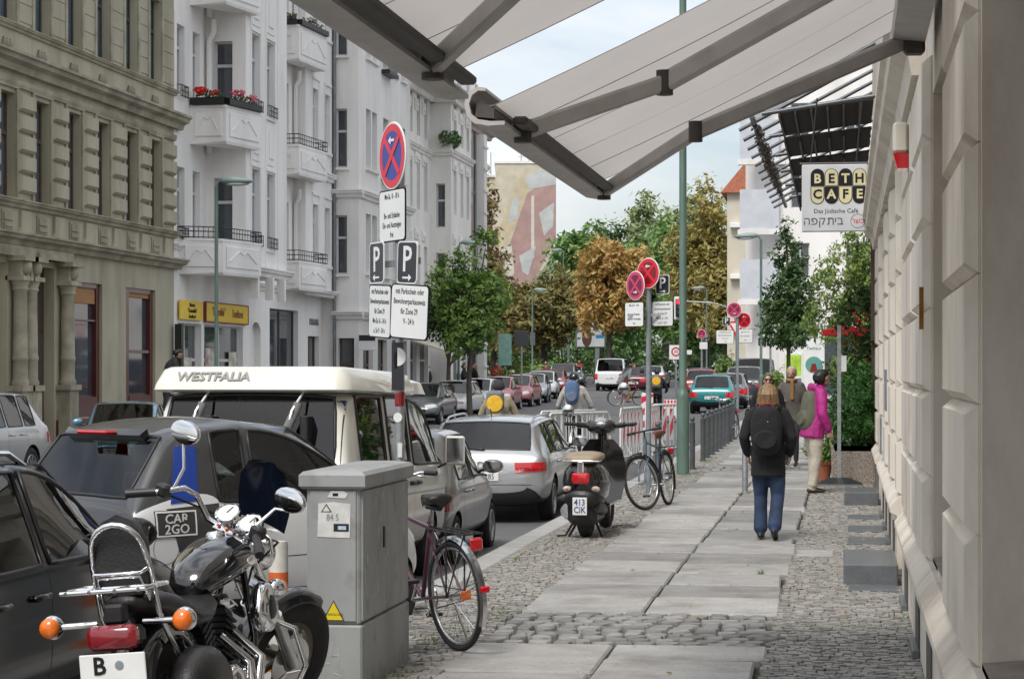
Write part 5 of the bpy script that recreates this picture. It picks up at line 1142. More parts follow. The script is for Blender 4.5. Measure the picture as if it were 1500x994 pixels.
# ---------------------------------------------------------------- two-seat city car parked at a slant
def citycar(loc,rz):
    t=thing('city_car','tiny white two-seater with grey roof arch and blue flash parked askew','car',loc,rz); W=1.56;w_=.78;L_=2.7;r0=-1.35;r1=1.35;be=.99;H=1.53
    GR=paint('anthracite',(.045,.047,.05),.4,.35)
    S=[(r0,.42,be-.18,be-.16,w_*.86,w_*.78,0,0),(r0+.05,.30,be-.03,be,w_*.97,w_*.86,0,0),(r0+.10,.27,be,be+.05,w_*.985,w_*.87,0,1),(r0+.42,.25,be+.02,H-.09,w_,w_*.80,0,0),(r0+.55,.25,be+.02,H-.04,w_,w_*.80,0,0),(r0+.74,.25,be+.01,H-.01,w_,w_*.80,1,0),(r0+1.0,.24,be,H,w_,w_*.80,0,0),(r0+1.06,.24,be,H,w_,w_*.80,1,0),(r0+1.52,.24,be-.01,H-.05,w_,w_*.78,1,1),(r1-.52,.24,be-.06,be+.08,w_*.99,w_*.80,0,0),(r1-.44,.25,be-.08,be-.0,w_*.985,w_*.78,0,0),(r1-.12,.27,be-.25,be-.2,w_*.94,w_*.74,0,0),(r1,.36,be-.42,be-.4,w_*.82,w_*.64,0,0)]
    su=carbody(t,S,dict(W=W,rw=.29,axles=(r0+.42,r1-.42),pill=.88),WHITEC,GR)
    wheels(t,[(sx*(w_-.10),y) for y in (r0+.42,r1-.42) for sx in (-1,1)],.29,.18,'alloy')
    for sx in (-1,1):
        # dark safety arch running down to the sill
        q=patchm(lambda y,z:su.side(sx,y,z),[(r0+.42,.58),(r0+.72,.40),(r0+.73,be+.01),(r0+.30,be-.01)],5,8,.003,.01); q.build('safety_arch',GR,t,60)
        q=patchm(lambda y,z:su.side(sx,y,z),[(r0+.34,be+.02),(r0+.56,be+.03),(r0+.62,H-.16),(r0+.46,H-.16)],4,6,.006,.01); q.build('blue_flash',mat('flash_blue',(.008,.04,.26),.35,0,.03,4),t,60)
        q=patchm(lambda y,z:su.side(sx,y,z),[(r0+.20,be-.19),(r0+.53,be-.19),(r0+.53,be-.02),(r0+.20,be-.02)],4,3,.007,.01); bd=q.build('lettered_badge',GR,t,60)
        for i,tx in enumerate(('CAR','2GO')):
            y=r0+.365; z=be-.075-.066*i; p,n=su.side(sx,y,z); text(tx,.085,bd,(p.x+sx*.009,y,z),(PI/2,0,sx*PI/2),WHITEP,ext=.001,bold=.001,sx=1.15)
        for a in ((r0+.205,be-.185,r0+.525,be-.175),(r0+.205,be-.035,r0+.525,be-.025),(r0+.205,be-.175,r0+.215,be-.035),(r0+.515,be-.175,r0+.525,be-.035)):
            patchm(lambda y,z:su.side(sx,y,z),[(a[0],a[1]),(a[2],a[1]),(a[2],a[3]),(a[0],a[3])],3,2,.009,.006).build('badge_border',WHITEP,bd)
        for z in (.80,.655):
            p,n=su.rad(r0+.55,sx*rad(50),z,-1); o=MB().ell((0,0,0),.10,.075,.058,16,8).build('tail_light',REDLENS,t,60,p-n*.015,(0,0,math.atan2(n.y,n.x)+PI/2)); MB().ell((.02,-.055,.0),.03,.02,.02,10,6).build('reflector',WHITEP,o,60)
        ring_=[(r0+.42+.0+.10*math.cos(2*PI*k/20),.73+.10*math.sin(2*PI*k/20)) for k in range(21)] if sx>0 else None
        if ring_:
            r_=ribbon(lambda y,z:su.side(sx,y,z),[(a-.14,b) for a,b in ring_],.006); r_ and r_.build('fuel_flap_seam',GREYPAINT,t,fix=False)
    seams(t,su,[[(r0+.98,be),(r0+.86,.42),(r1-.55,.38),(r1-.48,be-.08)],[(r0+.9,.62),(r1-.5,.62)]])
    lights(t,su,1,r1-.6,rad(30),rad(55),be-.40,be-.2,CLRLENS,'headlight',.05,8)
    m=patchm(lambda x,z:su.rear(x,z,-1),[(-.4,H-.12),(.4,H-.12),(.42,H-.09),(-.42,H-.09)],8,2,.05,.02); m.build('spoiler',GR,t,60); MB().box(-.16,.16,r0+.26,r0+.36,H-.085,H-.06,b=.01).build('brake_light',REDLENS,t)
    mirrors(t,su,r1-.72,be+.02,W,BLACKPL); plate(t,su,.5,'B · GO 218',-1); handles(t,su,(r0+1.0,),be-.1,BLACKPL); seats(t,(r0+.75,),.6,.34); steering(t,-.33,r0+1.52,be-.04); MB().box(-.66,.66,r1-.75,r1-.52,be-.2,be-.02,b=.05).build('dashboard',BLACKPL,t)
    return t
# right flank runs from (-4.42,12.95) towards the kerb
a=math.atan2(1.44,2.18); hx,hy=math.sin(a),math.cos(a); cx,cy=-4.42+hx*1.35,12.95+hy*1.35
citycar((cx-hy*.78,cy+hx*.78,-.12),-a)
# ================================================================ BICYCLES, SCOOTER, MOTORCYCLE
def spoked(r,tw,ns=28,tyre=None,rimm=None):
    """bicycle wheel in the y-z plane: tyre, rim, spokes, hub"""
    k=('bw',r,tw,ns)
    if k not in TYREC:
        t=MB().torus((0,0,0),r-tw,tw,'x',40,8).mesh('wheel',RUBBER,180); rm=MB().torus((0,0,0),r-2*tw-.006,.011,'x',40,6).mesh('rim',DULLCHROME,180)
        s=MB()
        for i in range(ns):
            a=2*PI*i/ns; b=a+(.28 if i%2 else -.28); sx=.03 if (i//2)%2 else -.03; s.tube([(sx,.02*math.cos(b),.02*math.sin(b)),(0,(r-2*tw-.005)*math.cos(a),(r-2*tw-.005)*math.sin(a))],.0016,3,0,False)
        s=s.mesh('spokes',DULLCHROME); h=MB().tube([(-.05,0,0),(-.035,0,0),(.035,0,0),(.05,0,0)],[.008,.028,.028,.008],10).mesh('hub',DULLCHROME,50)
        TYREC[k]=(t,rm,s,h)
    return TYREC[k]
def bikewheel(root,loc,rot,r,tw):
    t,rm,s,h=spoked(r,tw); o=link('wheel',t,root,loc,rot); link('rim',rm,o); link('spokes',s,o); link('hub',h,o); return o
def bicycle(label,loc,rz,fm,style='city',lean=0,steer=0,group=None,name='bicycle',r=.345,rack=True,saddlem=None,fenders=True,lock=False):
    t=thing(name,label,'bicycle',loc,rz,group); t.rotation_euler=(0,lean,rz); tw=.019
    wb=1.06; A=Vector((0,0,r)); B=Vector((0,.44,.29)); S=Vector((0,.26,.80 if style!='step' else .74)); Hh=Vector((0,.86,.84)); Hl=Vector((0,.905,.66)); F=Vector((0,wb,r))
    bikewheel(t,A,(0,0,0),r,tw)
    f=MB(); f.tube([B,S],.016,8)
    if style=='step': f.tube([Hl,(0,.70,.40),B+Vector((0,.03,.03))],.019,8); f.tube([Hl+Vector((0,-.01,.06)),(0,.66,.50),(0,.36,.50)],.014,8)
    else: f.tube([Hl,B],.018,8); f.tube([Hh,S-Vector((0,0,.05))],.015,8)
    f.tube([Hh+Vector((0,-.012,.04)),Hl-Vector((0,-.01,.03))],.02,10)
    for sx in (-.055,.055): f.tube([B+Vector((sx*.5,0,0)),A+Vector((sx,0,0))],.009,6); f.tube([S-Vector((0,0,.08))+Vector((sx*.4,0,0)),A+Vector((sx,0,0))],.008,6)
    f.build('frame',fm,t,60)
    # steered front end
    P=Hl; ax=(Hh-Hl).normalized(); R_=Matrix.Translation(P)@Matrix.Rotation(steer,4,ax)@Matrix.Translation(-P); k=lambda v:R_@Vector(v)
    ff=MB()
    for sx in (-.05,.05): ff.tube([k(Hl+Vector((sx,.01,-.03))),k(F+Vector((sx,-.04,.18))),k(F+Vector((sx,0,0)))],.011,6)
    ff.box(-.05,.05,.9,.93,.6,.64) if False else None
    ff.tube([k(Hl+Vector((-.05,.01,-.03))),k(Hl+Vector((.05,.01,-.03)))],.014,6); ff.build('fork',fm,t,60)
    bikewheel(t,k(F),R_.to_euler(),r,tw)
    hb=MB(); top=Hh+Vector((0,-.02,.14)); 
    hb.tube([k(Hh),k(top)],.012,8)
    bar=[(-.29,-.16,.06),(-.24,-.05,.07),(-.12,.03,.04),(0,.05,.0),(.12,.03,.04),(.24,-.05,.07),(.29,-.16,.06)] if style!='race' else [(-.28,.0,.0),(-.1,.04,0),(0,.05,0),(.1,.04,0),(.28,0,0)]
    hb.tube([k(top+Vector(p)) for p in bar],.0115,8); h_=hb.build('handlebar',DULLCHROME if style!='race' else BLACKPL,t,60)
    for i in (0,-1): 
        a,b=Vector(bar[i]),Vector(bar[1 if i==0 else -2]); MB().tube([k(top+a),k(top+a.lerp(b,.75))],.017,8).build('grip',BLACKPL,h_,60); MB().tube([k(top+b+Vector((0,.05,-.02))),k(top+a.lerp(b,.4)+Vector((0,.06,-.03)))],.006,5).build('brake_lever',DULLCHROME,h_,60)
    sp=MB(); sp.tube([S-Vector((0,0,.03)),S+Vector((0,-.03,.10))],.0125,8); sp.build('seat_post',DULLCHROME,t,60)
    sd=MB(); c=S+Vector((0,-.04,.135)); rings=[]
    for u,w_,h in ((-.13,.03,.0),(-.12,.075,.012),(-.07,.085,.018),(-.01,.065,.012),(.06,.03,.006),(.13,.018,.0),(.145,.006,-.008)):
        rings.append([(c.x+w_*math.cos(q),c.y+u,c.z+h+(.028 if math.sin(q)>0 else .045)*math.sin(q)) for q in [2*PI*j/12 for j in range(12)]])
    sd.loft(rings); sd.tube([c+Vector((0,-.09,-.05)),c+Vector((0,.08,-.045))],.02,6); sd.build('saddle',saddlem or LEATHER,t,60)
    cr=MB(); cr.torus(B+Vector((.06,0,0)),.085,.006,'x',24,5); cr.tube([B-Vector((.07,0,0)),B+Vector((.07,0,0))],.016,8); cr.tube([B+Vector((.075,0,0)),B+Vector((.085,.10,-.13))],.009,6); cr.tube([B-Vector((.075,0,0)),B+Vector((-.085,-.10,.13))],.009,6); cr.build('crank',DULLCHROME,t,60)
    for sg in (1,-1): 
        p=B+Vector((sg*.085,sg*.10,-sg*.13)); MB().box(p.x,p.x+sg*.09,p.y-.04,p.y+.04,p.z-.012,p.z+.012,b=.006).build('pedal',BLACKPL,t)
    ch=MB()
    for dz,e in ((.08,.03),(-.08,-.035)): ch.tube([B+Vector((.06,0,dz)),A+Vector((.06,0,e))],.004,4)
    ch.build('chain',BLACKPL,t)
    if style=='step': MB().prism([(-.06,r-.05),(.46,.20),(.55,.29),(.5,.39),(-.06,r+.05)],.05,.075,'x').build('chain_guard',BLACKPL,t)
    if fenders:
        m=MB(); n=16
        def arc(c,R0,a0,a1,tr):
            rings=[]
            for i in range(n+1):
                a=a0+(a1-a0)*i/n; rr=[]
                for x,dr in ((-.026,-.016),(-.014,0),(.014,0),(.026,-.016),(.02,-.02),(-.02,-.02)): rr.append(tr(Vector((x,c.y+(R0+dr)*math.cos(a),c.z+(R0+dr)*math.sin(a)))))
                rings.append(rr)
            return rings
        m.loft(arc(A,r+.03,rad(60),rad(205),lambda v:v)); m.build('rear_mudguard',DULLCHROME if style=='city' else BLACKPL,t,40)
        m=MB(); m.loft(arc(F,r+.03,rad(30),rad(165),k)); m.build('front_mudguard',DULLCHROME if style=='city' else BLACKPL,t,40)
        for sx in (-.05,.05): MB().tube([A+Vector((sx,0,0)),(sx*.5,-(r+.02)*math.cos(rad(20)),r+(r+.02)*math.sin(rad(20)))],.003,4).build('mudguard_stay',DULLCHROME,t)
    if rack:
        m=MB(); z=2*r+.06
        for sx in (-.06,-.0,.06): m.tube([(sx,.2,z+.01),(sx,-.28,z)],.006,5)
        for y in (.18,.02,-.14,-.28): m.tube([(-.065,y,z),(.065,y,z)],.006,5)
        for sx in (-.065,.065): m.tube([(sx,-.05,z),(sx,0,r)],.006,5); m.tube([(sx,-.28,z),(sx*.9,.0,r)],.005,5)
        m.build('luggage_rack',BLACKPL,t,60); MB().box(-.04,.04,-.33,-.29,z-.1,z-.02,b=.012).build('rear_lamp',REDLENS,t)
    MB().box(-.03,.03,0,.05,-.03,.03,b=.01).build('front_lamp',CHROME,t,None,k(Hl+Vector((0,.06,.05))))
    MB().tube([(.06,.12,.27),(.17,.18,.012)],.008,6).build('kickstand',DULLCHROME,t)
    return t
BKBLK=mat('bike_black',(.012,.012,.013),.3,0,.1,9,coat=.5); BKBLUE=mat('bike_blue_grey',(.06,.09,.13),.35,.2,.1,9,coat=.5); BKRED=mat('bike_red',(.35,.02,.03),.3,0,.1,9,coat=.5); BKSIL=mat('bike_silver',(.4,.41,.42),.3,.7,.1,9); BKPUR=mat('bike_dark_purple',(.06,.012,.03),.3,0,.1,9,coat=.5)
# ---- city bicycle with a wire basket behind the cabinet
b1=bicycle('dark city bicycle with chrome mudguards parked behind the grey cabinet',(-2.38,13.17,0),rad(39),BKPUR,'city',rad(-4),rad(8))
MB().box(-.035,.035,-.02,.0,-.03,.03,b=.008).build('orange_reflector',ORLENS,b1,None,(.06,-.02,.345)); MB().box(-.03,.03,-.02,.02,-.02,.02,b=.008).build('red_reflector',REDLENS,b1,None,(0,-.38,.42))
# ---- bicycle leaning on the sign pole
bicycle('dark blue trekking bicycle leaning against the blue grey sign pole',(-2.26,27.75,0),rad(169.6),BKBLUE,'race',rad(5),rad(-24),saddlem=mat('brown_leather',(.14,.05,.025),.45,0,.2,9))
# ---- bicycles parked in a cluster farther along the kerb
for i,(x,y,rz,fm,lb) in enumerate(((-2.95,52.2,12,BKSIL,'silver bicycle chained to the last bollards'),(-2.75,54.6,168,BKBLK,'black bicycle standing between bollards and the blue grey sign pole'),(-2.45,57.5,8,BKRED,'red bicycle parked just past the sign pole at the kerb'),(-2.5,61,172,BKBLK,'black bicycle parked beyond the red one at the kerb'),(-2.3,66,10,BKSIL,'silver bicycle parked near the slender hornbeam'))):
    bicycle(lb,(x,y,GZC(y)),rad(rz),fm,'step' if i%2 else 'city',rad(4),rad(15),'bicycles parked along the near kerb')
for i,(x,y,rz,fm,lb) in enumerate(((-19.0,150,80,BKSIL,'silver bicycle parked before the hedge across the square'),(-16.8,151,95,BKBLK,'black bicycle parked under the orange maple'))): bicycle(lb,(x,y,GZC(y)-.3),rad(rz),fm,'city',0,0)
# ================================================================ scooter
def scooter(loc,rz):
    t=thing('motor_scooter','black vintage scooter with tan seat and small number plate','scooter',loc,rz); SB=mat('scooter_black',(.013,.012,.012),.16,0,.1,6,coat=.8)
    TAN=mat('tan_vinyl',(.27,.215,.14),.5,0,.12,9); r=.215
    def ringx(y,z,w_,h,n=14,p=2.4): return [(w_*abs(math.cos(2*PI*k/n))**(2/p)*(1 if math.cos(2*PI*k/n)>=0 else -1),y,z+h*abs(math.sin(2*PI*k/n))**(2/p)*(1 if math.sin(2*PI*k/n)>=0 else -1)) for k in range(n)]
    for y,nm in ((0,'rear'),(1.28,'front')):
        o=MB().torus((0,y,r),r-.055,.058,'x',32,8,0,0,None,1.15).build('wheel',RUBBER,t,180); MB().lathe([(.002,-.035),(.1,-.035),(.125,-.045),(.125,.045),(.1,.035),(.002,.035)],20,Matrix.Translation((0,y,r))@Matrix.Rotation(PI/2,4,'Y')).build('rim',DULLCHROME,o,40)
    MB().loft([ringx(-.30,.54,.085,.11),ringx(-.27,.54,.14,.17),ringx(-.16,.53,.20,.21),ringx(.05,.51,.225,.22),ringx(.25,.49,.20,.2),ringx(.42,.48,.12,.18)]).build('rear_body',SB,t,180)
    MB().loft([ringx(-.335,.40,.10,.06),ringx(-.30,.38,.16,.085),ringx(-.1,.38,.185,.08),ringx(.1,.36,.18,.07)]).build('tail_bumper',BLACKPL,t,180)
    MB().loft([ringx(-.30,.745,.10,.02),ringx(-.26,.755,.165,.045),ringx(-.1,.765,.18,.055),ringx(.15,.765,.165,.05),ringx(.38,.75,.12,.04),ringx(.44,.745,.07,.02)]).build('seat',TAN,t,180)
    s=MB(); s.tube([(-.175,-.2,.74),(-.17,-.31,.735),(0,-.335,.735),(.17,-.31,.735),(.175,-.2,.74)],.008,6); s.build('seat_trim',CHROME,t,60)
    MB().box(-.03,.03,-.345,-.30,.62,.74,b=.012).build('grab_catch',CHROME,t)
    o=MB().loft([[(x*w_,-.315-dy,.575+z*h) for x,z in ((-1,-.6),(-.75,-1),(.75,-1),(1,-.6),(1,.8),(.85,1),(-.85,1),(-1,.8))] for w_,h,dy in ((.085,.052,0),(.082,.05,.025),(.06,.035,.035))]).build('tail_light',REDLENS,t,50)
    for sx in (-1,1):
        o=MB().ell((sx*.135,-.285,.475),.042,.03,.028,12,8).build('indicator',CLRLENS,t,60); MB().ell((sx*.135,-.305,.475),.02,.014,.016,8,6).build('bulb',ORLENS,o,60)
    pl=MB().box(-.068,.068,-.385,-.377,.235,.40,b=.004).build('number_plate',PLATEM,t); MB().box(-.05,.05,-.375,-.30,.3,.42).build('plate_bracket',BLACKPL,t)
    for i,tx in enumerate(('413','CIK')): text(tx,.082,pl,(0,-.3862,.352-.07*i),(PI/2,0,0),mat('plate_blue',(.03,.05,.22),.5,0,0),bold=.001,sx=.85)
    MB().box(-.14,.14,-.27,.3,.13,.38,b=.05).build('engine_cover',BLACKPL,t)
    MB().tube([(-.15,-.22,.26),(-.15,-.05,.25),(-.14,.15,.24)],[.06,.085,.05],12).build('transmission_case',DULLCHROME,t,60)
    MB().tube([(.155,-.24,.30),(.15,.0,.27),(.13,.2,.24)],[.05,.06,.03],12).build('exhaust',BLACKPL,t,60)
    MB().box(-.17,.17,.40,.98,.27,.31,b=.015).build('footboard',SB,t)
    rings=[]
    for z,w_,y in ((.30,.20,.98),(.45,.23,1.02),(.65,.235,1.06),(.8,.20,1.04),(.9,.12,1.0)):
        rings.append([(x*w_,y+.07*(1-x*x)+dy,z) for x,dy in ((-1,0),(-.6,0),(0,0),(.6,0),(1,0),(.6,-.025),(0,-.025),(-.6,-.025))])
    MB().loft(rings).build('leg_shield',SB,t,50)
    MB().tube([(0,1.07,.95),(0,1.2,.5),(0,1.28,.24)],[.05,.045,.03],10).build('steering_column',SB,t,60)
    m=MB(); m.loft([[(w_*math.cos(a)*1.0,1.28+l*math.cos(a)*0+ (.30 if False else 0)+yy,.40+h) for a in (0,1)] for w_,l,h,yy in ((.1,.1,0,0),(.1,.1,.1,.0))],0,False,False) if False else None
    MB().loft([ringx(1.02,.36,.05,.05),ringx(1.12,.40,.085,.07),ringx(1.28,.43,.095,.06),ringx(1.45,.38,.07,.07),ringx(1.52,.31,.03,.05)]).build('front_mudguard',SB,t,180)
    MB().loft([ringx(.90,1.02,.10,.05),ringx(.96,1.03,.15,.075),ringx(1.06,1.02,.14,.09),ringx(1.14,1.0,.09,.08)]).build('headset',SB,t,180)
    MB().lathe([(.002,.012),(.052,.01),(.06,0)],20,Matrix.Translation((0,.935,1.08))@Matrix.Rotation(rad(40),4,'X')).build('speedometer',mat('dial_grey',(.30,.31,.32),.35,0,.3,40),t,60); MB().ell((0,1.15,1.0),.06,.03,.06,14,8).build('headlight',CLRLENS,t,60)
    for sx in (-1,1):
        MB().tube([(sx*.10,1.0,1.03),(sx*.24,.95,1.045)],.03,8).build('handlebar',SB,t,60); MB().tube([(sx*.24,.95,1.045),(sx*.36,.91,1.055)],.018,10).build('grip',BLACKPL,t,60); MB().tube([(sx*.2,1.0,1.03),(sx*.36,.99,1.035)],.006,5).build('brake_lever',DULLCHROME,t,60)
    for sx,px,pz in ((-1,-.33,1.18),(1,.23,1.40)):
        MB().tube([(sx*.17,1.0,1.06),(sx*.2,.99,1.15),(px,.97,pz-.06)],.006,5).build('mirror_stalk',CHROME,t,60); o=MB().lathe([(.002,-.012),(.05,-.012),(.062,0),(.055,.008),(.002,.01)],18,Matrix.Translation((px,.965,pz))@Matrix.Rotation(rad(-90),4,'X')).build('mirror',DULLCHROME,t,50); MB().box(px-.045,px+.045,.95,.9525,pz-.012,pz+.012).build('mirror_band',BLACKPL,o)
    MB().tube([(-.1,.1,.2),(-.2,.02,.015),(-.27,-.04,.015)],.011,6).build('stand',BLACKPL,t,60)
    for sx in (-1,1): MB().tube([(sx*.06,.06,.2),(sx*.16,-.03,.01)],.012,6).build('centre_stand',BLACKPL,t)
    return t
sk=scooter((-2.68,22.3,0),rad(-2)); sk.scale=(1.1,1.1,1.1)
# ================================================================ motorcycle
def motorcycle(loc,rz):
    t=thing('motorcycle','black and chrome cruiser motorcycle with sissy bar and orange indicators','motorcycle',loc,rz); t.rotation_euler=(0,rad(-5),rz)
    BK=mat('motorcycle_black',(.008,.008,.009),.1,0,.1,5,coat=.9); V=Vector; wb=1.66; F=V((0,wb,.32)); A=V((0,0,.31))
    def cast(root,c,r,tw,rot=(0,0,0)):
        My=Matrix.Rotation(PI/2,4,'Y'); o=MB().lathe([(r-.13,-tw*.7),(r-.08,-tw),(r-.03,-tw*.92),(r-.005,-tw*.5),(r,0),(r-.005,tw*.5),(r-.03,tw*.92),(r-.08,tw),(r-.13,tw*.7)],40,My).build('wheel',RUBBER,root,180,c,rot)
        m=MB(); m.lathe([(r-.125,-tw*.72),(r-.115,-tw*.72),(r-.15,-tw*.3),(r-.15,tw*.3),(r-.115,tw*.72),(r-.125,tw*.72)],40,My); m.tube([(-.07,0,0),(.07,0,0)],.045,14)
        for i in range(7):
            a=2*PI*i/7; m.tube([(0,.04*math.cos(a),.04*math.sin(a)),(0,(r-.14)*math.cos(a+.12),(r-.14)*math.sin(a+.12))],[.018,.013],6)
        m.build('rim',mat('bronze_rim',(.16,.14,.11),.35,.7,.15,9),o,50); MB().lathe([(.05,.06),(.13,.06),(.13,.066),(.05,.066)],28,My).build('brake_disc',DULLCHROME,o,50)
    cast(t,A,.31,.068)
    # steered front end
    st=rad(-32); P=V((0,1.12,.92)); Q=V((0,1.40,.0)); ax=(P-F).normalized(); HP=V((0,1.16,.86)); R_=Matrix.Translation(HP)@Matrix.Rotation(st,4,ax)@Matrix.Translation(-HP); k=lambda v:R_@V(v)
    cast(t,k(F),.325,.052,R_.to_euler())
    m=MB(); n=18; rings=[]
    for i in range(n+1):
        a=rad(66)+(rad(182)-rad(66))*i/n; R0=.35; rings.append([k(V((x,F.y+(R0+dr)*math.cos(a),F.z+(R0+dr)*math.sin(a)))) for x,dr in ((-.072,-.045),(-.062,-.01),(-.03,.008),(0,.012),(.03,.008),(.062,-.01),(.072,-.045),(.06,-.04),(0,-.0),(-.06,-.04))])
    m.loft(rings); m.build('front_mudguard',BK,t,60)
    for sx in (-.095,.095):
        MB().tube([k(F+V((sx,-.02,0))),k(F.lerp(P,.45)+V((sx,0,0)))],.034,12).build('fork_leg',DULLCHROME,t,60); MB().tube([k(F.lerp(P,.4)+V((sx,0,0))),k(P+V((sx,-.01,.02)))],.022,12).build('fork_tube',CHROME,t,60)
    for z in (.72,.94): 
        p=F.lerp(P,(z-.32)/(.92-.32)); MB().box(-.12,.12,-.04,.04,-.015,.015,b=.01).build('fork_clamp',DULLCHROME,t,None,k(p),R_.to_euler())
    # headlight and instruments
    o=MB().lathe([(.002,.10),(.05,.095),(.085,.05),(.095,0),(.09,-.02),(.002,-.015)],24,R_@Matrix.Translation((0,1.30,.88))@Matrix.Rotation(rad(90),4,'X')).build('headlight',CHROME,t,60)
    for sx in (-.075,.075):
        M2=R_@Matrix.Translation((sx,1.10,1.055))@Matrix.Rotation(rad(38),4,'X'); g=MB().lathe([(.03,-.08),(.055,-.06),(.06,-.01),(.062,.004),(.055,.008),(.052,.002)],22,M2).build('gauge',CHROME,t,50); MB().lathe([(.001,.0035),(.052,.003)],22,M2).build('dial',WHITEP,g); MB(M2).box(-.003,.003,-.005,.04,.004,.0055).build('needle',INK,g)
    MB(R_).box(-.09,.09,1.02,1.10,.965,1.0,b=.015).build('indicator_panel',DULLCHROME,t)
    for i,c in enumerate((REDLENS,ORLENS,DKREDLENS)): MB(R_).ell((-.05+.05*i,1.03,1.003),.011,.011,.006,8,6).build('warning_lamp',c,t,60)
    # small tinted screen
    rings=[]
    for z,w_ in ((1.02,.15),(1.12,.17),(1.22,.165),(1.30,.12),(1.325,.06)): rings.append([k(V((w_*x,1.27-.22*(z-1.02)+.035*(1-x*x),z))) for x in (-1,-.5,0,.5,1)])
    sc=MB(); nn=5; vs=[p for r_ in rings for p in r_]; sc.add(vs,[(i*nn+j,i*nn+j+1,(i+1)*nn+j+1,(i+1)*nn+j) for i in range(len(rings)-1) for j in range(nn-1)]); sc.build('tinted_screen',mat('smoked_blue_screen',(.005,.008,.016),.08,0,.2,3,spec=.5),t,180)
    # handlebar
    pts=[(-.42,.80,1.04),(-.31,.88,1.085),(-.235,.945,1.125),(-.20,1.0,1.10),(-.15,1.06,1.0),(-.06,1.09,.975),(.06,1.09,.975),(.15,1.06,1.0),(.20,1.0,1.10),(.235,.945,1.125),(.31,.88,1.085),(.42,.80,1.04)]
    hb=MB().tube([k(p) for p in pts],.0135,10).build('handlebar',CHROME,t,60)
    for sx in (-1,1):
        MB().tube([k((sx*.44,.785,1.03)),k((sx*.33,.865,1.075))],.021,12).build('grip',BLACKPL,hb,60); MB(R_).box(sx*.31-.035,sx*.31+.035,.86,.92,1.06,1.12,b=.012).build('switch_block',BLACKPL,hb); MB().tube([k((sx*.29,.93,1.09)),k((sx*.34,.95,1.065)),k((sx*.44,.87,1.03))],.008,6).build('lever',DULLCHROME,hb,60)
        e=V((sx*.36,1.0,1.36)) if sx<0 else V((sx*.36,1.0,1.26)); MB().tube([k((sx*.27,.91,1.11)),k((sx*.30,.98,1.2)),k(e-V((0,0,.05)))],.008,6).build('mirror_stalk',CHROME,hb,60)
        o=MB(R_).loft([[ (e.x+w_*math.cos(2*PI*j/16)*1.35,e.y+dy,e.z+w_*math.sin(2*PI*j/16)*.85) for j in range(16)] for w_,dy in ((.02,.045),(.05,.035),(.066,.008),(.066,-.012),(.06,-.014))]).build('mirror',CHROME,hb,50)
        MB().tube([k((sx*.10,1.2,.80)),k((sx*.2,1.19,.79))],.012,8).build('indicator_stalk',CHROME,t,60); o=MB(R_).ell((sx*.245,1.19,.79),.048,.055,.045,14,8).build('indicator',CHROME,t,60); MB(R_).ell((sx*.245,1.225,.79),.036,.03,.036,12,8).build('lens',ORLENS,o,60)
        # cables
        MB().tube([k((sx*.30,.92,1.07)),k((sx*.2,1.18,1.0)),(sx*.07,1.14,.8),(sx*.06,1.0,.65)],.006,5).build('cable',BLACKPL,t,60)
    # frame, tank
    fr=MB(); fr.tube([(0,1.08,.93),(0,.95,.80),(0,.4,.66),(0,.05,.62)],.024,8)
    for sx in (-.11,.11): fr.tube([(sx*.4,1.08,.82),(sx,.98,.5),(sx,.9,.2),(sx,.4,.17),(sx,.15,.3),(sx,.02,.6)],.018,8); fr.tube([(sx,.0,.31),(sx,.3,.33)],.022,8)
    fr.build('frame',BK,t,60)
    rings=[]
    for y,w_,h,zc in ((1.13,.05,.05,.86),(1.08,.11,.09,.87),(.98,.155,.115,.87),(.85,.175,.125,.86),(.7,.165,.12,.835),(.55,.12,.095,.80),(.46,.07,.05,.775)):
        rings.append([(w_*math.cos(a)*(1 if math.sin(a)>-.1 else .9),y,zc+h*(math.sin(a) if math.sin(a)>0 else math.sin(a)*.75)) for a in [2*PI*j/18 for j in range(18)]])
    tk=MB().loft(rings).build('fuel_tank',BK,t,180); MB(Matrix.Translation((0,.88,.98))).lathe([(.002,.022),(.035,.022),(.045,.01),(.048,0)],18).build('fuel_cap',CHROME,tk,50)
    for sx in (-1,1): MB().loft([[(sx*(.172-.02*abs(a)),.86+.07*math.cos(q)+0*a,.86+.022*math.sin(q)) for q in [2*PI*j/14 for j in range(14)]] for a in (0,-.15)]).build('tank_emblem',CHROME,tk,50)
    rings=[]
    for y,w_,zt,zb in ((.56,.07,.77,.70),(.47,.13,.755,.66),(.32,.165,.72,.62),(.18,.165,.735,.62),(.10,.14,.80,.64),(-.05,.125,.83,.70),(-.22,.11,.835,.74),(-.30,.07,.82,.76)):
        rings.append([(w_*math.cos(a),y,(zt+zb)/2+(zt-zb)/2*math.sin(a)) for a in [2*PI*j/14 for j in range(14)]])
    MB().loft(rings).build('seat',LEATHER,t,180)
    m=MB(); n=18; rings=[]
    for i in range(n+1):
        a=rad(20)+(rad(205)-rad(20))*i/n; R0=.375; rings.append([(x,(R0+dr)*math.cos(a),.31+(R0+dr)*math.sin(a)) for x,dr in ((-.10,-.06),(-.095,-.01),(-.05,.012),(0,.016),(.05,.012),(.095,-.01),(.10,-.06),(.09,-.05),(0,.0),(-.09,-.05))])
    m.loft(rings); m.build('rear_mudguard',BK,t,60)
    # sissy bar with pad, rack
    s=MB(); s.tube([(-.125,-.02,.52),(-.125,-.22,.74),(-.122,-.28,.95)]+[(-.115*math.cos(q),-.30-.035*math.sin(q),1.00+.115*math.sin(q)) for q in [PI*j/10 for j in range(11)]]+[(.122,-.28,.95),(.125,-.22,.74),(.125,-.02,.52)],.0125,10); s.build('sissy_bar',CHROME,t,60)
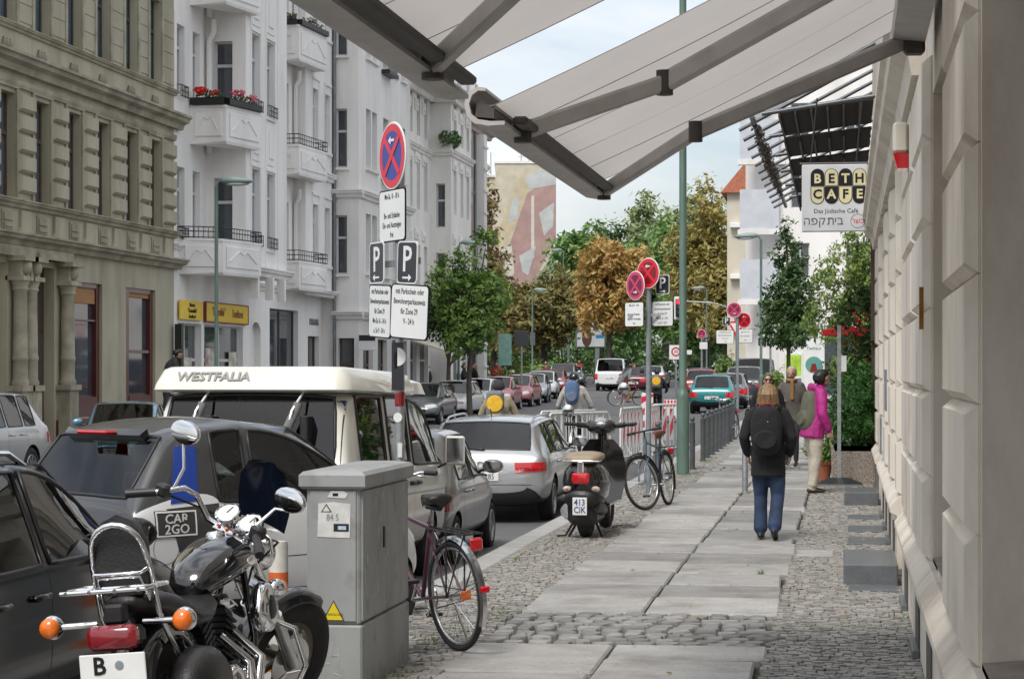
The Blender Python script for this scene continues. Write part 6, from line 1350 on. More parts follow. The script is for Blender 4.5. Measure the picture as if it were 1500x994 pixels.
    s=MB(); s.tube([(-.115,-.29,.93),(-.10,-.32,.915),(.10,-.32,.915),(.115,-.29,.93)],.009,8); s.tube([(-.1,-.25,.80),(-.09,-.31,.9),(.09,-.31,.9),(.1,-.25,.80)],.009,8); s.build('bar_brace',CHROME,t,60)
    MB().loft([[(x*w_,-.285+dy-.25*(z-1.0)*.5,0.985+z*0+h) for x,h in ((-1,-.11),(-.7,-.16),(.7,-.16),(1,-.11),(1,.05),(.6,.14),(0,.17),(-.6,.14),(-1,.05))] for w_,dy,z in ((.115,.0,1),(.12,.03,1),(.10,.065,1))]).build('backrest_pad',LEATHER,t,50)
    s=MB(); 
    for x in (-.17,-.06,.06,.17): s.tube([(x,-.22,.86),(x,-.44,.865),(x*.9,-.5,.86)],.0095,8)
    for y in (-.24,-.36,-.49): s.tube([(-.18,y,.862),(.18,y,.862)],.0095,8)
    s.build('luggage_rack',CHROME,t,60)
    MB().box(-.045,.045,-.40,-.34,.72,.80,b=.012).build('rack_bracket',BLACKPL,t)
    # tail lamp, plate, rear indicators
    MB().loft([[(x*w_,-.40-dy,.67+z*h) for x,z in ((-1,-.5),(-.8,-1),(.8,-1),(1,-.5),(1,.5),(.8,1),(-.8,1),(-1,.5))] for w_,h,dy in ((.105,.05,0),(.105,.05,.035),(.075,.03,.055))]).build('tail_light',DKREDLENS,t,50)
    MB().box(-.1,.1,-.40,-.30,.63,.71,b=.02).build('lamp_base',BLACKPL,t)
    pl=MB().box(-.14,.14,-.452,-.444,.41,.61,b=.004).build('number_plate',PLATEM,t); MB().box(-.12,.12,-.444,-.36,.5,.6,b=.01).build('plate_bracket',BLACKPL,t)
    text('B',.10,pl,(-.055,-.4535,.56),(PI/2,0,0),INK,bold=.002); MB().lathe([(.001,0),(.019,0)],16,Matrix.Translation((.03,-.4535,.562))@Matrix.Rotation(PI/2,4,'X')).build('plate_seal',GREYPAINT,pl,fix=False); text('TV 62',.085,pl,(.0,-.4535,.465),(PI/2,0,0),INK,bold=.001)
    for sx in (-1,1):
        s=MB().tube([(sx*.10,-.33,.72),(sx*.27,-.36,.72)],.013,8).build('indicator_stalk',CHROME,t,60); o=MB().ell((sx*.285,-.355,.72),.05,.045,.05,14,8).build('indicator',CHROME,t,60); MB().ell((sx*.285,-.385,.72),.043,.032,.043,14,8).build('lens',ORLENS,o,60); MB().tube([(sx*.13,-.02,.5),(sx*.15,-.08,.34)],.022,10).build('shock_absorber',CHROME,t,60)
    # leather bags hanging by the rear wheel
    for sx in (-1,1): MB().loft([[(sx*(.13+x),-.05+y*l,.42+z*h) for x,y,z in ((0,-1,-1),(0,1,-1),(0,1,1),(0,-1,1))] if False else [(sx*(.125+d_),.02+l*math.cos(a),.40+h*math.sin(a)) for a in [2*PI*j/14 for j in range(14)]] for d_,l,h in ((0,.2,.15),(.03,.23,.175),(.11,.22,.165),(.15,.17,.12))]).build('saddle_bag',LEATHER,t,60)
    # engine
    e=MB(); e.box(-.13,.13,.42,.84,.18,.42,b=.05); e.build('crankcase',mat('engine_grey',(.12,.12,.125),.4,.7,.2,9),t,40)
    for a,y in ((rad(-24),.56),(rad(24),.72)):
        c=MB(); 
        for i in range(7): c.box(-.075,.075,-.065,.065,.02+.03*i,.036+.03*i,b=.006)
        c.box(-.055,.055,-.05,.05,0,.24); c.build('cylinder',BLACKPL,t,None,(0,y,.42),(-a,0,0)); MB().box(-.08,.08,-.07,.07,.24,.31,b=.03).build('cylinder_head',CHROME,t,40,(0,y,.42),(-a,0,0))
    MB().lathe([(.002,.07),(.06,.065),(.10,.04),(.115,0),(.10,-.02)],22,Matrix.Translation((.13,.55,.32))@Matrix.Rotation(PI/2,4,'Y')).build('engine_cover',CHROME,t,60); MB().lathe([(.002,.05),(.05,.045),(.085,.02),(.09,0)],22,Matrix.Translation((.13,.76,.30))@Matrix.Rotation(PI/2,4,'Y')).build('clutch_cover',CHROME,t,60)
    # air cleaner on the right
    ac=MB().loft([[(.17+d_,.86+l*math.cos(a)*(1 if math.sin(a)<.3 else .86),.64+h*math.sin(a)) for a in [2*PI*j/18 for j in range(18)]] for d_,l,h in ((0,.09,.10),(.03,.115,.12),(.07,.105,.11),(.085,.07,.075),(.078,.06,.062))]).build('air_cleaner',CHROME,t,60); MB().ell((.25,.86,.64),.008,.05,.055,12,6).build('filter_mesh',BLACKPL,ac,60)
    for i in (0,1): MB().tube([(.08,.60+.18*i,.55),(.19,.66+.16*i,.42),(.21,.6,.24-.06*i),(.21,.2,.20-.06*i),(.21,-.35,.22-.06*i)],[.02,.022,.03,.036,.036],10).build('exhaust_pipe',CHROME,t,60)
    MB().tube([(.10,.98,.62),(.30,1.0,.52),(.34,1.0,.35),(.26,.98,.20),(.08,.95,.18)],.0135,8).build('crash_bar',CHROME,t,60); MB().tube([(-.10,.98,.62),(-.30,1.0,.52),(-.34,1.0,.35),(-.26,.98,.20),(-.08,.95,.18)],.0135,8).build('crash_bar',CHROME,t,60)
    for sx in (-1,1): MB().tube([(sx*.12,.95,.26),(sx*.36,.95,.27)],.016,8).build('foot_peg',DULLCHROME,t,60); MB().tube([(sx*.2,.95,.27),(sx*.2,1.12,.3),(sx*.28,1.14,.31)],.008,6).build('foot_lever',CHROME,t,60)
    MB().tube([(-.1,.7,.18),(-.26,.62,.02)],.012,6).build('side_stand',CHROME,t)
    return t
motorcycle((-2.82,8.68,.01),rad(-2.8))
# ================================================================ STREET FURNITURE
CABM=speckle(mat('cabinet_grey',(.29,.30,.30),.65,0,.16,2.5,.05,120,streak=(1,1,.4),detail=8),(.14,.14,.13),7,.55,(.55,.75))
# ---------------------------------------------------------------- utility cabinet
t=thing('utility_cabinet','grey street utility cabinet with stickers and a yellow warning triangle','cabinet',(-2.76,12.06,0)); x0,x1,y0,y1=-.15,.15,-.63,.63
MB().box(x0-.012,x1+.012,y0-.012,y1+.012,-.05,.36,b=.01).build('base',CABM,t); MB().box(x0,x1,y0,y1,.361,1.12,b=.012).build('body',CABM,t)
m=MB(); m.loft([[(sx*(.15+e),sy*(.63+e),z) for sx,sy in ((-1,-1),(1,-1),(1,1),(-1,1))] for e,z in ((.02,1.10),(.035,1.115),(.035,1.175),(.015,1.195),(-.06,1.205))]); m.build('lid',CABM,t)
d_=MB().box(x1-.004,x1+.012,y0+.02,.0,.38,1.09,b=.004).build('door',CABM,t); MB().box(x1+.010,x1+.02,-.1,-.07,.74,.86,b=.003).build('lock',BLACKPL,d_); MB().box(x1-.004,x1+.012,.006,y1-.02,.38,1.09,b=.004).build('door',CABM,t); MB().box(x0+.02,x1-.02,y0-.01,y0+.004,.38,1.09,b=.004).build('end_panel',CABM,t)
PAP=mat('torn_paper',(.60,.60,.58),.8,0,.12,18); yf=y0-.0115
st=MB(); st.prism([(-.085,.84),(.095,.835),(.10,1.02),(.0,1.03),(-.08,1.022)],yf,yf-.002,'y'); st=st.build('paper_sticker',PAP,t)
text('84 5',.05,st,(-.0,yf-.0032,.945),(PI/2,0,0),GREYPAINT,ext=.0005,sx=.8); MB().prism([(-.065,.975),(-.005,.975),(-.035,1.02)],yf-.002,yf-.0035,'y').build('warning_triangle',INK,st); MB().prism([(-.056,.979),(-.014,.979),(-.035,1.011)],yf-.0035,yf-.0048,'y').build('triangle_face',PAP,st); MB().box(.005,.09,yf-.0035,yf-.002,.87,.912).build('dark_label',SIGNBLK,st); MB().box(.03,.075,yf-.0046,yf-.0035,.88,.9).build('pale_print',mat('pale_blue_print',(.4,.55,.65),.6,0,.3,50),st)
MB().prism([(-.03,1.055),(.07,1.05),(.085,1.075),(.06,1.09),(-.01,1.09)],yf,yf-.002,'y').build('torn_sticker',PAP,t); MB().box(0,.03,yf-.0032,yf-.002,1.062,1.078).build('sticker_print',INK,t)
y_=MB().prism([(-.055,.385),(.065,.385),(.005,.495)],yf-.001,yf-.003,'y').build('warning_triangle',INK,t); MB().prism([(-.047,.389),(.057,.389),(.005,.486)],yf-.003,yf-.0045,'y').build('yellow_face',mat('warning_yellow',(.72,.55,.02),.4,0,.05,9),y_); text('WARNUNG',.02,y_,(.005,yf-.0048,.418),(PI/2,0,0),INK,ext=.0003)
q=random.Random(4); sc=MB()
for i in range(34):
    yy=q.uniform(y0+.05,y1-.05); z=q.uniform(.42,1.06); l=q.uniform(.01,.06); sc.box(x1+.0122,x1+.0132,yy-.003,yy+q.uniform(.002,.012),z,z+l)
tag(sc.build('paint_scratches',mat('scratch_white',(.5,.5,.49),.7,0,.2,30),t),kind='stuff')
GRAF=mat('chalk_white',(.5,.51,.52),.8,0,.2,20)
for pts in ([(-.09,.2),(-.06,.26),(-.03,.24),(-.08,.14),(-.02,.15)],[(.0,.27),(-.01,.19),(.04,.2)],[(.035,.25),(.03,.14)],[(-.08,.1),(-.05,.12),(-.05,.05)],[(.0,.1),(.05,.08),(.02,.04),(.06,.03)]): MB().tube([(a,y0-.0135,b) for a,b in pts],.0022,4).build('graffiti_stroke',GRAF,t)
# ---------------------------------------------------------------- traffic sign posts
def disc(parent,r,c,rz,faded=False,arrow=-1,back=False):
    M=Matrix.Translation(c)@Matrix.Rotation(rz,4,'Z'); rt=Matrix.Rotation(PI/2,4,'X')
    red=SIGNRED if not faded else mat('sign_red_faded',(.55,.05,.13),.4,0,.1,5); blu=SIGNBLUE if not faded else mat('sign_dark_red',(.16,.012,.05),.4,0,.1,5)
    if faded==2: red=SIGNRED; blu=mat('sign_deep_red',(.20,.006,.012),.35,0,.15,9)
    o=MB().lathe([(.002,-.006),(r,-.006),(r+.004,0),(r,.004),(.002,.005)],36,M@rt).build('sign_disc',SIGNW,parent,40)
    MB().lathe([(r*.74,.0062),(r*.955,.0062)],36,M@rt).build('red_ring',red,o,fix=False); MB().lathe([(.001,.0058),(r*.745,.0058)],36,M@rt).build('blue_field',blu,o,fix=False)
    for a in (45,-45): 
        w_=r*.085; l=r*.76; b=MB(M@Matrix.Rotation(rad(a),4,'Y')); b.box(-w_,w_,-.0085-.0012*(a>0),-.006,-l,l); b.build('red_bar',red,o)
    if arrow:
        z=r*.46 if arrow<0 else -r*.46; ar=MB(M); sg=arrow; ar.prism([(sg*r*.24,z),(sg*r*.06,z+r*.12),(sg*r*.06,z+r*.04),(-sg*r*.2,z+r*.04),(-sg*r*.2,z-r*.04),(sg*r*.06,z-r*.04),(sg*r*.06,z-r*.12)],-.0105,-.0075,'y'); ar.build('white_arrow',SIGNW,o)
    return o
def rplate(parent,c,rz,w_,h,m,lines=(),ts=.05,rim=None,tilt=0,ink=None):
    M=Matrix.Translation(c)@Matrix.Rotation(rz,4,'Z')@Matrix.Rotation(tilt,4,'Y')
    o=MB(M); rc=.025; pts=[]
    for cx,cz,a0 in ((1,1,0),(-1,1,90),(-1,-1,180),(1,-1,270)):
        for q_ in (0,45,90): a=rad(a0+q_); pts.append((cx*(w_/2-rc)+rc*math.cos(a),cz*(h/2-rc)+rc*math.sin(a)))
    o.prism(pts,-.004,.004,'y'); o=o.build('sign_plate',rim or INK,parent)
    f=MB(M); f.prism([(x*(1-.016/w_*1.1),z*(1-.016/h*1.1)) for x,z in pts],-.0052,-.004,'y'); f.build('plate_face',m,o)
    eu=M.to_euler()
    for i,tx in enumerate(lines):
        if not tx: continue
        p=M@Vector((0,-.0056,h*.5-h*(i+.75)/(len(lines)+.5))); text(tx,ts,o,p,(M@Matrix.Rotation(PI/2,4,'X')).to_euler(),ink or INK,ext=.0004,sx=.74,bold=.0006)
    return o
def psign(parent,c,rz,s,arrow=-1,tilt=0):
    M=Matrix.Translation(c)@Matrix.Rotation(rz,4,'Z')@Matrix.Rotation(tilt,4,'Y'); o=rplate(parent,c,rz,s,s*1.12,SIGNBLK,rim=SIGNW,tilt=tilt)
    text('P',s*.95,o,M@Vector((0,-.0058,s*.06)),(M@Matrix.Rotation(PI/2,4,'X')).to_euler(),SIGNW,ext=.0006,bold=s*.012)
    a=MB(M); z=-s*.4; g=arrow; a.prism([(g*s*.24,z),(g*s*.1,z+s*.09),(g*s*.1,z+s*.025),(-g*s*.2,z+s*.025),(-g*s*.2,z-s*.025),(g*s*.1,z-s*.025),(g*s*.1,z-s*.09)],-.0075,-.0053,'y'); a.build('white_arrow',SIGNW,o); return o
def post(label,loc,h,r=.03,m=None,group=None,name='sign_post',cat='sign'):
    t=thing(name,label,cat,loc,0,group); MB().tube([(0,0,-.3),(0,0,h)],r,12).build('pole',m or STEEL,t,60); MB().lathe([(r+.001,h-.002),(r+.003,h),(r*.6,h+.012),(.002,h+.014)],12).build('pole_cap',BLACKPL,t,50); return t
PM=('mit Parkschein oder','Bewohnerparkausweis','für Zone 29')
t=post('steel sign post beside the cabinet with red crossed disc and two P signs',(-2.77,13.25,0),3.25)
A1=rad(-55); nx,ny=math.sin(A1),-math.cos(A1); of=lambda k,z,sx=0:(nx*k+math.cos(A1)*sx,ny*k+math.sin(A1)*sx,z)
disc(t,.21,of(.05,3.09),A1,False,-1)
rplate(t,of(.05,2.715),A1,.42,.33,SIGNW,('Mo-Sa  8 - 18 h','','Be- und Entladen','Ein- und Aussteigen','frei'),.05)
MB().box(-.30,.30,-.012,.012,2.40,2.44).build('cross_bar',STEEL,t,None,(0,0,0),(0,0,A1))
psign(t,of(.055,2.43,-.24),A1,.235,-1); psign(t,of(.055,2.41,.25),A1+rad(8),.235,1,rad(3))
rplate(t,of(.05,2.12,-.2),A1,.36,.34,SIGNW,PM+('Mo-Sa 16 - 24 h','u. So 9 - 24 h'),.046,tilt=rad(3)); pr=rplate(t,of(.05,2.105,.27),A1+rad(12),.40,.34,SIGNW,PM+('9 - 24 h',''),.05,tilt=rad(4))
MB(Matrix.Rotation(rad(-12),4,'Z')).box(-.04,.04,-.038,-.032,1.62,1.92).build('figure_sticker',SIGNBLK,t)
MB(Matrix.Rotation(rad(-12),4,'Z')@Matrix.Translation((0,-.0395,1.83))@Matrix.Rotation(PI/2,4,'X')).lathe([(.001,.0),(.058,.0)],20,None,0,False,-PI/2,PI/2).build('half_moon',SIGNW,t,fix=False)
MB(Matrix.Rotation(rad(-12),4,'Z')).tube([(-.012,-.041,1.76),(-.014,-.041,1.83),(-.01,-.041,1.86)],[.006,.012,.008],6).build('climber_print',INK,t)
MB().lathe([(.0315,1.52),(.0335,1.53),(.0335,1.6),(.0315,1.61)],12).build('red_tape',DKREDLENS,t); MB(Matrix.Rotation(rad(-12),4,'Z')).lathe([(.001,0),(.03,0)],18,Matrix.Translation((0,-.0335,1.45))@Matrix.Rotation(PI/2,4,'X')).build('round_sticker',SIGNW,t,fix=False); MB(Matrix.Rotation(rad(-12),4,'Z')).box(-.0,.03,-.035,-.03,1.2,1.29).build('paper_sticker',PAP,t)
# second post
t=post('blue grey sign post with two red no stopping discs where the bicycle leans',(-2.76,30.39,0),3.05,.038,GREYPAINT); A2=rad(-38)
disc(t,.215,(.0,-.06,3.11),A2,2,-1); disc(t,.205,(-.19,.03,2.94),rad(-46),True,1); psign(t,(.2,-.02,2.95),rad(-32),.24,1)
rplate(t,(-.2,-.02,2.53),rad(-40),.38,.35,SIGNW,('Mo-Sa 8 - 18 h','','Be- und Entladen','Ein- und Aussteigen','frei'),.045); rplate(t,(.20,-.02,2.54),rad(-36),.40,.36,SIGNW,PM+('Mo-Sa 16 - 24 h','u. So 9 - 24 h'),.045); MB().box(-.3,.3,-.01,.01,2.5,2.54).build('cross_bar',STEEL,t)
# third post
t=post('blue grey sign post with red discs and plates by the parked bicycles',(-2.79,56.24,GZC(56)),3.2,.04,GREYPAINT)
disc(t,.20,(-.08,-.06,3.3),rad(-12),True,1); disc(t,.20,(.18,-.05,3.03),rad(-25),2,-1); psign(t,(-.28,-.06,3.0),rad(5),.2,1); rplate(t,(-.32,-.05,2.6),rad(5),.46,.36,SIGNW,PM+('9 - 24 h',),.05); rplate(t,(.21,-.05,2.62),rad(-20),.42,.36,SIGNW,('Mo-Sa 8 - 18 h','Be- und Entladen','frei'),.05)
# fourth post and others
t=post('thin sign post with a narrow red disc beside the green lamp post',(-2.75,80,GZC(80)),3.6,.04,STEEL); disc(t,.22,(0,-.06,3.55),rad(-40),True,-1); rplate(t,(0,-.05,3.05),rad(-30),.42,.4,SIGNW,('Mo-Sa','8 - 18 h'),.08); psign(t,(0,-.05,2.6),rad(-20),.3,1); rplate(t,(-.3,-.05,2.6),rad(0),.3,.3,SIGNBLK)
t=post('post with white square thirty zone sign on the crossing island',(-6.87,88,GZC(88)-.3),2.7,.04,STEEL); rplate(t,(0,-.05,2.5),rad(0),.55,.6,SIGNW,rim=GREYPAINT); MB().lathe([(.13,0),(.19,0)],24,Matrix.Translation((0,-.062,2.52))@Matrix.Rotation(PI/2,4,'X')).build('red_ring',SIGNRED,t,fix=False); text('30',.17,t,(0,-.062,2.52),(PI/2,0,0),INK,ext=.0005); rplate(t,(.55,.0,2.5),0,.22,.2,SIGNW)
t=post('far sign post with faded disc and small white plates near the hedge',(-7.8,118,GZC(118)-.3),3.6,.05,STEEL); disc(t,.25,(0,-.07,3.4),rad(-20),True,1); rplate(t,(.1,-.06,2.75),0,.45,.4,SIGNW); psign(t,(.25,-.06,3.2),0,.3,1)
t=post('post with a plain dark panel seen from behind on far pavement',(-14.6,96.9,GZC(97)-.3),3.2,.04,STEEL); MB().box(-.34,.34,-.05,-.02,2.75,3.45,b=.03).build('dark_panel',DARKFR,t); MB().box(.4,.62,-.04,-.02,2.8,3.4).build('side_plate',ZINC,t)
# ---------------------------------------------------------------- lamps
LAMPG=mat('lamp_glass',(.55,.56,.54),.3,0,.05,5)
def lamp(label,loc,h,dr,group='green street lamps',r0=.07,r1=.045,head=True,thick=1.4):
    t=thing('street_lamp',label,'lamp',loc,0,group); m=MB(); m.lathe([(r0*1.25,-.2),(r0*1.25,thick-.06),(r0*1.12,thick),(r0*.95,thick+.02),(r1*1.1,thick+.08),(r1,h)],14); m.build('pole',GREENPOLE,t,50)
    if head:
        a=MB(); a.tube([(0,0,h-.02),(dr*.06,0,h+.12),(dr*.3,0,h+.16)],.035,8); a.build('arm',GREENPOLE,t,60)
        b=MB(); rings=[]
        for u,w_,z0,z1 in ((.12,.05,.10,.2),(.2,.11,.07,.24),(.5,.16,.03,.25),(.8,.14,.05,.2),(.95,.06,.09,.14)): rings.append([(dr*u,w_*math.cos(q),h+(z0+z1)/2+(z1-z0)/2*math.sin(q)) for q in [2*PI*j/12 for j in range(12)]])
        b.loft(rings); hd=b.build('lamp_head',mat('lamp_head_green',(.22,.29,.27),.45,.1,.1,5),t,60); c=MB(); c.ell((dr*.55,0,h+.045),.30,.13,.045,12,6); c.build('lamp_glass',LAMPG,hd,60)
    return t
lamp('green street lamp standing before the yellow bakery signs',(-15.6,52.16,-.06),6.4,1)
lamp('green street lamp rising out of the small street tree',(-15.6,86.3,GZC(86)-.06),6.6,1)
lamp('green street lamp in front of the chestnut trees on the square',(-19.3,132.6,GZC(132)-.3),6.1,1)
lamp('tall thin green lamp pole near the white transporter',(-20.5,156.7,GZC(156)-.3),9.6,-1)
lamp('green street lamp beside the slender hornbeam',(-2.96,76.45,GZC(76)),6.2,-1)
lamp('green street lamp above the traffic light arm',(-8.38,131.3,GZC(131)-.3),6.1,-1)
t=lamp('thick green lamp post at the kerb between bicycle and bollards',(-2.68,35.81,0),8.6,-1,None,.085,.058,False,1.36); MB().box(.055,.12,-.03,.03,5.5,5.62,b=.01).build('junction_box',STEEL,t); MB().lathe([(.061,5.6),(.066,5.6),(.066,5.66),(.061,5.66)],12).build('pipe_clamp',STEEL,t)
# ---------------------------------------------------------------- bollards
def bolmesh(h):
    return MB().lathe([(.048,-.1),(.048,h-.13),(.05,h-.125),(.05,h-.115),(.028,h-.105),(.025,h-.09),(.038,h-.075),(.045,h-.045),(.036,h-.015),(.002,h)],14).mesh('bollard_post',mat('bollard_grey',(.10,.105,.11),.5,.3,.2,9),50)
BM=bolmesh(.93)
def bollard(label,x,y,group=None):
    t=thing('bollard',label,'bollard',(x,y,GZC(y)),0,group); link('post',BM,t); MB().lathe([(.05,.0),(.075,.004),(.075,.02),(.05,.03)],14).build('foot_ring',DARKFR,t); return t
for i in range(9): bollard('ball topped grey bollard in the row along the kerb',-2.70-.012*i,41.2+1.63*i,'bollards in the kerb row')
bollard('ball topped bollard hidden behind the leaning bicycle',-2.93,33.9); bollard('ball topped bollard just past the thick green lamp post',-2.67,37.9)
t=thing('bollard','plain grey bollard alone on the joint between the slabs','bollard',(-1.41,30.6,0)); MB().lathe([(.042,-.1),(.042,.93),(.036,.955),(.002,.965)],14).build('post',STEEL,t,50); MB().lathe([(.043,.0),(.07,.003),(.07,.015),(.043,.02)],14).build('foot_ring',STEEL,t)
t=thing('traffic_post','round white post with orange bands behind the motorcycle','post',(-3.22,12.0,0)); ORBAND=mat('orange_band',(.62,.13,.02),.5,0,.15,9)
MB().lathe([(.055,-.1),(.055,.74),(.05,.765),(.002,.77)],18).build('post',mat('worn_white',(.55,.53,.48),.6,0,.2,9),t,50); MB().lathe([(.0555,.40),(.0565,.40),(.0565,.59),(.0555,.59)],18).build('band',ORBAND,t,50); MB().lathe([(.0555,.02),(.0565,.02),(.0565,.12),(.0555,.12)],18).build('band',ORBAND,t,50)
# ---------------------------------------------------------------- works barriers
FENW=mat('barrier_white',(.62,.62,.60),.5,0,.12,9)
def barrier(label,loc,rz,l=2.1,panels=True,group='works barriers'):
    t=thing('works_barrier',label,'barrier',loc,rz,group); t.scale=(1,1,1.12); f=MB()
    f.tube([(-l/2,0,.02),(-l/2,0,.92),(-l/2+.08,0,1.0),(l/2-.08,0,1.0),(l/2,0,.92),(l/2,0,.02)],.02,8); f.tube([(-l/2,0,.16),(l/2,0,.16)],.018,8); f.build('frame',FENW,t,60)
    n=int(l/.17)
    for i in range(1,n): MB().tube([(-l/2+l*i/n,0,.16),(-l/2+l*i/n,0,1.0)],.009,6).build('bar',FENW,t)
    for x in (-l/2+.25,l/2-.25): MB().tube([(x,-.32,.015),(x,.32,.015)],.02,6).build('foot',FENW,t); MB().tube([(x,-.3,.02),(x,0,.45)],.014,6).build('brace',FENW,t)
    if panels:
        k=0; x=-l/2+.1
        while x<l/2-.25:
            s=MB(); s.box(x,x+.18,-.03,-.022,.32,.92); s=s.build('warning_panel',SIGNW,t); c=MB(); c.prism([(x,.36),(x+.18,.56),(x+.18,.78),(x,.58)],-.034,-.0305,'y'); c.build('red_stripe',SIGNRED,s); c=MB(); c.prism([(x,.76),(x+.145,.918),(x,.918)],-.034,-.0305,'y'); c.build('red_stripe',SIGNRED,s); x+=.36
    return t
B=rdz(42)
barrier('white works barrier with red striped panels beside the leaning bicycle',(-4.15,42.0,B),rad(84)); barrier('white works barrier with red striped panels beside the green lamp post',(-3.95,44.3,B),rad(88)); barrier('plain white works barrier set beside the silver estate tail',(-4.95,38.6,B),rad(64),1.9,False); barrier('white works barrier standing askew beside the kerb',(-3.75,46.4,B),rad(70),1.8)
barrier('plain white works barrier behind the scooter',(-4.55,36.9,B),rad(55),1.6,False)
def stripedboard(label,loc,w_,h,z):
    t=thing('warning_board',label,'barrier',loc); o=MB().box(-w_/2,w_/2,-.02,.02,z,z+h,b=.01).build('board',SIGNW,t); n=5
    for i in range(n):
        x=-w_/2+w_*i/n; MB().prism([(x,z+h*.62),(x+w_*.1,z+h*.62),(x+w_*.14,z+h*.98),(x+w_*.04,z+h*.98)],-.026,-.021,'y').build('red_stripe',SIGNRED,o); MB().prism([(x,z+.01),(x+w_*.1,z+.01),(x+w_*.1,z+h*.14),(x,z+h*.14)],-.026,-.021,'y').build('red_stripe',SIGNRED,o)
    for x in (-w_/2+.08,w_/2-.08): MB().tube([(x,0,-.05),(x,0,z+.05)],.02,6).build('leg',STEEL,t); MB().box(x-.1,x+.1,-.2,.2,-.05,.06,b=.02).build('foot',BLACKPL,t)
    return t
stripedboard('white board with red stripes closing off the lane',(-5.75,72,GZC(72)+B),.55,.62,.15)
t=thing('warning_beacon','red and white striped beacon board standing among the barriers','barrier',(-4.35,47.6,B)); o=MB().box(-.13,.13,-.02,.02,.5,1.35,b=.01).build('board',SIGNW,t)
for k in range(3): MB().prism([(-.13,.56+.28*k),(.13,.72+.28*k),(.13,.86+.28*k if k<2 else 1.34),(-.13,.70+.28*k)],-.026,-.021,'y').build('red_stripe',SIGNRED,o)
MB().tube([(0,0,0),(0,0,.52)],.025,8).build('stem',STEEL,t); MB().box(-.2,.2,-.35,.35,-.02,.1,b=.03).build('foot',BLACKPL,t)
# ---------------------------------------------------------------- traffic light
X,Y=-6.0,121; t=thing('traffic_light','traffic light with red lamp hung on a curved mast arm','traffic light',(X,Y,GZC(Y)-.3)); MB().tube([(0,0,0),(0,0,3.6),(-.15,0,4.4),(-.7,0,4.95),(-1.5,0,5.15),(-3.2,0,5.25)],[.08,.07,.06,.05,.045,.04],8).build('mast',STEEL,t,60)
MB().box(-3.55,-3.05,-.08,.02,4.2,5.5,b=.04).build('backing_board',SIGNW,t); h_=MB().box(-3.45,-3.15,-.3,-.09,4.35,5.35,b=.04).build('signal_head',BLACKPL,t)
for i,m_ in enumerate((mat('signal_red',(.9,.02,.03),.3,0,0,emit=1.4),BLACKGL,BLACKGL)): MB().lathe([(.001,.02),(.11,.012),(.115,0)],18,Matrix.Translation((-3.3,-.31,5.18-.32*i))@Matrix.Rotation(PI/2,4,'X')).build('lamp',m_,h_,50)
t=post('post with a red and white give way triangle near the crossing',(-4.6,92,GZC(92)-.2),3.6,.045,STEEL); MB().prism([(-.4,3.7),(.4,3.7),(0,3.0)],-.05,-.04,'y').build('red_border',SIGNRED,t); MB().prism([(-.26,3.62),(.26,3.62),(0,3.17)],-.056,-.05,'y').build('white_field',SIGNW,t)
# ---------------------------------------------------------------- advertising board
t=thing('billboard','lit advertising board on a stout post showing a portrait poster','billboard',(-18.2,154,GZC(154)-.35),rad(9)); MB().box(.35,.65,-.1,.1,0,2.6).build('post',STEEL,t); MB().box(-1.05,1.1,-.14,.14,2.6,4.55,b=.05).build('case',ZINC,t); pf=MB().box(-.95,1.0,-.155,-.142,2.7,4.45).build('poster',mat('poster_pale',(.52,.56,.58),.4,0,.12,2),t)
MB().ell((-.25,-.156,3.35),.36,.01,.68,16,8).build('printed_hair',mat('print_brown',(.09,.045,.03),.5,0,.3,9),pf); MB().ell((-.25,-.16,3.55),.19,.014,.28,14,8).build('printed_face',mat('print_skin',(.50,.30,.22),.5,0,.15,9),pf); MB().box(.4,.98,-.162,-.156,3.3,3.55).build('blue_band',mat('print_blue',(.03,.20,.42),.5,0,.1,9),pf); MB().box(-.95,.1,-.162,-.156,4.15,4.42).build('blue_band',mat('print_blue',(.03,.20,.42)),pf)
MB().box(-1.75,-1.35,-.12,.12,2.9,4.9,b=.03).build('side_case',ZINC,t); MB().tube([(-1.55,0,0),(-1.55,0,2.95)],.1,8).build('side_post',ZINC,t)
# ---------------------------------------------------------------- cafe tables and clutter on the far pavement
for i,(x,y,lb) in enumerate(((-17.0,93.5,'round cafe table on the far pavement near the cream building'),(-16.7,98.2,'round cafe table beside tub shrubs on far pavement'))):
    t=thing('cafe_table',lb,'table',(x,y,GZC(y)-.06)); MB().lathe([(.002,.73),(.36,.73),(.36,.76),(.002,.765)],20).build('table_top',WOODD,t,40); MB().tube([(0,0,0),(0,0,.73)],.03,8).build('stem',IRON,t); MB().lathe([(.24,.0),(.22,.02),(.03,.04)],14).build('base',IRON,t,40)
for i,(x,y,c,lb) in enumerate(((-17.8,96.5,(.02,.22,.13),'green fabric advertising flag outside the cream building'),(-16.4,101.5,(.25,.45,.38),'mint green banner hung by the rose building'))):
    t=thing('street_banner',lb,'banner',(x,y,GZC(y)-.06)); MB().tube([(0,0,0),(0,0,3.2)],.02,6).build('pole',STEEL,t); MB().box(.02,.62,-.01,.01,1.2+.4*i,3.1).build('cloth',mat('banner_%d'%i,c,.8,0,.15,4),t)
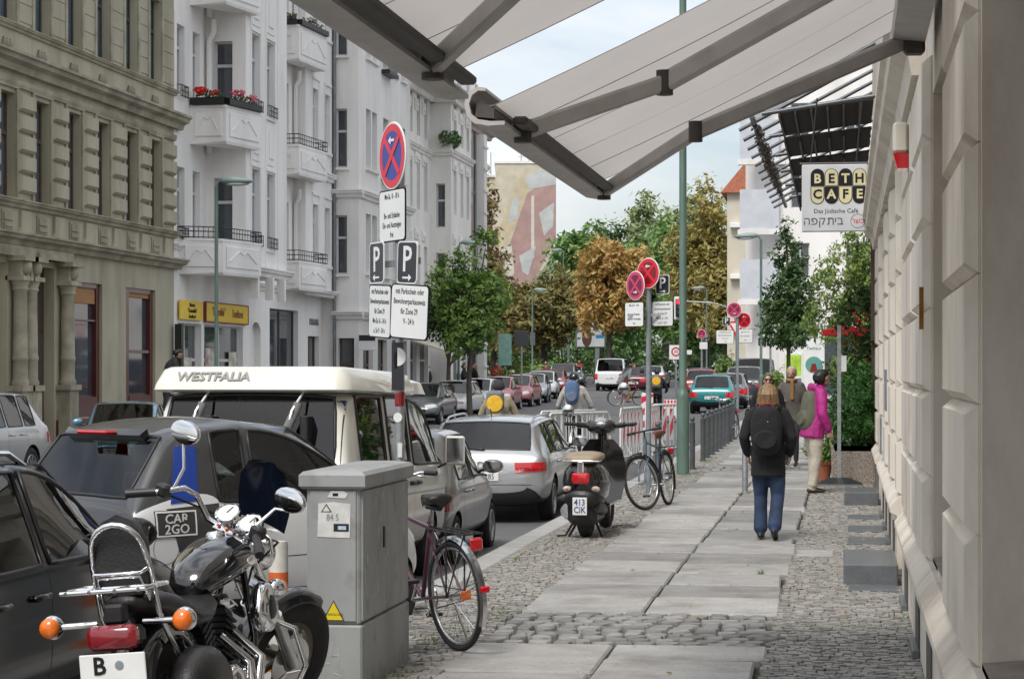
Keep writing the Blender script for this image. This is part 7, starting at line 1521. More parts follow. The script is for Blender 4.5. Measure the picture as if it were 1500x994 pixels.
# ================================================================ AWNINGS AND CAFE FRONT
def canvas():
    m=bpy.data.materials.new('awning_canvas'); m.use_nodes=True; t=m.node_tree; b=t.nodes['Principled BSDF']; N=t.nodes.new; K=t.links.new
    c=N('ShaderNodeTexCoord'); n=N('ShaderNodeTexNoise'); n.inputs['Scale'].default_value=2.2; n.inputs['Detail'].default_value=6; r=N('ShaderNodeValToRGB'); r.color_ramp.elements[0].color=(.50,.47,.45,1); r.color_ramp.elements[1].color=(.57,.545,.525,1)
    K(c.outputs['Object'],n.inputs['Vector']); K(n.outputs[0],r.inputs[0]); K(r.outputs[0],b.inputs['Base Color']); b.inputs['Roughness'].default_value=.85
    tl=N('ShaderNodeBsdfTranslucent'); K(r.outputs[0],tl.inputs['Color']); ms=N('ShaderNodeMixShader'); ms.inputs[0].default_value=.5; o=t.nodes['Material Output']; K(b.outputs[0],ms.inputs[1]); K(tl.outputs[0],ms.inputs[2]); K(ms.outputs[0],o.inputs[0])
    n2=N('ShaderNodeTexNoise'); n2.inputs['Scale'].default_value=420; bp=N('ShaderNodeBump'); bp.inputs['Strength'].default_value=.15; K(c.outputs['Object'],n2.inputs['Vector']); K(n2.outputs[0],bp.inputs['Height']); K(bp.outputs[0],b.inputs['Normal']); return m
CANV=canvas(); SEAMM=mat('awning_seam',(.30,.28,.265),.85,0,.1,9); ALU=mat('awning_aluminium',(.46,.44,.42),.45,.15,.12,7); ALUD=mat('awning_dark_groove',(.06,.055,.05),.6,0,.15,9)
def awning(label,y0,y1,arms):
    XF,ZF,XB,ZB=-1.46,2.83,.36,3.74; t=thing('awning',label,'awning',(.46,(y0+y1)/2,0),0,'awnings over the pavement'); ox,oy=.46,(y0+y1)/2
    n=14; k=max(6,int((y1-y0)/.2)); vs=[];fs=[]
    for i in range(n+1):
        u=i/n; sag=-.035*math.sin(PI*u)
        for j in range(k+1): vs.append((XF+(XB-XF)*u-ox,y0+.06+(y1-y0-.12)*j/k-oy,ZF+(ZB-ZF)*u+sag+.008*math.sin(j*2.1)*math.sin(PI*u)))
    for i in range(n):
        for j in range(k): fs.append((i*(k+1)+j,i*(k+1)+j+1,(i+1)*(k+1)+j+1,(i+1)*(k+1)+j))
    m=MB(); m.add(vs,fs); fab=m.build('fabric',CANV,t,180,fix=False)
    w_=(y1-y0-.12)/max(2,round((y1-y0)/.72)); yy=y0+.06
    while yy<y1-.05:
        MB().tube([(XF+(XB-XF)*u-ox,yy-oy,ZF+(ZB-ZF)*u-.035*math.sin(PI*u)-.001) for u in [i/10 for i in range(11)]],.0035,4,0,True,.5).build('seam',SEAMM,fab); yy+=w_
    # front rail: rounded gutter profile open on the inside
    pr=[(-.075,-.02),(-.085,.03),(-.07,.075),(-.03,.095),(.0,.09),(.0,.078),(-.03,.08),(-.055,.062),(-.066,.03),(-.058,-.01),(-.03,-.032),(.02,-.04),(.075,-.04),(.075,-.055),(.01,-.058),(-.045,-.048)]
    m=MB(); a=rad(-4); m.prism([(XF-ox+x*1.05,ZF+z*1.05-.02) for x,z in pr],y0-oy,y1-oy,'y'); fr=m.build('front_rail',ALU,t,50)
    MB().prism([(XF-ox+x,ZF+z-.02) for x,z in ((-.05,-.02),(.03,-.028),(.03,.01),(-.04,.05))],y0+.03-oy,y1-.03-oy,'y').build('rail_groove',ALUD,fr); MB().box(XF-ox-.02,XF-ox+.03,y0+.07-oy,y1-.07-oy,ZF-.004,ZF+.012).build('fabric_keder',SEAMM,fr)
    MB().box(XF-ox+.08,XF-ox+.145,y0+.2-oy,y1-.2-oy,ZF-.055,ZF-.02,b=.01).build('inner_rail',ALUD,fr)
    m=MB(); m.prism([(.26-ox,3.60),(.44-ox,3.58),(.44-ox,3.86),(.33-ox,3.88),(.25-ox,3.80)],y0-oy,y1-oy,'y'); m.build('cassette',ALU,t,40)
    for (yw,ye,yf) in arms:
        W=Vector((.34-ox,yw-oy,3.60)); E=Vector((-.80-ox,ye-oy,3.03)); Fp=Vector((XF+.08-ox,yf-oy,ZF-.05))
        def bar(a,b,h,wd,nm):
            d=(b-a).normalized(); s_=d.cross(Vector((0,0,1))).normalized(); u_=s_.cross(d).normalized(); rings=[]
            for p in (a,b): rings.append([p+s_*wd*x+u_*h*z for x,z in ((-1,-.7),(-.7,-1),(.7,-1),(1,-.7),(1,.7),(.7,1),(-.7,1),(-1,.7))])
            return MB().loft(rings).build(nm,ALU,t,30)
        bar(W,E,.044,.026,'upper_arm'); bar(E,Fp,.038,.022,'forearm'); MB().tube([E-Vector((0,0,.055)),E+Vector((0,0,.055))],.038,12).build('elbow_joint',ALUD,t,50); MB().tube([Fp-Vector((0,0,.05)),Fp+Vector((0,0,.05))],.04,10).build('front_joint',ALUD,t,50); MB().box(W.x-.02,W.x+.1,W.y-.07,W.y+.07,W.z-.08,W.z+.1,b=.02).build('arm_bracket',ALUD,t)
    return t
awning('pale fabric awning with open rail end beside the wall alarm box',8.7,12.55,((9.35,9.6,9.2),(12.3,11.6,12.35)))
awning('pale fabric awning reaching out towards the cabinet and its sign post',3.6,7.85,((4.2,4.6,4.4),(6.7,6.3,7.15)))
# ---------------------------------------------------------------- canopy of steel tubes with reed mats
t=thing('steel_canopy','canopy of slanting steel tubes and dark reed mats above the cafe sign','canopy',(.45,40,0))
TUBEM=mat('canopy_steel',(.11,.12,.13),.4,.6,.15,9)
for i in range(13):
    y=37.2+1.7*i-40; MB().tube([(0.3,y,7.45),(-2.35,y,6.05)],.034,8).build('tube',TUBEM,t,60)
MB().tube([(-2.05,-2.9,6.1),(-2.05,18.5,6.15)],.05,8).build('edge_beam',TUBEM,t,60)
REED=mat('dark_reed',(.022,.018,.016),.8,0,.5,6,.5,40,streak=(1,40,1))
for i in range(5):
    y=34.0+3.3*i-40; m=MB(); z=5.95-.07*i; m.prism([(-1.5,z-.16),(-.02,z+.0),(-.02,z+.03),(-1.5,z-.13)],y,y+3.22,'y'); pnl=m.build('reed_mat',REED,t)
    for k in range(6): MB().box(-1.5+.25*k,-1.47+.25*k,y,y+3.22,z-.24+.027*k,z-.17+.027*k).build('mat_batten',WOODD,pnl)
for y in (33.9,37.2,40.5,43.8,47.1,50.4): MB().tube([(.0,y-40,6.0),(-1.75,y-40,5.75)],.035,8).build('support_tube',TUBEM,t,60)
g=MB(); clump(g,(-2.05,6,6.1),.12,9.0,.14,900,.05,77); tag(g.build('climbing_plant',BARK,t,fix=False),kind='stuff')
# ---------------------------------------------------------------- cafe sign
t=thing('cafe_sign','white hanging cafe sign with black and cream letter tiles','sign',(-.16,31.45,4.225)); MB().box(-.47,.47,-.05,.05,-.485,.485,b=.012).build('panel',mat('sign_grey_white',(.50,.51,.53),.4,0,.08,3),t)
CRM=mat('sign_cream',(.55,.50,.30),.4,0,.15,4)
def tilep(x,z,up,dark):
    w_,h=.098,.25; pts=[(x-w_,z),(x+w_,z)]
    arc=[(x+w_*math.cos(q),z+(h-w_+w_*math.sin(q))*(1 if up else -1)) for q in [PI*j/10 for j in range(11)]]
    o=MB().prism(pts+arc,-.058,-.05,'y').build('letter_tile',INK,t)
    if not dark: MB().prism([(x+(a-x)*.9,z+(b-z)*.95+(.005 if up else -.005)) for a,b in pts+arc],-.0605,-.058,'y').build('tile_face',CRM if x>-.25 else SIGNW,o)
    return o
for row,(word,z,up) in enumerate((('BETH',.175,True),('CAFE',.165,False))):
    for i,ch in enumerate(word):
        x=-.245+.2*i; dk=(i+row)%2==0; o=tilep(x,z,up,dk); text(ch,.185,o,(x,-.062,z+(.10 if up else -.115)),(PI/2,0,0),CRM if dk else INK,ext=.001,bold=.006)
text('Das Jüdische Café',.088,t,(.02,-.052,-.19),(PI/2,0,0),INK,ext=.001); LGREY=mat('letter_grey',(.07,.075,.09),.6,0,0); text('הפק',.165,t,(-.29,-.052,-.335),(PI/2,0,0),LGREY,ext=.001,sx=1.05); text('יב',.165,t,(.06,-.052,-.335),(PI/2,0,0),LGREY,ext=.001,sx=1.05)
tv=MB(); tv.prism([(-.045,-.028),(.03,-.028),(.042,-.04),(.042,-.128),(.026,-.128),(.026,-.046),(-.018,-.046),(-.018,-.11),(-.03,-.128),(-.052,-.128),(-.052,-.113),(-.036,-.113),(-.034,-.046),(-.045,-.046)],-.0535,-.0505,'y'); tv.build('lettering',LGREY,t,None,(-.055,0,-.257))
MB().torus((.33,-.052,-.335),.10,.003,'y',26,5,0,0,None).build('oval_ring',mat('letter_grey',(.13,.14,.16)),t); text('רשכ',.10,t,(.33,-.052,-.335),(PI/2,0,0),SIGNRED,ext=.001)
for x in (-.35,.3): MB().tube([(x,0,.48),(x+.1,0,1.45)],.012,6).build('hanger',BLACKPL,t)
MB().tube([(-.5,0,.5),(.62,0,.5)],.02,8).build('bracket_arm',BLACKPL,t)
# ---------------------------------------------------------------- planter, hedge and plants
PEB=speckle(mat('pebble_concrete',(.20,.165,.135),.9,0,.35,26,.8,60),(.36,.31,.27),60,.9,(.5,.56))
t=thing('concrete_planter','square planter of exposed pebble concrete at the cafe garden','planter',(.14,34.0,0)); MB().loft([[(sx*a,sy*.62,z) for sx,sy in ((-1,-1),(1,-1),(1,1),(-1,1))] for a,z in ((.35,-.02),(.37,.57),(.37,.585),(.33,.585),(.31,.5))]).build('tub',PEB,t); MB().box(-.31,.31,-.57,.57,.48,.52).build('soil',BED,t)
LHG=leafmat('leaf_hedge',(.02,.075,.014),(.04,.14,.02),(.08,.20,.035))
def bush(label,loc,blobs,m,n,s,seed,cat='bush',name='bush'):
    t=thing(name,label,cat,loc); b=MB(); leaves(b,blobs,n,s,seed); b.build('foliage',m,t,fix=False); st=MB()
    for i in range(5): st.tube([(0,0,0),(.12*math.cos(i*1.3),.12*math.sin(i*1.3),.5)],.01,5)
    st.build('stem',BARK,t); return t
bush('fresh green conifer bush growing in the pebble planter',(.16,34.0,.5),[(0,0,.55,.42,.6,.6),(-.12,-.2,.3,.35,.4,.35),(.15,.2,.9,.25,.3,.3)],LHG,5200,.032,301)
bush('green bush crowding behind the pebble planter',(.2,36.4,0),[(0,0,1.1,.55,.9,.75),(-.2,.2,.6,.45,.6,.5),(.2,0,1.55,.35,.5,.4)],LHG,4200,.045,302)
t=bush('tall dark oleander with red blossoms over the cafe hedge',(.28,38.2,0),[(0,0,2.3,.42,.5,.75),(-.15,.2,1.7,.4,.4,.4),(.05,0,2.9,.35,.4,.3)],LDG,2600,.055,303,'plant','oleander'); fl=MB(); clump(fl,(-.05,-.1,2.4),.4,.45,.7,110,.05,5); fl.build('blossoms',FLOWR,t,fix=False)
t=thing('palm_plant','spiky long leaved palm plant beside the garden post','plant',(-.12,36.9,.0)); 
for i in range(26):
    q=random.Random(600+i); a=q.uniform(0,2*PI); l=q.uniform(.35,.6); u=q.uniform(.1,.9); d=Vector((math.cos(a),math.sin(a),0)); p0=Vector((0,0,1.35+q.uniform(0,.5))); p1=p0+d*l*.5+Vector((0,0,l*u)); p2=p0+d*l+Vector((0,0,l*u*.6)); s_=Vector((-d.y,d.x,0))*.022
    MB().add([p0-s_*.5,p0+s_*.5,p1+s_,p1-s_,p2],[(0,1,2,3),(3,2,4)]).build('leaf',LLG,t,fix=False)
MB().tube([(0,0,0),(0,0,1.75)],.035,8).build('stem',BARK,t)
t=thing('flower_pot','terracotta flower pot standing beside the pebble planter','pot',(-.36,33.9,0)); MB().lathe([(.10,0),(.15,.27),(.165,.27),(.165,.33),(.14,.33),(.13,.26)],18).build('pot',mat('terracotta',(.33,.11,.055),.8,0,.15,9),t,50); b=MB(); leaves(b,[(0,0,.5,.2,.2,.2)],420,.05,310); b.build('foliage',LG,t,fix=False)
t=thing('garden_post','thin galvanised square post with dark rubber foot by planter','post',(-.10,32.9,0)); MB().box(-.028,.028,-.028,.028,.05,2.42).build('post',STEEL,t); MB().loft([[(sx*a,sy*b_,z) for sx,sy in ((-1,-1),(1,-1),(1,1),(-1,1))] for a,b_,z in ((.36,.3,0),(.34,.28,.03),(.16,.14,.11),(.05,.05,.12))]).build('foot',BLACKPL,t); MB().box(.03,.11,-.02,.02,1.72,1.96).build('notice',SIGNW,t)
t=thing('red_parasol','small red square parasol top over the cafe garden','parasol',(-.02,41.5,0)); MB().tube([(0,0,0),(0,0,2.56)],.025,8).build('pole',WOODD,t); MB().loft([[(sx*a,sy*a,z) for sx,sy in ((-1,-1),(1,-1),(1,1),(-1,1))] for a,z in ((.42,2.40),(.42,2.50),(.25,2.54),(.03,2.58))],0,False).build('canopy',mat('parasol_red',(.55,.015,.02),.7,0,.1,5),t)
t=thing('poster_column','white poster board with a round picture before the white block','sign',(-1.25,86,GZC(86))); MB().box(-.42,.42,-.06,.06,.3,3.3,b=.02).build('board',SIGNW,t); MB().box(-.38,.38,-.04,.04,-.1,.3).build('foot',STEEL,t); MB().lathe([(.001,0),(.33,0)],26,Matrix.Translation((0,-.066,1.7))@Matrix.Rotation(PI/2,4,'X')).build('round_picture',mat('print_sky',(.08,.30,.48),.5,0,.2,3,col2=(.12,.33,.12)),t,fix=False); MB().prism([(-.16,1.42),(.16,1.42),(.08,1.75),(-.08,1.75)],-.071,-.067,'y').build('picture_figure',DKREDLENS,t); text('Teehaus',.17,t,(0,-.064,2.35),(PI/2,0,0),INK,ext=.001)
t=thing('notice_board','low white notice board with lime poster beside the hornbeam','sign',(-2.0,84,GZC(84))); MB().box(-.35,.35,-.05,.05,.5,2.2,b=.02).build('board',SIGNW,t); MB().box(-.3,.3,-.058,-.051,1.3,2.1).build('lime_poster',mat('lime_print',(.35,.55,.04),.5,0,.3,4),t); MB().box(-.3,.3,-.058,-.051,.6,1.2).build('grey_print',ZINC,t)
# ================================================================ PEOPLE
SKIN=mat('skin',(.46,.27,.19),.5,0,.08,9)
def cloth(n,c,v=.25): return mat('cloth_'+n,c,.88,0,v,5,1.0,10)
V3=Vector
def ring_at(p,d,rx,ry,up=V3((0,1,0)),n=12):
    d=d.normalized(); a=up.cross(d)
    if a.length<1e-3: a=V3((1,0,0))
    a.normalize(); b=d.cross(a).normalized(); return [p+a*(rx*math.cos(2*PI*k/n))+b*(ry*math.sin(2*PI*k/n)) for k in range(n)]
def limb(mb,pts,fwd=V3((0,1,0)),flat=False):
    """pts: (point, half width, half depth)"""
    P=[V3(p[0]) for p in pts]; rings=[]
    d0=(P[1]-P[0]).normalized(); d1=(P[-1]-P[-2]).normalized()
    rings.append(ring_at(P[0]-d0*(.008 if flat else pts[0][1]*.75),d0,pts[0][1]*(.97 if flat else .45),pts[0][2]*(.97 if flat else .45),fwd))
    for i,(p,rx,ry) in enumerate(pts): rings.append(ring_at(P[i],P[min(i+1,len(P)-1)]-P[max(i-1,0)],rx,ry,fwd))
    rings.append(ring_at(P[-1]+d1*pts[-1][1]*.75,d1,pts[-1][1]*.45,pts[-1][2]*.45,fwd)); mb.loft(rings)
def hand(mb,w_,d,side,sz=1.0):
    d=V3(d).normalized(); a=d.cross(V3((0,1,0)));  a=a.normalized() if a.length>.05 else V3((1,0,0)); b=a.cross(d); p=V3(w_)
    limb(mb,[(p,.024*sz,.018*sz),(p+d*.05*sz,.022*sz,.040*sz),(p+d*.085*sz,.018*sz,.038*sz)],b)
    for i,(o,l) in enumerate(((-.03,.055),(-.01,.068),(.01,.064),(.029,.05))):
        q=p+d*.085*sz+b*o*sz; limb(mb,[(q,.0095*sz,.0095*sz),(q+d*l*.55*sz+a*.006*side,.009*sz,.009*sz),(q+d*l*sz+a*.02*side,.008*sz,.008*sz)])
    q=p+d*.03*sz-b*.03*sz; limb(mb,[(q,.011*sz,.011*sz),(q+d*.035*sz-b*.022*sz,.010*sz,.010*sz),(q+d*.06*sz-b*.024*sz,.009*sz,.009*sz)])
def person(label,loc,rz,J,C,h=1.7,vox=.014,group=None,extra=None,hair='short',lean=0):
    """J: joints for a 1.7 m body facing +Y; C: materials skin, top, legs, shoes, hair"""
    t=thing('person',label,'person',loc,rz,group); k=h/1.7; t.scale=(k,k,k)
    D=dict(hip=(0,0,.90),chest=(0,0,1.27),neck=(0,0,1.46),head=(0,.02,1.585),hl=(-.09,0,.88),kl=(-.10,.02,.48),al=(-.10,-.02,.085),hr=(.09,0,.88),kr=(.10,.02,.48),ar=(.10,-.02,.085),tl=(0,1,0),tr=(0,1,0),sl=(-.175,0,1.385),el=(-.235,-.03,1.11),wl=(-.24,.06,.88),sr=(.175,0,1.385),er=(.235,-.03,1.11),wr=(.24,.06,.88),look=(0,1,0)); D.update(J)
    q={a:V3(b) for a,b in D.items()}; puff=C.get('puff',0.); hem=C.get('hem',.80); parts=[]
    def add(pts,mi,fwd=V3((0,1,0)),flat=False):
        m=MB(); limb(m,pts,fwd,flat); parts.append((m,[(V3(p[0]),max(p[1],p[2])) for p in pts],mi))
    ax=(q['neck']-q['hip']).normalized(); hipd=q['hip']
    tp=lambda s_:q['hip'].lerp(q['chest'],s_); up=q['chest'].lerp(q['neck'],.62)
    low=q['hip']-ax*(.90-hem)
    add([(low,.165+puff*1.2,.125+puff*1.2),(tp(.0),.162+puff,.122+puff),(tp(.4),.148+puff,.108+puff),(tp(.8),.170+puff,.118+puff),(q['chest'],.178+puff*.9,.118+puff*.8),(up,.150+puff*.5,.088+puff*.5),(q['neck'],.062+puff*.4,.058+puff*.4)],1,V3((0,1,0)),True)
    add([(q['neck']-ax*.02,.052,.052),(q['head']-ax*.06,.048,.052)],0)
    lk=q['look'].normalized(); hu=V3((0,0,1)); hs=lk.cross(hu).normalized(); hu=hs.cross(lk).normalized(); hd=q['head']
    # skull, jaw, nose, ears, brow
    m=MB(); MH=Matrix((( hs.x,lk.x,hu.x),(hs.y,lk.y,hu.y),(hs.z,lk.z,hu.z))); m.ell(hd+hu*.025,.074,.093,.088,14,10,0,MH); m.ell(hd-hu*.045+lk*.022,.055,.068,.07,12,8,0,MH); m.ell(hd+lk*.098-hu*.02,.011,.016,.022,8,6,0,MH); m.ell(hd+lk*.075-hu*.068,.024,.016,.010,8,6,0,MH); m.ell(hd+lk*.082+hu*.022,.05,.012,.012,8,6,0,MH)
    for s_ in (-1,1): m.ell(hd+hs*.075*s_-lk*.005,.012,.02,.03,8,6,0,MH)
    parts.append((m,[(hd,.09),(hd-hu*.05,.07)],0))
    for s_,(a,b,c,d) in (('l',('hl','kl','al','tl')),('r',('hr','kr','ar','tr'))):
        f=C.get('flare',0); K_,A_=q[b],q[c]; tk=C.get('thick',1); add([(q[a]+V3((0,0,.03)),.088*tk,.10*tk),(q[a].lerp(K_,.5),.078*tk,.084*tk),(q[a].lerp(K_,.55),.082*tk,.088*tk),(K_,.060*tk+f*.2,.064*tk+f*.2),(K_.lerp(A_,.4),.056+f*.5,.060+f*.5),(A_.lerp(K_,.06),.045+f,.048+f)],2,q[d])
        td=q[d].normalized(); bare=C.get('bare')
        if bare: add([(K_,.056,.058),(K_.lerp(A_,.35),.052,.058),(A_,.036,.04)],0,td)
        add([(A_-td*.055-V3((0,0,.040)),.036,.034),(A_+td*.02-V3((0,0,.045)),.040,.034),(A_+td*.12-V3((0,0,.055)),.042,.026),(A_+td*.165-V3((0,0,.060)),.034,.020)],3,V3((0,0,1)))
    for s_,sg in (('l',-1),('r',1)):
        S_,E_,W_=q['s'+s_],q['e'+s_],q['w'+s_]; pa=puff*.7
        add([(S_-V3((sg*.03,0,0)),.058+pa,.062+pa),(S_.lerp(E_,.4),.052+pa,.054+pa),(E_,.043+pa,.046+pa),(E_.lerp(W_,.45),.041+pa,.042+pa),(W_.lerp(E_,.05),.032+pa*.8,.032+pa*.8)],1)
        m=MB(); dd=W_-E_; hand(m,W_,dd,-sg); parts.append((m,[(W_+dd.normalized()*.02,.03),(W_+dd.normalized()*.09,.05),(W_+dd.normalized()*.15,.03)],0))
    if extra: extra(add,q)
    al=MB()
    for m,_,_ in parts: al.add(m.v,m.f)
    ob=al.build('tmp',SKIN); r_=ob.modifiers.new('r','REMESH'); r_.mode='VOXEL'; r_.voxel_size=vox; s_=ob.modifiers.new('s','SMOOTH'); s_.iterations=3 if vox<.02 else 2; s_.factor=.5
    me=evalmesh(ob); bpy.data.objects.remove(ob); me.materials.clear()
    for mm in (C.get('skin',SKIN),C['top'],C['legs'],C['shoes']): me.materials.append(mm)
    st_=not J.get('hip'); segs=[(a[0],b[0],a[1],b[1],mi,(1 if pi==0 else 2 if mi==2 else 0) if st_ else 0) for pi,(_,sk,mi) in enumerate(parts) for a,b in zip(sk[:-1],sk[1:])]
    mi=[]
    for p in me.polygons:
        c=p.center; best=9;bi=0
        for a,b,ra,rb,m_,fl_ in segs:
            if (fl_==1 and c.z<hem-.012) or (fl_==2 and c.z>hem+.004): continue
            ab=b-a; u=(c-a).dot(ab)/max(1e-9,ab.length_squared); u=0 if u<0 else 1 if u>1 else u; dd=(c-(a+ab*u)).length-(ra+(rb-ra)*u)
            if dd<best: best=dd;bi=m_
        mi.append(bi)
    me.polygons.foreach_set('material_index',mi); me.shade_smooth(); link('body',me,t)
    # hair
    hk=C.get('hk',1); H=MB(); rr=random.Random(int(abs(loc[0])*100)); cz=hd+hu*.03-lk*.012
    if hair!='bald':
        ell=MB(); nL={'short':-.02,'bob':-.16,'long':-.24,'cap':.02}[hair]
        rings=[]
        for z,w_,d_ in ((.125,.02,.03),(.11,.055,.065),(.07,.086,.102),(.02,.098 if hair!='short' else .084,.108),(-.03,.104 if hair!='short' else .080,.100)) + (((-.09,.108,.095),(-.135,.104,.085),(nL-.015,.085,.065)) if hair in('bob','long') else ((-.06,.055,.06),)):
            w_*=hk; d_*=hk; rings.append([hd+hu*z*(hk if z>0 else 1.05)+hs*(w_*math.cos(a))+lk*(-.02+d_*math.sin(a)*(1 if math.sin(a)<0 else (.55 if z<.06 else .85))-(.03 if z<.04 else 0)) for a in [2*PI*j/18 for j in range(18)]])
        H.loft(rings); H.build('hair' if hair!='cap' else 'cap',C['hair'],t,180)
    if hair!='bald' and vox<.018:
        # loose strands over the hair mass
        sd=MB(); nr_=len(rings)
        for i in range(420):
            a0=rr.uniform(0,18); w0=rr.uniform(.25,.6); pts=[]
            for r_i in range(1,nr_):
                rg=rings[r_i]; a1=a0+rr.uniform(-.25,.25); k0=int(a1)%18; k1=(k0+1)%18; fr=a1-int(a1); p=rg[k0].lerp(rg[k1],fr); cen=sum(rg,V3())/18; e=V3((rg[k1]-rg[k0])).normalized()*.0035*(1 if r_i<nr_-1 else .3); o_=(p-cen).normalized()*(.003+.005*rr.random())+V3((0,0,-.03*rr.random() if r_i==nr_-1 else 0)); pts+=[p+o_-e,p+o_+e]
            sd.add(pts,[(2*j,2*j+1,2*j+3,2*j+2) for j in range(nr_-2)])
        tag(sd.build('hair_strands',HSTR if C['hair'] is HBL else C['hair'],t,fix=False),kind='stuff')
    for s_ in (-1,1): MB().ell(hd+lk*.088+hs*.03*s_+hu*.004,.011,.006,.006,8,5,0,MH).build('eye',INK,t,60)
    return t
DENIM=mat('denim',(.018,.03,.06),.85,0,.4,4,.3,60,col2=(.032,.062,.14)); BLKCL=cloth('black',(.010,.010,.011)); BROWNSH=mat('brown_shoe',(.05,.028,.018),.5,0,.2,9); BLKSH=mat('black_shoe',(.012,.012,.012),.4,0,.2,9); BEIGE=cloth('beige',(.43,.39,.32)); MAGENTA=mat('magenta_shell',(.36,.014,.18),.6,0,.22,5,1.0,11); GREYSUIT=cloth('grey_brown',(.105,.095,.085)); WHITESH=cloth('off_white',(.45,.43,.39)); KHAKI=cloth('khaki',(.30,.25,.18)); DKG=cloth('charcoal',(.03,.03,.034)); TANT=cloth('tan',(.27,.15,.055)); GREYT=cloth('grey',(.16,.17,.18)); REDT=cloth('red',(.40,.02,.03))
HBL=mat('hair_dark_blonde',(.22,.13,.06),.6,0,.4,30,streak=(8,8,1)); HBK=mat('hair_black',(.012,.010,.009),.5,0,.3,30); HGR=mat('hair_grey',(.42,.40,.38),.6,0,.25,30); HBR=mat('hair_brown',(.06,.032,.02),.55,0,.3,30)
HSTR=leafmat('hair_strand_blonde',(.10,.055,.025),(.24,.15,.07),(.38,.26,.14),.1)
# ---- woman walking away
JW=dict(kl=(-.09,.10,.48),al=(-.085,.02,.085),kr=(.10,.04,.475),ar=(.085,-.22,.13),tr=(0,1,-.35),sl=(-.185,0,1.385),sr=(.185,0,1.385),el=(-.262,-.05,1.12),wl=(-.232,.06,.93),er=(.262,-.03,1.12),wr=(.232,.08,.93),head=(0,.02,1.565),tl=(0,1,0))
wm=person('person in black hooded jacket and blue flared jeans walking away along the slabs',(-.79,22.3,.0),rad(-3),JW,dict(top=BLKCL,legs=DENIM,shoes=BLKSH,hair=HBL,puff=.024,hem=.70,flare=.034,thick=1.16,hk=1.13),1.60,.014,None,lambda add,q:add([((-.10,-.07,1.44),.06,.05),((0,-.11,1.43),.10,.05),((.10,-.07,1.44),.06,.05)],1),'bob')
def backpack(label,parent_loc,rz,c,w_,h,d,m,trim,loop=None,tilt=0):
    t=thing('backpack',label,'backpack',parent_loc,rz); t.rotation_euler=(tilt,0,rz)
    def rg(y,a,b): return [(a*w_*abs(math.cos(q))**.7*(1 if math.cos(q)>=0 else -1),y,c+b*h*abs(math.sin(q))**.7*(1 if math.sin(q)>=0 else -1)*(1 if math.sin(q)>0 else 1.04)) for q in [2*PI*j/20 for j in range(20)]]
    MB().loft([rg(0,.86,.92),rg(-d*.15,.97,.98),rg(-d*.6,1,1),rg(-d*.9,.9,.93),rg(-d,.7,.78)]).build('pack_body',m,t,180); MB().loft([[(x,y,z) for x,y,z in rg2] for rg2 in ([( .8*w_*math.cos(q),-d*.93,c-h*.38+h*.42*math.sin(q)) for q in [2*PI*j/16 for j in range(16)]],[( .66*w_*math.cos(q),-d*1.22,c-h*.38+h*.34*math.sin(q)) for q in [2*PI*j/16 for j in range(16)]])]).build('front_pocket',m,t,60)
    for sx in (-1,1): MB().tube([(sx*w_*.5,-.01,c+h*.85),(sx*w_*.75,.08,c+h*1.05),(sx*w_*.85,.22,c+h*.7),(sx*w_*.8,.2,c),(sx*w_*.75,.0,c-h*.75)],.014,6,0,True,.6).build('strap',trim,t,60)
    if loop: MB().tube([(-w_*.5,-d*.5,c+h*.88),(-w_*.3,-d*.55,c+h*1.08),(w_*.3,-d*.55,c+h*1.08),(w_*.5,-d*.5,c+h*.88)],.010,6).build('haul_loop',loop,t,60)
    MB().tube([(-w_*.9,-d*.72,c+h*.35),(0,-d*1.0,c+h*.42),(w_*.9,-d*.72,c+h*.35)],.004,5).build('zip',trim,t); return t
bp=backpack('black backpack with red loop on the back of the dark jacket',(-.79,22.3,0),rad(-3),1.13,.16,.25,.16,BLKCL,DKG,mat('loop_red',(.30,.02,.03),.7,0,.1,9)); bp.location.y-=.135; MB().ell((.02,-.155,1.22),.011,.006,.011,8,6).build('logo_dot',WHITEP,bp,60); bp.location.x-=.007
# ---- person in magenta jacket, side on
JP=dict(chest=(0,.05,1.27),neck=(0,.10,1.45),head=(0,.155,1.57),look=(-.15,1,-.12),sl=(-.17,.05,1.38),sr=(.17,.05,1.38),el=(-.225,.05,1.10),wl=(-.19,.20,.90),er=(.235,.03,1.09),wr=(.215,.14,.86),kl=(-.09,.05,.48),al=(-.10,.05,.085),kr=(.10,.0,.48),ar=(.10,-.06,.085))
person('person in bright magenta jacket and beige trousers facing the planter',(-.46,30.8,0),rad(-64),JP,dict(top=MAGENTA,legs=BEIGE,shoes=BROWNSH,hair=HBK,puff=.034,hem=.76,flare=.024,thick=1.15),1.76,.015,None,lambda add,q:add([((-.09,.0,1.44),.045,.045),((0,-.035,1.44),.075,.05),((.09,.0,1.44),.045,.045)],1),'short')
a=rad(-64); bx,by=math.sin(a)*.11,-math.cos(a)*.11; backpack('olive grey rucksack worn over the magenta jacket',(-.46+bx,30.8+by,0),a,1.16,.17,.30,.20,cloth('olive_pack',(.10,.105,.07)),DKG,None,rad(-8))
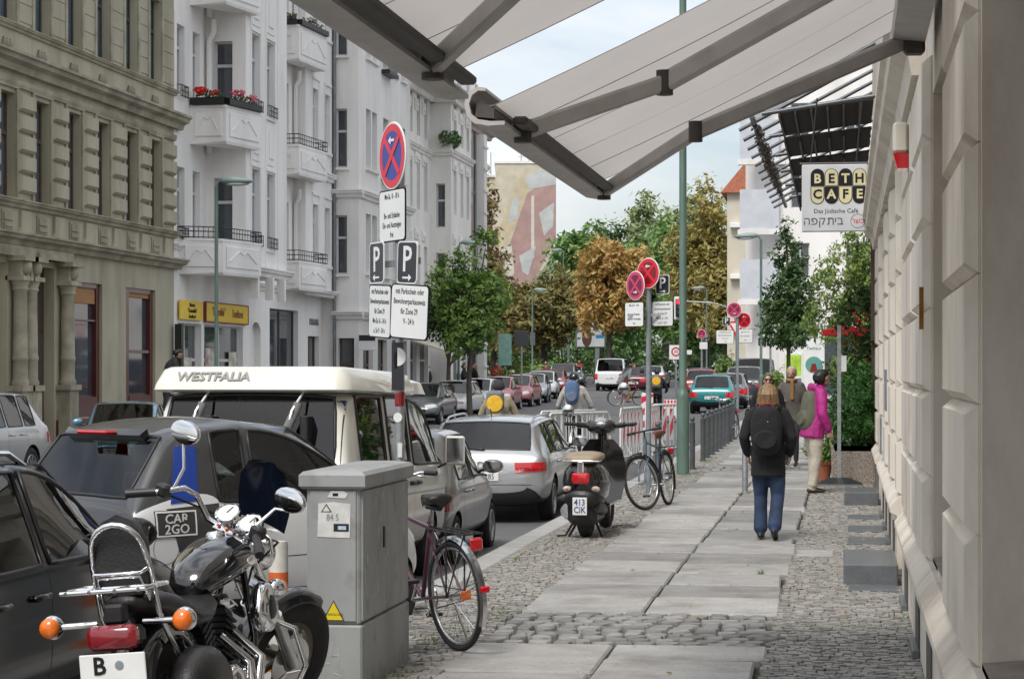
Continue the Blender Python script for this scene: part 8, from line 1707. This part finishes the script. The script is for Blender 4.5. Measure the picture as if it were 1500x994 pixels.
# ---- people coming this way
JF=dict(er=(.22,.05,1.12),wr=(.12,.22,1.12),kl=(-.09,.12,.49),al=(-.09,.08,.085),ar=(.09,-.12,.1))
person('person with grey hair and grey brown jacket walking this way past the hedge',(-.97,39.3,0),rad(172),JF,dict(top=GREYSUIT,legs=DKG,shoes=BLKSH,hair=HGR,puff=.025,hem=.78),1.80,.02,None,None,'short')
sc=thing('scarf','pale brown scarf hanging down over the grey brown jacket','scarf',(-.97,39.3,0),rad(172)); MB().torus((0,.02,1.56),.085,.03,'z',16,8).build('loop',TANT,sc,60); MB().box(-.07,.0,.14,.175,1.2,1.55,b=.015).build('end',TANT,sc)
pw=person('person with dark hair and sunglasses in a black coat walking this way',(-1.34,37.6,0),rad(186),JW,dict(top=BLKCL,legs=DKG,shoes=BLKSH,hair=HBR,puff=.025,hem=.7),1.68,.02,None,None,'bob'); MB().box(-.065,-.008,.105,.12,1.585,1.615,b=.008).box(.008,.065,.105,.12,1.585,1.615,b=.008).tube([(-.075,.02,1.605),(-.065,.112,1.605),(.065,.112,1.605),(.075,.02,1.605)],.004,4).build('sunglasses',BLACKGL,pw); MB().torus((0,.02,1.47),.07,.028,'z',14,6).build('red_scarf',REDT,pw,60)
# ---- cyclists
def rider(label,loc,rz,C,bm,blabel,h=1.75,hair='short',upright=.5,rz2=None,vox=.022,style='city'):
    b=bicycle(blabel,loc,rz,bm,style,0,0,None,'bicycle',.345,False)
    k=h/1.7; i=1/k; S=V3((0,.20,.97))*i; lean=.20-.16*upright
    J=dict(hip=S+V3((0,.0,.05)),chest=S+V3((0,.12+lean,.40)),neck=S+V3((0,.19+lean*1.3,.57)),head=S+V3((0,.23+lean*1.5,.70)),look=(0,1,-.1),hl=S+V3((-.085,.03,.02)),hr=S+V3((.085,.03,.02)),kl=V3((-.10,.60,.66))*i,al=V3((-.10,.38,.50))*i,kr=V3((.10,.62,.50))*i,ar=V3((.10,.50,.24))*i,sl=S+V3((-.175,.16+lean*1.2,.50)),sr=S+V3((.175,.16+lean*1.2,.50)),el=V3((-.33,.56,1.14))*i,er=V3((.33,.56,1.14))*i,wl=V3((-.285,.74,1.06))*i,wr=V3((.285,.74,1.06))*i)
    return person(label,loc,rz,J,C,h,vox,'cyclists',None,hair)
Z=rdz(40); Z35=rdz(35.3)
rider('cyclist in a beige jacket with dark cap riding away past the silver estate',(-5.75,35.3,Z35),rad(4),dict(top=KHAKI,legs=DKG,shoes=BLKSH,hair=DKG,puff=.02),BKBLK,'black bicycle ridden by the cyclist in beige',1.76,'cap',.8)
def discpack(label,loc,rz,z,m):
    t=thing('backpack',label,'backpack',loc,rz); MB().box(-.15,.15,-.14,.0,z-.22,z+.22,b=.05).build('pack_body',GREYT,t); MB().lathe([(.001,.02),(.13,.02),(.14,.0)],24,Matrix.Translation((0,-.145,z+.0))@Matrix.Rotation(PI/2,4,'X')).build('yellow_disc',m,t,50); return t
YDISC=mat('reflex_yellow',(.72,.42,.02),.5,0,.15,14)
discpack('grey pack with a big yellow reflector disc on the beige jacket',(-5.77,35.38,Z35),rad(4),1.42,YDISC)
cy=rider('cyclist in a white shirt and dark helmet riding away in mid road',(-5.35,42.2,Z),rad(2),dict(top=WHITESH,legs=DKG,shoes=BLKSH,hair=BLACKGL,bare=False,puff=.012),BKSIL,'silver bicycle under the white shirted cyclist',1.78,'cap',.9)
backpack('blue and grey backpack on the white shirted cyclist',(-5.36,42.28,Z),rad(2),1.42,.14,.24,.15,mat('pack_blue',(.04,.16,.42),.7,0,.3,5,col2=(.16,.18,.20)),GREYT)
rider('cyclist in grey top and tan trousers crossing the street',(-9.8,92.2,GZC(92)+Z),rad(-82),dict(top=GREYT,legs=TANT,shoes=BROWNSH,hair=HBR,puff=.01),BKRED,'red racing bicycle ridden across the street',1.8,'short',.0,style='race')
rider('cyclist in black riding away beside the striped board',(-6.1,70,GZC(70)+Z),rad(3),dict(top=BLKCL,legs=DKG,shoes=BLKSH,hair=HBK,puff=.015),BKBLK,'black bicycle under the cyclist dressed in black',1.76,'short',.8)
discpack('dark pack with yellow disc on the cyclist in black',(-6.11,70.08,GZC(70)+Z),rad(3),1.42,YDISC)
# ---- people on the far pavement
stp=thing('door_step','stone door step in front of the bakery window','step',(-16.9,51.3,-.06)); MB().box(-1.1,1.1,-1.0,1.0,0,.32,b=.02).build('tread',KERBM,stp); MB().box(-1.0,.6,-.9,.9,.32,.6,b=.02).build('tread',KERBM,stp)
person('person in dark striped jacket bending forward outside the bakery',(-16.6,51.2,.54),rad(-60),dict(chest=(0,.12,1.25),neck=(0,.22,1.41),head=(0,.30,1.51),look=(0,1,-.6),sl=(-.175,.17,1.34),sr=(.175,.17,1.34),el=(-.22,.25,1.08),wl=(-.15,.42,1.0),er=(.22,.25,1.08),wr=(.15,.42,1.0)),dict(top=DKG,legs=DKG,shoes=BLKSH,hair=HBK,puff=.02),1.78,.025,None,None,'short')
FP=[(-17.9,91.3,60,DKG,DENIM,HBR,'person in dark clothes standing by the cream building shopfront'),(-16.5,92.6,-100,BLKCL,DKG,HBR,'person in black leaning over a round cafe table'),(-16.2,93.6,120,BLKCL,DENIM,HBL,'person with long fair hair beside the cafe table'),(-16.9,104,180,REDT,DKG,HBK,'person in red top outside the rose building'),(-19.2,138,180,MAGENTA,DKG,HBR,'person in purple top by the far white poles'),(-18.0,146,170,REDT,DENIM,HBL,'person in red jacket in front of the hedge'),(-5.4,126,180,REDT,DKG,HBR,'person in red jacket standing beyond the far crossing')]
for i,(x,y,rz,tp_,lg,hr,lb) in enumerate(FP): person(lb,(x,y,GZC(y)-(.06 if x<-15 and y<110 else .3)),rad(rz),JF if i%2 else {},dict(top=tp_,legs=lg,shoes=BLKSH,hair=hr,puff=.02),1.74,.035,'people on the far pavement',None,'long' if i==2 else 'short')
